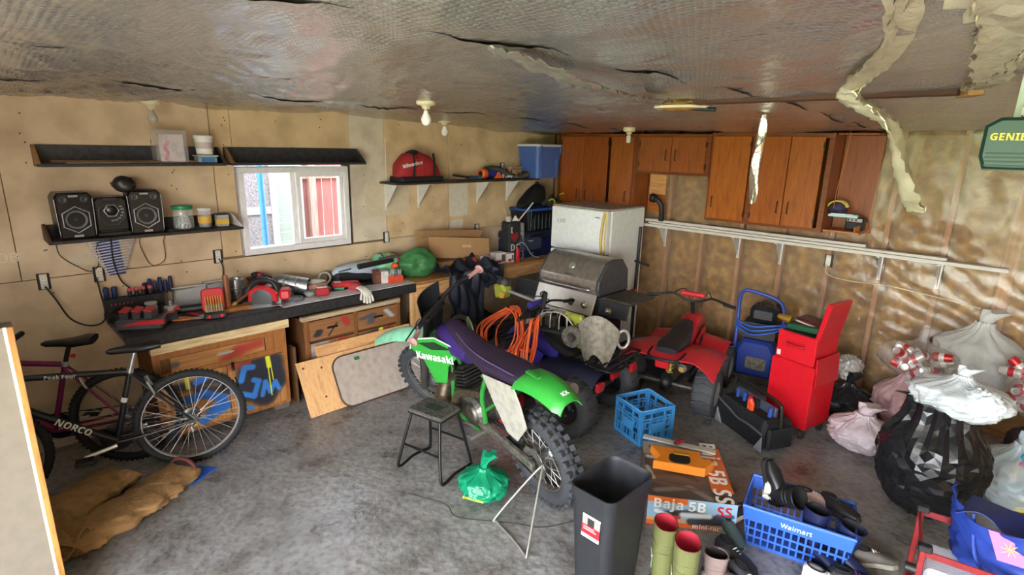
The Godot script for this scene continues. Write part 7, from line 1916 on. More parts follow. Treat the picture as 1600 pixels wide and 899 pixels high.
# ---------------------------------------------------------------- crate, washer, tool cart, tool tote
func make_right_side() -> void:
	var bl := mat("3f8fd0", 0.4, 0, 1)
	var t := thing("milk_crate", "light blue plastic milk crate between the two quads", "crate", Vector3(-1.99, 0, -3.52), -20)
	var h := 0.28
	var w := 0.155
	part("base", MB.new().bb(-w, w, 0, 0.012, -w, w, 0.003), bl, t)
	for q in [[1, 0], [-1, 0], [0, 1], [0, -1]]:
		var sd := Node3D.new()
		sd.free()
		var mb := MB.new().at(q[0] * w, 0, q[1] * w, 90.0 * q[0] if q[0] != 0 else (0.0 if q[1] > 0 else 180.0))
		for y in [[0.0, 0.03], [0.085, 0.095], [0.13, 0.14], [0.18, 0.19], [0.205, 0.215], [h - 0.03, h]]: mb.bb(-w, w, y[0], y[1], -0.006, 0.006, 0.001)
		for i in 9:
			var x := -w + 0.006 + i * (2 * w - 0.012) / 8.0
			mb.bb(x - 0.004, x + 0.004, 0.0, 0.095, -0.005, 0.005, 0.001)
			if i % 2 == 0 or absf(x) > 0.08: mb.bb(x - 0.004, x + 0.004, 0.13, 0.215, -0.005, 0.005, 0.001)
		for x in [-w + 0.012, w - 0.012, -0.06, 0.06]: mb.bb(x - 0.012 if absf(x) > 0.1 else x - 0.005, x + 0.012 if absf(x) > 0.1 else x + 0.005, 0, h, -0.007, 0.007, 0.001)
		var s := part("side", mb, bl, t)
		var pm := MB.new()
		pm.t = mb.t
		part("name_plate", pm.bb(-0.07, 0.07, 0.095, 0.165, -0.006, 0.007, 0.002), mat("469adb", 0.4), s)
		words(s, "moulded_letters", "POGO", 0.018, mat("2a6fae", 0.4), mb.t * xf(0, 0.26, 0.0075), 0.002)
	part("rim", MB.new().tube(p3([-w, h, -w, w, h, -w, w, h, w, -w, h, w]), 0.009, 8, true), bl, t)
	# pressure washer
	var bf := mat("23409a", 0.35, 0, 1)
	var blk := mat("191a1d", 0.5, 0, 2)
	var p := thing("pressure_washer", "blue framed pressure washer with wheels against the insulated wall", "pressure washer", Vector3(-1.81, 0, -5.22), 10)
	part("frame", MB.new().tube(curve([-0.19, 0.08, 0.14, -0.19, 0.5, 0.1, -0.2, 0.8, 0.08, -0.17, 0.88, 0.08, -0.1, 0.89, 0.08, 0.12, 0.84, 0.08, 0.19, 0.72, 0.08, 0.19, 0.4, 0.1, 0.19, 0.08, 0.14]), 0.017, 10), bf, p)
	part("shroud", MB.new().at(0, 0.24, 0.05).prism(pv([-0.17, -0.16, 0.17, -0.16, 0.18, 0.1, 0.12, 0.2, -0.12, 0.2, -0.18, 0.1]), 0.2, 0.03), mat("1c3380", 0.4), p)
	part("vent_panel", MB.new().at(0.02, 0.22, 0.155).prism(rrect(0.18, 0.12, 0.02), 0.012, 0.004), mat("6f6a5c", 0.6, 0, 3), p)
	part("engine", MB.new().at(0, 0.53, 0.02).prism(rrect(0.3, 0.15, 0.03), 0.22, 0.03), blk, p)
	part("engine_top", MB.new().at(0.02, 0.68, 0.0).prism(rrect(0.24, 0.16, 0.05), 0.2, 0.04), mat("222326", 0.5, 0, 3), p)
	part("pull_cord", MB.new().tube(curve([-0.02, 0.76, 0.05, 0.02, 0.82, 0.06, 0.1, 0.79, 0.06, 0.12, 0.72, 0.06]), 0.008, 6), blk, p)
	for i in 3: part("hose_loop", MB.new().tube(curve([-0.2, 0.55 + i * 0.03, 0.12, -0.05, 0.5 + i * 0.04, 0.17, 0.15, 0.56 + i * 0.03, 0.16, 0.27, 0.62, 0.1, 0.24, 0.52, 0.08, 0.19, 0.44 - i * 0.03, 0.1]), 0.009, 8), mat("2d57b4", 0.4), p)
	for s in [-1, 1]:
		var wl := part("wheel", MB.new().at(s * 0.26, 0.13, 0.02, 0, 0, 90).lathe([[0.07, -0.03], [0.12, -0.035], [0.13, -0.02], [0.13, 0.02], [0.12, 0.035], [0.07, 0.03], [0.07, -0.03]], 28), mat("1c1c1e", 0.7), p)
		part("rim", MB.new().at(s * 0.26, 0.13, 0.02, 0, 0, 90).lathe([[0.075, 0.034], [0.05, 0.01], [0.02, 0.02], [0.001, 0.02]], 24).at(s * 0.26, 0.13, 0.02, 0, 0, -90).lathe([[0.075, 0.034], [0.05, 0.01], [0.02, 0.02], [0.001, 0.02]], 24), mat("b5b2aa", 0.4, 0.4), wl)
	# red tool cart with open lid
	var red := mat("c81824", 0.3, 0, 1)
	var c := thing("tool_cart", "tall red steel tool cart with its lid standing open", "tool chest", Vector3(-1.2, 0, -4.5), -12)
	part("lower_cabinet", MB.new().bb(-0.17, 0.17, 0.09, 0.6, -0.17, 0.17, 0.008), red, c)
	part("upper_chest", MB.new().bb(-0.15, 0.15, 0.6, 0.82, -0.16, 0.16, 0.006), mat("cc1b28", 0.3, 0, 1), c)
	part("chest_well", MB.new().bb(-0.13, 0.13, 0.818, 0.823, -0.14, 0.14, 0.001), mat("24201f", 0.8), c)
	part("open_lid", MB.new().at(0.165, 0.95, 0, 0, 0, -10).box(Vector3.ZERO, Vector3(0.035, 0.3, 0.3), 0.008), red, c)
	part("handle", MB.new().tube(curve([-0.06, 0.735, 0.16, -0.055, 0.735, 0.185, 0.055, 0.735, 0.185, 0.06, 0.735, 0.16]), 0.006, 8), red, c)
	part("handle_plate", MB.new().bb(-0.075, 0.075, 0.71, 0.755, 0.158, 0.164, 0.003), mat("b51520", 0.35), c)
	part("sticker", MB.new().bb(-0.14, -0.11, 0.62, 0.66, 0.16, 0.1615, 0), mat("e8c9c9", 0.6), c)
	part("side_tray", MB.new().at(0.178, 0.56, 0, 0, 0, 4).box(Vector3.ZERO, Vector3(0.012, 0.22, 0.32), 0.004), mat("bd1622", 0.3), c)
	for x in [-0.13, 0.13]:
		for z in [-0.13, 0.13]: part("castor", MB.new().cyl(Vector3(x - 0.012, 0.035, z), Vector3(x + 0.012, 0.035, z), 0.035).bb(x - 0.02, x + 0.02, 0.065, 0.09, z - 0.02, z + 0.02, 0.003), mat("4a4742", 0.5, 0.4, 2), c)
	var gt := thing("hose_nozzle_kit", "green tool case and brass nozzle in the open red chest", "tool", Vector3(-1.22, 0.825, -4.48), -12)
	part("case", MB.new().at(0.02, 0.035, 0, 0, 0, 4).box(Vector3.ZERO, Vector3(0.24, 0.05, 0.2), 0.01), mat("1f4a30", 0.45), gt)
	part("red_case", MB.new().at(0.04, 0.078, -0.02, 0, 0, -6).box(Vector3.ZERO, Vector3(0.2, 0.03, 0.16), 0.008), mat("4a1218", 0.4), gt)
	part("zip_edge", MB.new().at(0.04, 0.066, 0.062, 0, 0, -6).box(Vector3.ZERO, Vector3(0.19, 0.012, 0.006), 0.002), mat("c0bdb4", 0.5, 0.4), gt)
	part("nozzle", MB.new().tube(p3([-0.1, 0.06, 0.04, -0.16, 0.068, 0.05, -0.2, 0.072, 0.055]), [0.035, 0.028, 0.018], 12), mat("b08a3a", 0.4, 0.6), gt)
	# black tool tote
	var b := thing("tool_tote", "black open tool tote with a tubular handle, full of tools", "tool bag", Vector3(-1.4, 0, -4.17), -29)
	part("body", MB.new().at(0, 0.12, 0, 90).prism(pv([-0.13, -0.12, 0.13, -0.12, 0.145, 0.0, 0.12, 0.1, -0.12, 0.12, -0.145, 0.0]), 0.52, 0.025), mat("17181c", 0.75, 0, 2, 0.5), b)
	part("handle", MB.new().tube(curve([-0.27, 0.18, 0, -0.26, 0.34, 0, -0.2, 0.38, 0, 0.2, 0.36, 0, 0.26, 0.3, 0, 0.27, 0.16, 0]), 0.013, 10), mat("26261f", 0.4, 0.3), b)
	for s in [-1, 1]:
		part("corner_guard", MB.new().at(s * 0.24, 0.06, 0.145).prism(pv([-0.05 * s, -0.06, 0.03 * s, -0.06, 0.02 * s, 0.06]), 0.012, 0.003), mat("8d9096", 0.45), b)
		part("end_pocket", MB.new().at(s * 0.275, 0.1, 0).prism(rrect(0.035, 0.16, 0.015), 0.22, 0.012), mat("23242a", 0.8, 0, 2), b)
	part("trim", MB.new().tube(curve([-0.26, 0.2, 0.14, -0.1, 0.17, 0.15, 0.0, 0.15, 0.155, 0.12, 0.15, 0.15, 0.26, 0.13, 0.14]), 0.009, 6), mat("55565c", 0.6), b)
	part("divider", MB.new().bb(-0.22, 0.2, 0.2, 0.3, -0.03, 0.0, 0.006), mat("4a5260", 0.5), b)
	for q in [[-0.18, "2a4a9a"], [-0.1, "2a4a9a"], [0.18, "3a5ab0"], [-0.04, "c8323a"], [0.04, "222226"]]: part("tool_grip", MB.new().cyl(Vector3(q[0], 0.2, 0.03), Vector3(q[0] + 0.02, 0.31, 0.04), 0.016), mat(q[1], 0.45), b)
	part("orange_clamp", MB.new().at(0.06, 0.26, 0.1).prism(pv([-0.03, -0.08, 0.02, -0.08, 0.03, 0.03, 0.0, 0.07, -0.035, 0.05]), 0.03, 0.008), mat("e8502a", 0.4), b)

# ---------------------------------------------------------------- bin, boxes, boots, shoes, basket
func shoe(label: String, at: Vector3, ry: float, upper: String, sole: String, l := 0.27, rz := 0.0, laces := "d8d8d8") -> void:
	var t := thing("shoe", label, "shoe", at, ry, "shoes in and around the blue basket")
	t.rotation_degrees.z = rz
	part("sole", MB.new().at(0, 0.014, 0, 0, 90).prism(pv([-l / 2, 0.03, -l / 2 + 0.03, 0.042, 0, 0.036, l * 0.3, 0.048, l / 2 - 0.02, 0.036, l / 2, 0.0, l / 2 - 0.03, -0.04, l * 0.25, -0.046, 0, -0.034, -l / 2 + 0.03, -0.04, -l / 2, -0.03]), 0.028, 0.008), mat(sole, 0.6, 0, 2), t)
	var r := []
	for q in [[-0.48, 0.028, 0.055], [-0.42, 0.038, 0.07], [-0.2, 0.036, 0.062], [0.0, 0.037, 0.052], [0.2, 0.043, 0.036], [0.38, 0.036, 0.024], [0.48, 0.014, 0.01]]:
		r.append(ring(Vector3(q[0] * l, 0.026 + q[2] * 0.5, 0), Vector3(0, 0, q[1]), Vector3(0, q[2] * 0.62, 0), 16, 2.4))
	part("upper", MB.new().loft(r), mat(upper, 0.6, 0, 2), t)
	part("opening", MB.new().at(-0.27 * l, 0.094, 0, 0, 0, -6).lathe([[0.024, 0.0], [0.026, 0.006], [0.02, 0.008], [0.018, -0.004], [0.001, -0.006]], 18, 1.8, 1.0), mat("15151a", 0.8), t)
	for i in 4: part("lace", MB.new().tube(curve([(0.0 + i * 0.06) * l - 0.02, 0.078 - i * 0.006, -0.022, (0.02 + i * 0.06) * l - 0.02, 0.09 - i * 0.007, 0.0, (0.0 + i * 0.06) * l - 0.02, 0.078 - i * 0.006, 0.022]), 0.004, 5), mat(laces, 0.7), t)
func boot(label: String, at: Vector3, ry: float, col: String, lining: String, h: float, sole: String, k := 1.0, tilt := 0.0) -> void:
	var t := thing("rubber_boot", label, "boot", at, ry)
	t.rotation_degrees.z = tilt
	var r := []
	for q in [[0.05, 0.045, 0.0, 0.02], [0.055, 0.05, 0.0, 0.1], [0.058, 0.052, 0.0, h * 0.5], [0.066, 0.055, 0.0, h * 0.8], [0.072, 0.056, 0.005, h]]:
		r.append(ring(Vector3(q[2], q[3], 0), Vector3(q[0] * k, 0, 0), Vector3(0, 0, q[1] * k), 22, 2.4))
	for i in range(r.size()): r[i].reverse()
	part("shaft", MB.new().grid_only(r), mat(col, 0.4, 0, 1), t)
	var inn := []
	for q in [[0.068, 0.052, 0.006, h], [0.06, 0.047, 0.0, h * 0.7], [0.05, 0.04, 0.0, h * 0.35]]: inn.append(ring(Vector3(q[2], q[3], 0), Vector3(q[0] * k, 0, 0), Vector3(0, 0, q[1] * k), 22, 2.4))
	for i in range(inn.size()): inn[i].reverse()
	part("lining", MB.new().cup(inn), mat(lining, 0.7), t)
	part("foot", MB.new().loft([ring(Vector3(-0.07, 0.055, 0) * k, Vector3(0, 0, 0.03) * k, Vector3(0, 0.03, 0) * k, 16, 2.4), ring(Vector3(-0.04, 0.065, 0) * k, Vector3(0, 0, 0.046) * k, Vector3(0, 0.05, 0) * k, 16, 2.4), ring(Vector3(0.06, 0.062, 0) * k, Vector3(0, 0, 0.045) * k, Vector3(0, 0.048, 0) * k, 16, 2.4), ring(Vector3(0.15, 0.05, 0) * k, Vector3(0, 0, 0.05) * k, Vector3(0, 0.035, 0) * k, 16, 2.4), ring(Vector3(0.21, 0.04, 0) * k, Vector3(0, 0, 0.025) * k, Vector3(0, 0.018, 0) * k, 16, 2.4)]), mat(col, 0.4, 0, 1), t)
	part("sole", MB.new().at(0.07, 0.012, 0, 0, 90).prism(rrect(0.3 * k, 0.1 * k, 0.045), 0.024, 0.006), mat(sole, 0.7), t)
	for y in [0.62, 0.74, 0.97]: part("band", MB.new().tube(ring_pts(Vector3(0.0, h * y, 0), Vector3(0.067 * k * (0.9 + 0.12 * y), 0, 0), Vector3(0, 0, 0.0555 * k), 22), 0.0035, 5, true), mat(col, 0.45), t)
	if lining == "b8243a":
		part("label_mark", MB.new().at(0.0, h * 0.52, 0.0555 * k).box(Vector3.ZERO, Vector3(0.06, 0.006, 0.003), 0.001).at(0.01, h * 0.46, 0.0555 * k).box(Vector3.ZERO, Vector3(0.045, 0.006, 0.003), 0.001), mat("d5dccb", 0.5), t)
		part("safety_triangle", MB.new().at(0.01, h * 0.36, 0.0555 * k).prism(pv([-0.014, -0.01, 0.014, -0.01, 0, 0.016]), 0.003, 0.001), mat("7fc06a", 0.5), t)
func ring_pts(o: Vector3, a: Vector3, b: Vector3, k: int) -> Array:
	var r := []
	for i in k: r.append(o + a * cos(TAU * i / k) + b * sin(TAU * i / k))
	return r
func make_front() -> void:
	# waste bin
	var t := thing("waste_bin", "tall black plastic waste bin with a white and red label", "bin", Vector3(-1.28, 0, -2.02))
	var rg := []
	for q in [[0.0, 0.78], [0.02, 0.8], [0.56, 0.97], [0.565, 1.0], [0.62, 1.02]]:
		var r := PackedVector3Array()
		for p in rrect(0.25 * q[1], 0.36 * q[1], 0.05): r.append(Vector3(p.x, q[0], -p.y))
		rg.append(r)
	part("shell", MB.new().grid_only(rg), mat("26282d", 0.5, 0, 2), t)
	var inn := []
	for q in [[0.62, 1.02], [0.623, 0.99], [0.6, 0.95], [0.03, 0.76]]:
		var r := PackedVector3Array()
		for p in rrect(0.25 * q[1], 0.36 * q[1], 0.05): r.append(Vector3(p.x, q[0], -p.y))
		inn.append(r)
	part("inside", MB.new().cup(inn), mat("33353b", 0.55, 0, 2), t)
	var im := flat(96, 160, Color("f0eeec"))
	im.fill_rect(Rect2i(8, 16, 80, 30), Color("f6f4f2"))
	for y in range(20, 44):
		for x in range(10, 86):
			if pow((x - 48) / 36.0, 2) + pow((y - 32) / 10.0, 2) < 1.0: im.set_pixel(x, y, Color("c02030"))
	im.fill_rect(Rect2i(20, 29, 56, 5), Color("f4e6e6"))
	im.fill_rect(Rect2i(0, 60, 96, 40), Color("8d8a88"))
	im.fill_rect(Rect2i(28, 64, 36, 40), Color("2c2a2c"))
	im.fill_rect(Rect2i(0, 100, 96, 44), Color("b81e2c"))
	im.fill_rect(Rect2i(8, 108, 60, 4), Color("f0d8d8"))
	im.fill_rect(Rect2i(8, 118, 70, 4), Color("f0d8d8"))
	im.fill_rect(Rect2i(40, 148, 48, 6), Color("5a5856"))
	face(t, "label_sticker", print_mat(im, 0.45), 0.1, 0.17, xf(0.015, 0.47, 0.173, 0, -3.2))
	# model car carton
	var b := thing("model_car_carton", "large printed model car carton with an orange cut-out top", "carton", Vector3(-1.37, 0, -3.0), 35)
	part("carton", MB.new().bb(-0.25, 0.25, 0, 0.19, -0.31, 0.31, 0.003), mat("7b6a5c", 0.6, 0, 3), b)
	im = flat(200, 240, Color("4b4a4c"))
	im.fill_rect(Rect2i(0, 0, 150, 60), Color("9a948c"))
	im.fill_rect(Rect2i(150, 0, 50, 200), Color("d8662c"))
	spray(im, [0.1, 0.9, 0.5, 0.8, 0.7, 0.95], 0.06, Color("8a8078"), 0.6)
	spray(im, [0.0, 0.75, 0.7, 0.85], 0.03, Color("6a5a50"), 0.6)
	spray(im, [0.05, 0.3, 0.3, 0.34, 0.6, 0.28], 0.05, Color("c9c4bc"), 0.5)
	spray(im, [0.1, 0.1, 0.5, 0.14], 0.04, Color("3a3634"), 0.5)
	spray(im, [0.1, 0.62, 0.4, 0.58, 0.6, 0.66], 0.05, Color("26262a"), 0.5)
	spray(im, [0.8, 0.88, 0.92, 0.96], 0.09, Color("4a2a1e"), 0.7)
	spray(im, [0.02, 0.5, 0.08, 0.7], 0.04, Color("b8aea2"), 0.5)
	face(b, "printed_top", print_mat(im, 0.35), 0.5, 0.62, xf(0, 0.1905, 0, 0, -90))
	words(b, "lettering", "Baja 5B SS", 0.1, mat("f2eee8", 0.4), Transform3D(Basis(Vector3(0, 0, 1), Vector3(1, 0, 0), Vector3(0, 1, 0)), Vector3(0.18, 0.192, -0.03)), 0.001)
	im = flat(200, 80, Color("8fb4d0"))
	im.fill_rect(Rect2i(0, 0, 90, 16), Color("e0702c"))
	im.fill_rect(Rect2i(0, 58, 200, 12), Color("c8a27a"))
	im.fill_rect(Rect2i(0, 68, 200, 12), Color("d8602a"))
	spray(im, [0.2, 0.6, 0.5, 0.45, 0.9, 0.65, 0.5, 0.75], 0.06, Color("3a3a40"), 0.5)
	spray(im, [0.4, 0.55, 0.7, 0.5], 0.05, Color("d0d4d8"), 0.6)
	spray(im, [0.1, 0.5, 0.25, 0.62], 0.035, Color("e8ecee"), 0.5)
	spray(im, [0.78, 0.48, 0.95, 0.42], 0.035, Color("2a4a6a"), 0.5)
	spray(im, [0.3, 0.68, 0.36, 0.66], 0.03, Color("c83a2a"), 0.4)
	face(b, "printed_front", print_mat(im, 0.35), 0.5, 0.19, xf(0, 0.095, 0.3105))
	words(b, "lettering", "Baja 5B", 0.06, mat("f4f2ee", 0.4), xf(-0.07, 0.145, 0.312), 0.001)
	words(b, "lettering", "SS", 0.06, mat("c8242c", 0.4), xf(0.18, 0.135, 0.312), 0.001)
	words(b, "lettering", "mini-racing", 0.028, mat("f0ece6", 0.4), xf(0.12, 0.018, 0.312), 0.001)
	var ob := thing("display_tray", "orange cardboard display tray with a dark opening on the carton", "tray", Vector3(-1.42, 0.193, -3.02), 30)
	part("tray", MB.new().at(0, 0.03, 0, 0, 90).prism(pv([-0.19, -0.1, -0.13, 0.02, -0.17, 0.09, 0.14, 0.1, 0.2, 0.0, 0.12, -0.03, 0.12, -0.1]), 0.06, 0.004), mat("ee8a26", 0.45, 0, 1), ob)
	part("window_flap", MB.new().at(-0.01, 0.064, 0.03, 0, 90).prism(rrect(0.13, 0.11, 0.04), 0.006, 0.001), mat("17130f", 0.7), ob)
	part("insert", MB.new().at(0.0, 0.068, -0.03, 0, 90).prism(rrect(0.1, 0.035, 0.01), 0.006, 0.001), mat("b5852e", 0.5), ob)
	var st := thing("steel_rule", "white aluminium strip lying across the carton's far edge", "strip", Vector3(-1.55, 0.195, -3.24), 20)
	part("strip", MB.new().bb(-0.24, 0.24, 0, 0.012, -0.025, 0.025, 0.003), mat("e0dfdc", 0.4, 0.3), st)
	part("knife_grip", MB.new().at(0.0, 0.024, 0.0, 60).box(Vector3.ZERO, Vector3(0.09, 0.022, 0.03), 0.008), mat("8e2028", 0.45), st)
	boot("tall olive rubber boot with a red lining next to the waste bin", Vector3(-1.085, 0, -2.225), -52, "66683f", "b8243a", 0.38, "3a382c")
	boot("tall olive rubber boot with a red lining and pale marks", Vector3(-0.95, 0, -2.19), -60, "6c6e45", "b8243a", 0.37, "3a382c", 1.08)
	boot("short pinkish grey child's boot behind the olive boots", Vector3(-0.9, 0, -2.42), 30, "8d7b78", "2a2024", 0.2, "6a6460", 0.85)
	# blue shopping basket with slots
	var bl := mat("3566cc", 0.4, 0, 1)
	var k := thing("shopping_basket", "bright blue slotted shopping basket full of shoes and boots", "basket", Vector3(-0.72, 0, -3.06), 14)
	part("base", MB.new().bb(-0.22, 0.22, 0.0, 0.012, -0.13, 0.13, 0.003), bl, k)
	for q in [[0, 1], [0, -1], [1, 0], [-1, 0]]:
		var ln: float = 0.26 if q[0] == 0 else 0.155
		var mb := MB.new().at(q[0] * 0.235, 0, q[1] * 0.145, 90.0 * q[0] if q[0] != 0 else (0.0 if q[1] > 0 else 180.0), 8)
		for y in [[0.0, 0.02], [0.062, 0.074], [0.116, 0.128], [0.172, 0.25]]: mb.bb(-ln + (0.25 - y[1]) * 0.12, ln - (0.25 - y[1]) * 0.12, y[0], y[1], -0.004, 0.004, 0.001)
		var n := int(ln / 0.018)
		for i in n:
			var x := -ln + 0.03 + i * (2 * ln - 0.06) / (n - 1)
			mb.bb(x - 0.005, x + 0.005, 0.02, 0.18, -0.003, 0.003, 0.001)
		var s := part("side", mb, bl, k)
		if q[1] == 1: words(s, "lettering", "Walmart", 0.028, mat("eef2fa", 0.5), mb.t * xf(0.0, 0.208, 0.005), 0.001, "Droid Sans", false)
	part("rim", MB.new().tube(p3([-0.265, 0.25, -0.175, 0.265, 0.25, -0.175, 0.265, 0.25, 0.175, -0.265, 0.25, 0.175]), 0.011, 8, true), bl, k)
	shoe("white and pink trainer on top of the blue basket", Vector3(-0.8, 0.2, -3.12), 20, "d8d2c6", "eae6de")
	shoe("dirty pink trainer at the back of the blue basket", Vector3(-0.68, 0.2, -3.19), 30, "c0a09a", "dcd6cc", 0.25)
	shoe("glossy black shoe lying tilted on the basket's far corner", Vector3(-0.54, 0.22, -3.16), -35, "17171a", "202022", 0.27, 18, "3a3a3a")
	boot("navy rubber boot standing in the blue basket", Vector3(-0.62, 0.015, -2.99), -20, "1c2248", "101018", 0.3, "14141c", 0.9)
	boot("navy rubber boot leaning at the basket's right end", Vector3(-0.5, 0.015, -3.03), -10, "1d2450", "101018", 0.27, "14141c", 0.9, -10)
	boot("black winter boot lying in the basket's left end", Vector3(-0.88, 0.22, -3.1), 150, "19191c", "101012", 0.22, "202022", 0.9, 62)
	shoe("black running shoe with white laces in front of the carton", Vector3(-0.88, 0, -2.66), -18, "2c2c30", "d8d4cc")
	shoe("black and white running shoe lying nearest the waste bin", Vector3(-0.75, 0, -2.52), -25, "35353a", "e0dcd6")
	shoe("teal grey trainer beside the basket's left end", Vector3(-0.99, 0, -2.84), -40, "4f6360", "9db0a8", 0.27, 0, "5a6a66")
	shoe("dark trainer with cream sole standing on edge by the carton", Vector3(-1.02, 0.04, -3.0), 70, "2a2b2e", "d8ccb4", 0.26, 8)
	shoe("white sandal-like shoe with brown trim in front of the basket", Vector3(-0.47, 0, -2.83), 10, "d6cfc8", "b08a62")
	shoe("flat black shoe with purple lining behind the white one", Vector3(-0.38, 0, -2.95), 35, "1a1a1e", "1e1e22", 0.29, 0, "4a2a6a")
	shoe("grey work shoe at the right end of the blue basket", Vector3(-0.36, 0, -3.2), 40, "6a655e", "b9b2a4", 0.26)
	shoe("small black shoe under the boots in front of the basket", Vector3(-0.85, 0, -2.45), 15, "202024", "3a3a3c", 0.24, 0, "8a8a8a")

# ---------------------------------------------------------------- bags by the back wall
func film(col: String, a: float, rough := 0.18) -> StandardMaterial3D:
	var key := "film %s %s" % [col, a]
	if mats.has(key): return mats[key]
	var m: StandardMaterial3D = glassy(col, a, rough).duplicate()
	m.normal_enabled = true
	m.normal_texture = texs["bump"]
	m.normal_scale = 0.8
	m.uv1_triplanar = true
	m.uv1_scale = Vector3.ONE * 4.0
	mats[key] = m
	return m
var can0: Node3D
func can(at: Vector3, col: String, top: Material, rx: float, ry: float) -> void:
	var t := thing("drink_can", "empty %s drink can inside the clear bag %s" % ["red" if col.begins_with("c") or col == "a82830" else "silver", "on the pink bag" if at.x < -0.25 else "at the wall's right end"], "can", at, ry, "drink cans in the clear bags")
	t.rotation_degrees = Vector3(rx, ry, 20)
	part("body", MB.new().lathe([[0.02, 0.0], [0.028, 0.004], [0.033, 0.012], [0.033, 0.1], [0.027, 0.118], [0.027, 0.122]], 16), mat(col, 0.3, 0.4, 0), t)
	part("lid", MB.new().lathe([[0.027, 0.121], [0.024, 0.118], [0.001, 0.118]], 16), top, t)
	part("label_band", MB.new().lathe([[0.0333, 0.04], [0.0336, 0.042], [0.0336, 0.07], [0.0333, 0.072]], 16), mat("e8e4e0" if col != "d8d4d0" else "b82a30", 0.4, 0.2, 0), t)
func make_bags() -> void:
	var gl := StandardMaterial3D.new()
	gl.albedo_color = Color("17171b")
	gl.roughness = 0.3
	gl.normal_enabled = true
	gl.normal_texture = texs["bump"]
	gl.normal_scale = 0.15
	gl.uv1_triplanar = true
	gl.uv1_scale = Vector3.ONE * 3.0
	mats["black_film"] = gl
	tied_bag("garbage_bag", "big glossy black garbage bag standing on the floor", Vector3(-0.28, 0, -3.95), Vector3(0.26, 0.37, 0.24), 0.62, gl, 201, 0.02, 0.14)
	tied_bag("garbage_bag", "small black garbage bag beside the red tool cart", Vector3(-0.97, 0, -5.0), Vector3(0.19, 0.16, 0.2), 0.2, gl, 202, 0.09, 0.25)
	heap("clear_wrap", "crumpled clear plastic film on the small black garbage bag", "wrap", Vector3(-1.02, 0.3, -5.1), Vector3(0.12, 0.12, 0.1), film("dcd6d0", 0.35), 203, 0.7)
	tied_bag("shopping_bag", "white and pink plastic shopping bag on the floor left of the pile", Vector3(-0.74, 0, -4.5), Vector3(0.2, 0.15, 0.17), 0.3, mat("d3c3c8", 0.4, 0, 2), 204, 0.08, 0.25)
	tied_bag("shopping_bag", "pale bag stuffed with bright bags on top of the black one", Vector3(-0.22, 0.66, -3.98), Vector3(0.22, 0.13, 0.19), 0.18, film("dfe6ec", 0.72, 0.25), 205, 0.06, 0.25)
	heap("carrier_bag", "bright white carrier bag bulging out of the pale bag", "bag", Vector3(-0.12, 0.73, -3.88), Vector3(0.12, 0.09, 0.09), mat("dfe8ee", 0.35, 0, 1), 206, 0.5)
	tied_bag("recycling_bag", "large translucent white bag leaning on the wall behind the pile", Vector3(-0.24, 0.4, -5.28), Vector3(0.27, 0.28, 0.19), 0.2, film("e0e2de", 0.5, 0.3), 207, 0.1, 0.2)
	tied_bag("pink_bag", "dusty pink plastic bag at the bottom of the pile", Vector3(-0.6, 0, -5.08), Vector3(0.2, 0.25, 0.21), 0.25, mat("c9a6a8", 0.45, 0, 2), 208, 0.06, 0.2)
	tied_bag("can_bag", "clear bag full of drink cans on the pink bag", Vector3(-0.56, 0.5, -5.02), Vector3(0.25, 0.15, 0.2), 0.16, film("e8e4e4", 0.13), 209, 0.1, 0.15)
	tied_bag("can_bag", "clear bag full of red drink cans at the wall's right end", Vector3(0.14, 0.42, -5.02), Vector3(0.18, 0.25, 0.18), 0.16, film("e8e4e4", 0.13), 210, 0.14, 0.15)
	tied_bag("mixed_bag", "translucent bag of coloured packaging right of the black bag", Vector3(0.12, 0, -4.45), Vector3(0.2, 0.22, 0.2), 0.25, film("cfe0e6", 0.55, 0.25), 211, 0.08, 0.2)
	rng.seed = 33
	for i in 9: heap("packaging_scrap", "%s packaging scrap inside the translucent bag" % ["yellow", "pink", "turquoise", "white", "red", "lime green"][i % 6], "packaging", Vector3(0.12 + rng.randf_range(-0.11, 0.08), 0.03 + 0.04 * i, -4.42 + rng.randf_range(-0.02, 0.1)), Vector3(0.05, 0.03, 0.05), mat(["d8c23a", "d87a9a", "3aa8c8", "e8e8e8", "c23a3a", "7ac23a"][i % 6], 0.5, 0, 0), 300 + i, 0.5).set_meta("group", "packaging in the translucent bag")
	heap("plaid_sack", "speckled black sack at the pile's right end by the wall", "sack", Vector3(0.16, 0, -4.86), Vector3(0.17, 0.22, 0.14), mat("3c3c40", 0.8, 0, 3), 212, 0.3)
	rng.seed = 21
	var top := mat("c4c4c6", 0.3, 0.7, 0)
	for i in 26: can(Vector3(-0.57 + rng.randf_range(-0.15, 0.12), 0.53 + 0.022 * (i % 9), -4.98 + rng.randf_range(-0.06, 0.12)), ["c02a30", "d8d4d0", "b8b0aa", "a82830"][i % 4], top, rng.randf_range(40, 100), rng.randf_range(0, 360))
	for i in 16: can(Vector3(0.12 + rng.randf_range(-0.12, 0.06), 0.48 + 0.04 * (i % 7), -5.04 + rng.randf_range(-0.05, 0.1)), ["c4242c", "d8d4d0", "c82f30"][i % 3], top, rng.randf_range(40, 100), rng.randf_range(0, 360))
	# red cart with a clear tub and a blue bag
	var red := mat("8e2226", 0.4, 0, 2)
	var c := thing("utility_cart", "dark red steel utility cart with black corner caps", "cart", Vector3(0.06, 0, -2.98), 10)
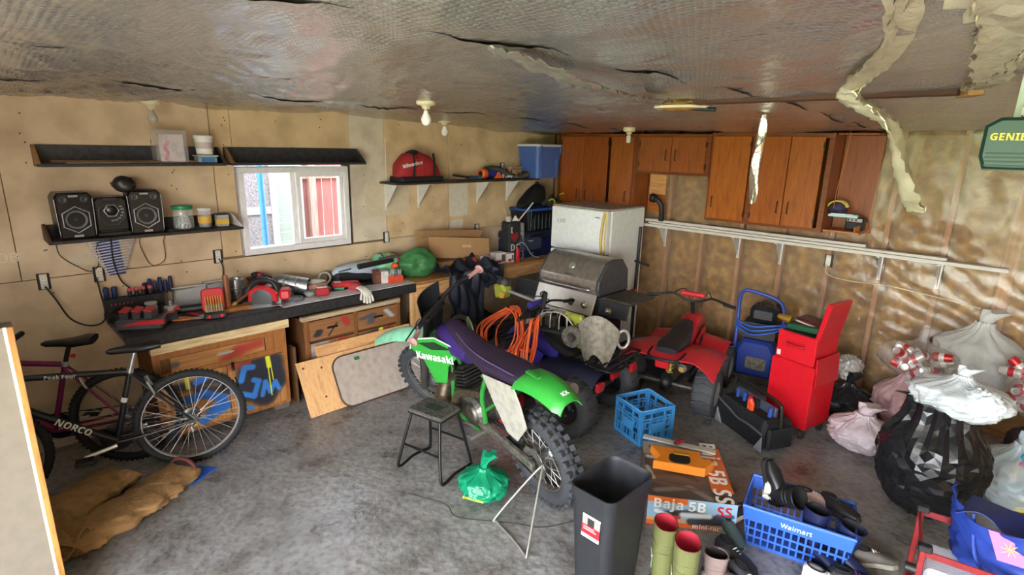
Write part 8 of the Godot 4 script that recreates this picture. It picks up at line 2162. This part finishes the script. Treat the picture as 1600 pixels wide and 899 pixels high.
	for x in [-0.24, 0.24]:
		for z in [-0.17, 0.17]:
			part("post", MB.new().bb(x - 0.012, x + 0.012, 0.05, 0.47, z - 0.012, z + 0.012, 0.003), red, c)
			part("corner_cap", MB.new().bb(x - 0.022, x + 0.03, 0.465, 0.495, z - 0.02, z + 0.02, 0.005), mat("1a1a1c", 0.5), c)
			part("wheel", MB.new().cyl(Vector3(x - 0.012, 0.03, z), Vector3(x + 0.012, 0.03, z), 0.03), mat("1a1a1c", 0.6), c)
	for y in [0.1, 0.44]:
		part("rail", MB.new().bb(-0.23, 0.23, y, y + 0.03, -0.18, -0.17, 0.002).bb(-0.23, 0.23, y, y + 0.03, 0.17, 0.18, 0.002).bb(-0.25, -0.24, y, y + 0.03, -0.16, 0.16, 0.002).bb(0.24, 0.25, y, y + 0.03, -0.16, 0.16, 0.002), red, c)
	part("shelf", MB.new().bb(-0.23, 0.23, 0.095, 0.105, -0.165, 0.165, 0.002), red, c)
	part("side_knob", MB.new().cyl(Vector3(-0.25, 0.36, 0.17), Vector3(-0.29, 0.36, 0.17), 0.022), mat("1a1a1c", 0.5), c)
	var tb := thing("clear_tub", "clear plastic tub with a blue clip standing in the red cart", "tub", Vector3(-0.02, 0.107, -2.94), 10)
	part("tub", MB.new().at(0, 0.13, 0).prism(rrect(0.26, 0.25, 0.03), 0.22, 0.012), film("dcd9e2", 0.5, 0.15), tb)
	part("clip", MB.new().bb(-0.142, -0.13, 0.14, 0.22, -0.03, 0.03, 0.003), mat("3a4a8a", 0.5), tb)
	var bb := thing("blue_tote_bag", "large royal blue tote bag with a flower print on the red cart", "bag", Vector3(0.16, 0.36, -3.05), -10)
	var fn := noise3(90, 2.2)
	part("bag", MB.new().sheet(func(u: float, v: float) -> Vector3:
		var a := (u - 0.5) * 3.0
		var r := 0.24 + 0.03 * fn.get_noise_2d(u * 4, v * 3) + 0.05 * v
		return Vector3(sin(a) * r * 0.95, -0.02 + v * 0.3 + 0.03 * sin(a * 3.0) * v, cos(a) * r * 0.75 - 0.03), 34, 18, 0.005), mat("203c9a", 0.6, 0, 2), bb)
	part("top_opening", MB.new().sheet(func(u: float, v: float) -> Vector3: return Vector3(lerpf(-0.22, 0.22, u), 0.24 + 0.05 * sin(u * 8.0) * v, lerpf(-0.1, 0.14, v)), 14, 8, 0.004), mat("1a2f7e", 0.6), bb)
	part("print_patch", MB.new().at(-0.02, 0.2, 0.193, 10, -12).prism(pv([-0.07, 0.06, 0.07, 0.08, 0.08, -0.04, -0.02, -0.05]), 0.004, 0.001), mat("b86ab0", 0.6), bb)
	var fl := MB.new().at(-0.01, 0.215, 0.197, 10, -12)
	for i in 8: fl.tri(Vector3(0, 0, 0.001), Vector3(cos(i * PI / 4) * 0.035, sin(i * PI / 4) * 0.035, 0.001), Vector3(cos(i * PI / 4 + 0.3) * 0.014, sin(i * PI / 4 + 0.3) * 0.014, 0.001))
	part("flower_print", fl, mat("f0d040", 0.6), bb)
	part("handle", MB.new().tube(curve([-0.16, 0.26, 0.12, -0.1, 0.1, 0.2, 0.02, 0.06, 0.22, 0.14, 0.2, 0.18]), 0.008, 6, false, 0.4), mat("24439f", 0.6), bb)

# ---------------------------------------------------------------- trousers, partition, ceiling fittings
func make_rest() -> void:
	# half-height partition end at the left of the doorway
	var p := struct("wall_partition", MB.new().bb(-3.0, -2.91, 0, 1.4, -0.1, 1.6, 0.002), mat("877e70", 0.9, 0, 1))
	p.set_meta("label", "beige half-height partition beside the doorway")
	part("end_strip", MB.new().bb(-2.915, -2.897, 0, 1.4, -0.1, -0.078, 0.002), wood("c4924e", 1, 0.6), p)
	part("paper_edge", MB.new().bb(-2.911, -2.908, 0, 1.4, -0.078, -0.068, 0), mat("e8e4dc", 0.9), p)
	part("top_block", MB.new().bb(-3.0, -2.9, 1.4, 1.55, -0.06, 0.0, 0.004), wood("d09a62", 1, 0.6), p)
	# folded work trousers on the floor
	var t := thing("work_trousers", "tan canvas work trousers dropped in a heap on the floor", "trousers", Vector3(-3.72, 0, -0.4), 118)
	var m := mat("ab8456", 0.85, 0, 2, 0.8)
	var fn := noise3(55, 4.0)
	var rn := noise3(56, 2.5)
	rn.fractal_type = FastNoiseLite.FRACTAL_RIDGED
	for s in [0, 1]:
		var rg := []
		for i in 33:
			var u := i / 32.0
			var q := PackedVector3Array()
			var hw := lerpf(0.15, 0.115, u) + 0.012 * fn.get_noise_1d(u * 3.0 + s)
			var hh := (0.055 if s == 0 else 0.07) * (1.0 - 0.25 * u)
			var cx := -0.42 + u * (0.8 if s == 0 else 0.62)
			var cz := (0.13 if s == 0 else -0.1) + 0.06 * sin(u * 3.0 + s * 2)
			for j in 36:
				var a := -TAU * j / 36
				var k := 1.0 + 0.3 * rn.get_noise_3d(u * 2.5, cos(a) * 1.2 + s * 7, sin(a) * 1.2) + 0.06 * sin(u * 30.0 + cos(a) * 5.0)
				q.append(Vector3(cx + 0.03 * cos(a * 2.0), maxf(0.0, hh + sin(a) * hh * k), cz + cos(a) * hw * k))
			rg.append(q)
		part("trouser_leg", MB.new().loft(rg), m, t)
	part("hem", MB.new().tube(ring_pts(Vector3(0.375, 0.06, 0.15), Vector3(0.01, 0.055, 0), Vector3(0, 0, 0.095), 20), 0.013, 8, true), mat("6e3a30", 0.8), t)
	part("dark_lining", MB.new().at(0.372, 0.06, 0.15, 0, 0, -85).lathe([[0.09, 0.0], [0.05, -0.012], [0.001, -0.02]], 20, 0.55, 1.0), mat("241c1c", 0.9), t)
	part("waist_fold", MB.new().sheet(func(u: float, v: float) -> Vector3: return Vector3(lerpf(-0.5, -0.2, u), 0.1 + 0.05 * sin(u * 9.0 + v * 3.0) + 0.03 * fn.get_noise_2d(u * 5.0, v * 5.0), lerpf(-0.22, 0.26, v)), 24, 20, 0.01), m, t)
	part("buckle", MB.new().at(-0.46, 0.15, -0.18, 30).box(Vector3.ZERO, Vector3(0.06, 0.015, 0.05), 0.004), mat("26262a", 0.5, 0.3), t)
	part("orange_tab", MB.new().at(-0.43, 0.165, -0.16, 30).box(Vector3.ZERO, Vector3(0.03, 0.01, 0.02), 0.002), mat("e07a2a", 0.5), t)
	one("blue_folder", MB.new().at(0, 0.004, 0, 0, 90).prism(pv([-0.12, -0.1, 0.14, -0.1, 0.1, 0.1, -0.12, 0.1]), 0.008, 0.002), mat("2860c8", 0.5), "flat blue plastic folder half under the trousers", "folder", Vector3(-3.75, 0, -0.82), 40)
	# bulbs on porcelain holders
	var k := 0
	for q in [[-4.56, -1.08, "clear light bulb on a porcelain holder over the stereo", "clear"], [-2.95, -2.2, "white light bulb on a porcelain holder in the middle of the ceiling", "white"], [-4.3, -3.42, "white light bulb on a porcelain holder near the wall shelf", "white"], [-3.25, -4.95, "white spiral bulb on a porcelain holder in front of the cabinets", "spiral"]]:
		var y := ceil_y(q[0], q[1]) - 0.012
		var l := thing("ceiling_bulb", q[2], "light bulb", Vector3(q[0], y, q[1]))
		part("holder", MB.new().lathe([[0.06, 0.03], [0.06, 0.0], [0.055, -0.008], [0.03, -0.014], [0.024, -0.03], [0.022, -0.034]], 24), mat("e2d3ae", 0.4), l)
		part("screw_base", MB.new().lathe([[0.014, -0.03], [0.014, -0.05]], 16), mat("b9b4a6", 0.35, 0.7), l)
		if q[3] == "spiral":
			var sp := []
			for i in 41: sp.append(Vector3(cos(i * 0.75) * 0.018, -0.05 - i * 0.0016, sin(i * 0.75) * 0.018))
			part("glass", MB.new().tube(sp, 0.006, 8), mat("f2f0ea", 0.4, 0, 0), l)
		else:
			part("glass", MB.new().lathe([[0.014, -0.045], [0.017, -0.06], [0.03, -0.085], [0.032, -0.1], [0.026, -0.12], [0.012, -0.131], [0.001, -0.133]], 24), glassy("b9b4aa", 0.55, 0.08) if q[3] == "clear" else mat("f4f2ee", 0.35, 0, 0), l)
		k += 1
	# torn hole, bare joist, hanging foil
	var cl: Node = get_node("ceiling")
	part("bare_joist", MB.new().bb(-1.42, -0.36, 2.372, 2.43, -2.79, -2.72, 0.003), wood("4a2c1a", 0, 0.8), cl)
	part("joist_block", MB.new().at(-0.33, 2.378, -2.78, 25).box(Vector3.ZERO, Vector3(0.05, 0.02, 0.12), 0.003), wood("b98a5c", 2, 0.8), cl)
	var rim := []
	for i in 24: rim.append(Vector3(-1.55 + cos(i * TAU / 24) * (0.14 + 0.015 * sin(i * 5.0)), 2.368, -2.83 + sin(i * TAU / 24) * 0.1))
	part("torn_rim", MB.new().tube(rim, 0.008, 6, true), mat("d8c6a6", 0.7), cl)
	var hole := heap("insulation_tuft", "yellow insulation bulging from the torn ceiling hole", "insulation", Vector3(-1.55, 2.35, -2.83), Vector3(0.14, 0.035, 0.1), mats["insulation"], 401, 0.5)
	one("black_pipe_end", MB.new().cyl(Vector3.ZERO, Vector3(0.17, -0.012, -0.03), 0.011), mat("17171a", 0.5), "short black pipe end poking from the torn ceiling hole", "pipe", Vector3(-1.53, 2.365, -2.82))
	var fp: Material = mats["foil_plain"]
	var ribbon := func(pts: Array, w: float, tw: float, sd: int) -> MB:
		var c := curve(pts, 10)
		var fq := noise3(sd, 5.0)
		return MB.new().sheet(func(u: float, v: float) -> Vector3:
			var f := v * (c.size() - 1)
			var i := mini(int(f), c.size() - 2)
			var o: Vector3 = (c[i] as Vector3).lerp(c[i + 1], f - i)
			var g := 0.7 + tw * v + 0.3 * fq.get_noise_1d(v * 4.0)
			var x := (u - 0.5) * w * (1.0 + 0.2 * fq.get_noise_2d(v * 6.0, 3.0))
			return o + Vector3(cos(g), 0, sin(g)) * x + Vector3(sin(g), 0, -cos(g)) * (0.025 * sin(u * 6.0 + v * 9.0)) + Vector3(0, 0.02 * fq.get_noise_2d(u * 3.0, v * 8.0), 0), 10, 60, 0.003)
	var tape := mat("cfc5a8", 0.3, 0.5, 2, 0.6)
	one("hanging_foil_strip", ribbon.call([-0.24, 2.4, -1.1, -0.36, 2.39, -1.6, -0.53, 2.37, -2.05, -0.57, 2.33, -2.13, -0.5, 2.29, -2.15, -0.44, 2.23, -2.2, -0.41, 2.12, -2.24, -0.37, 2.0, -2.28, -0.34, 1.965, -2.28], 0.1, 0.7, 7), tape, "wide torn foil strip hanging down from the ceiling", "foil strip")
	one("hanging_foil_strip", ribbon.call([-1.44, 2.37, -3.7, -1.445, 2.25, -3.7, -1.45, 2.14, -3.7, -1.46, 2.0, -3.7, -1.45, 1.82, -3.7], 0.04, 1.4, 8), fp, "narrow silver foil strip dangling before the cabinets", "foil strip")
	one("hanging_foil_strip", ribbon.call([-0.16, 2.4, -1.1, -0.14, 2.38, -1.5, -0.2, 2.37, -2.1, -0.3, 2.385, -2.6], 0.14, 0.2, 9), tape, "loose silver foil strip peeling along the ceiling by the joist", "foil strip")
	one("hanging_foil_strip", ribbon.call([-1.16, 2.395, -1.1, -1.2, 2.355, -1.5, -1.3, 2.345, -2.0, -1.45, 2.37, -2.5], 0.1, 0.1, 10), fp, "peeled silver foil flap curling along a ceiling seam", "foil strip")
	one("pull_string", MB.new().tube(curve([-1.27, 2.31, -5.0, -1.275, 2.1, -5.0, -1.3, 1.9, -5.0, -1.31, 1.72, -5.02]), 0.003, 5), mat("c0703a", 0.7), "thin orange string hanging in front of the open end shelf", "string")
	# opener
	var o := thing("door_opener", "dark green garage door opener hung from the ceiling", "door opener", Vector3(0.02, 2.11, -2.4))
	part("housing", MB.new().at(0, 0.07, 0).prism(pv([-0.22, -0.07, 0.3, -0.07, 0.3, 0.085, -0.2, 0.085, -0.235, 0.06, -0.235, -0.03]), 0.28, 0.01), mat("12382f", 0.4, 0, 1), o)
	part("light_cover", MB.new().bb(-0.16, 0.28, 0.156, 0.19, -0.1, 0.12, 0.008), mat("c3c6bf", 0.4), o)
	for x in [-0.18, 0.26]: part("hanger", MB.new().bb(x - 0.01, x + 0.01, 0.15, 0.3, -0.1, -0.085, 0.001), mat("9a9a98", 0.4, 0.6), o)
	for i in 5: part("groove", MB.new().bb(-0.22, 0.28, 0.0 + i * 0.012, 0.004 + i * 0.012, 0.139, 0.142, 0.001), mat("0e2c25", 0.4), o)
	words(o, "lettering", "GENIE", 0.02, mat("d8c030", 0.5), xf(-0.175, 0.098, 0.141), 0.002)
	words(o, "lettering", "INTELLI", 0.018, mat("a9b0a8", 0.5), xf(-0.09, 0.098, 0.141), 0.002, "Droid Serif", false)
	# floor crack
	var fl: Node = get_node("floor")
	part("crack", MB.new().tube(curve([-2.6, 0.0, -1.75, -2.35, 0.0, -1.85, -2.2, 0.0, -1.83, -1.95, 0.0, -2.02, -1.8, 0.0, -2.12, -1.7, 0.0, -2.3]), 0.0035, 5), mat("3a3632", 0.9), fl)

func _ready() -> void:
	rng.seed = 1
	make_view()
	make_textures()
	make_room()
	make_cabinets()
	make_strips()
	make_fridge()
	make_shelves()
	make_bench()
	make_bench_items()
	make_bikes()
	make_moto()
	make_quads()
	make_grill()
	make_right_side()
	make_front()
	make_bags()
	make_rest()
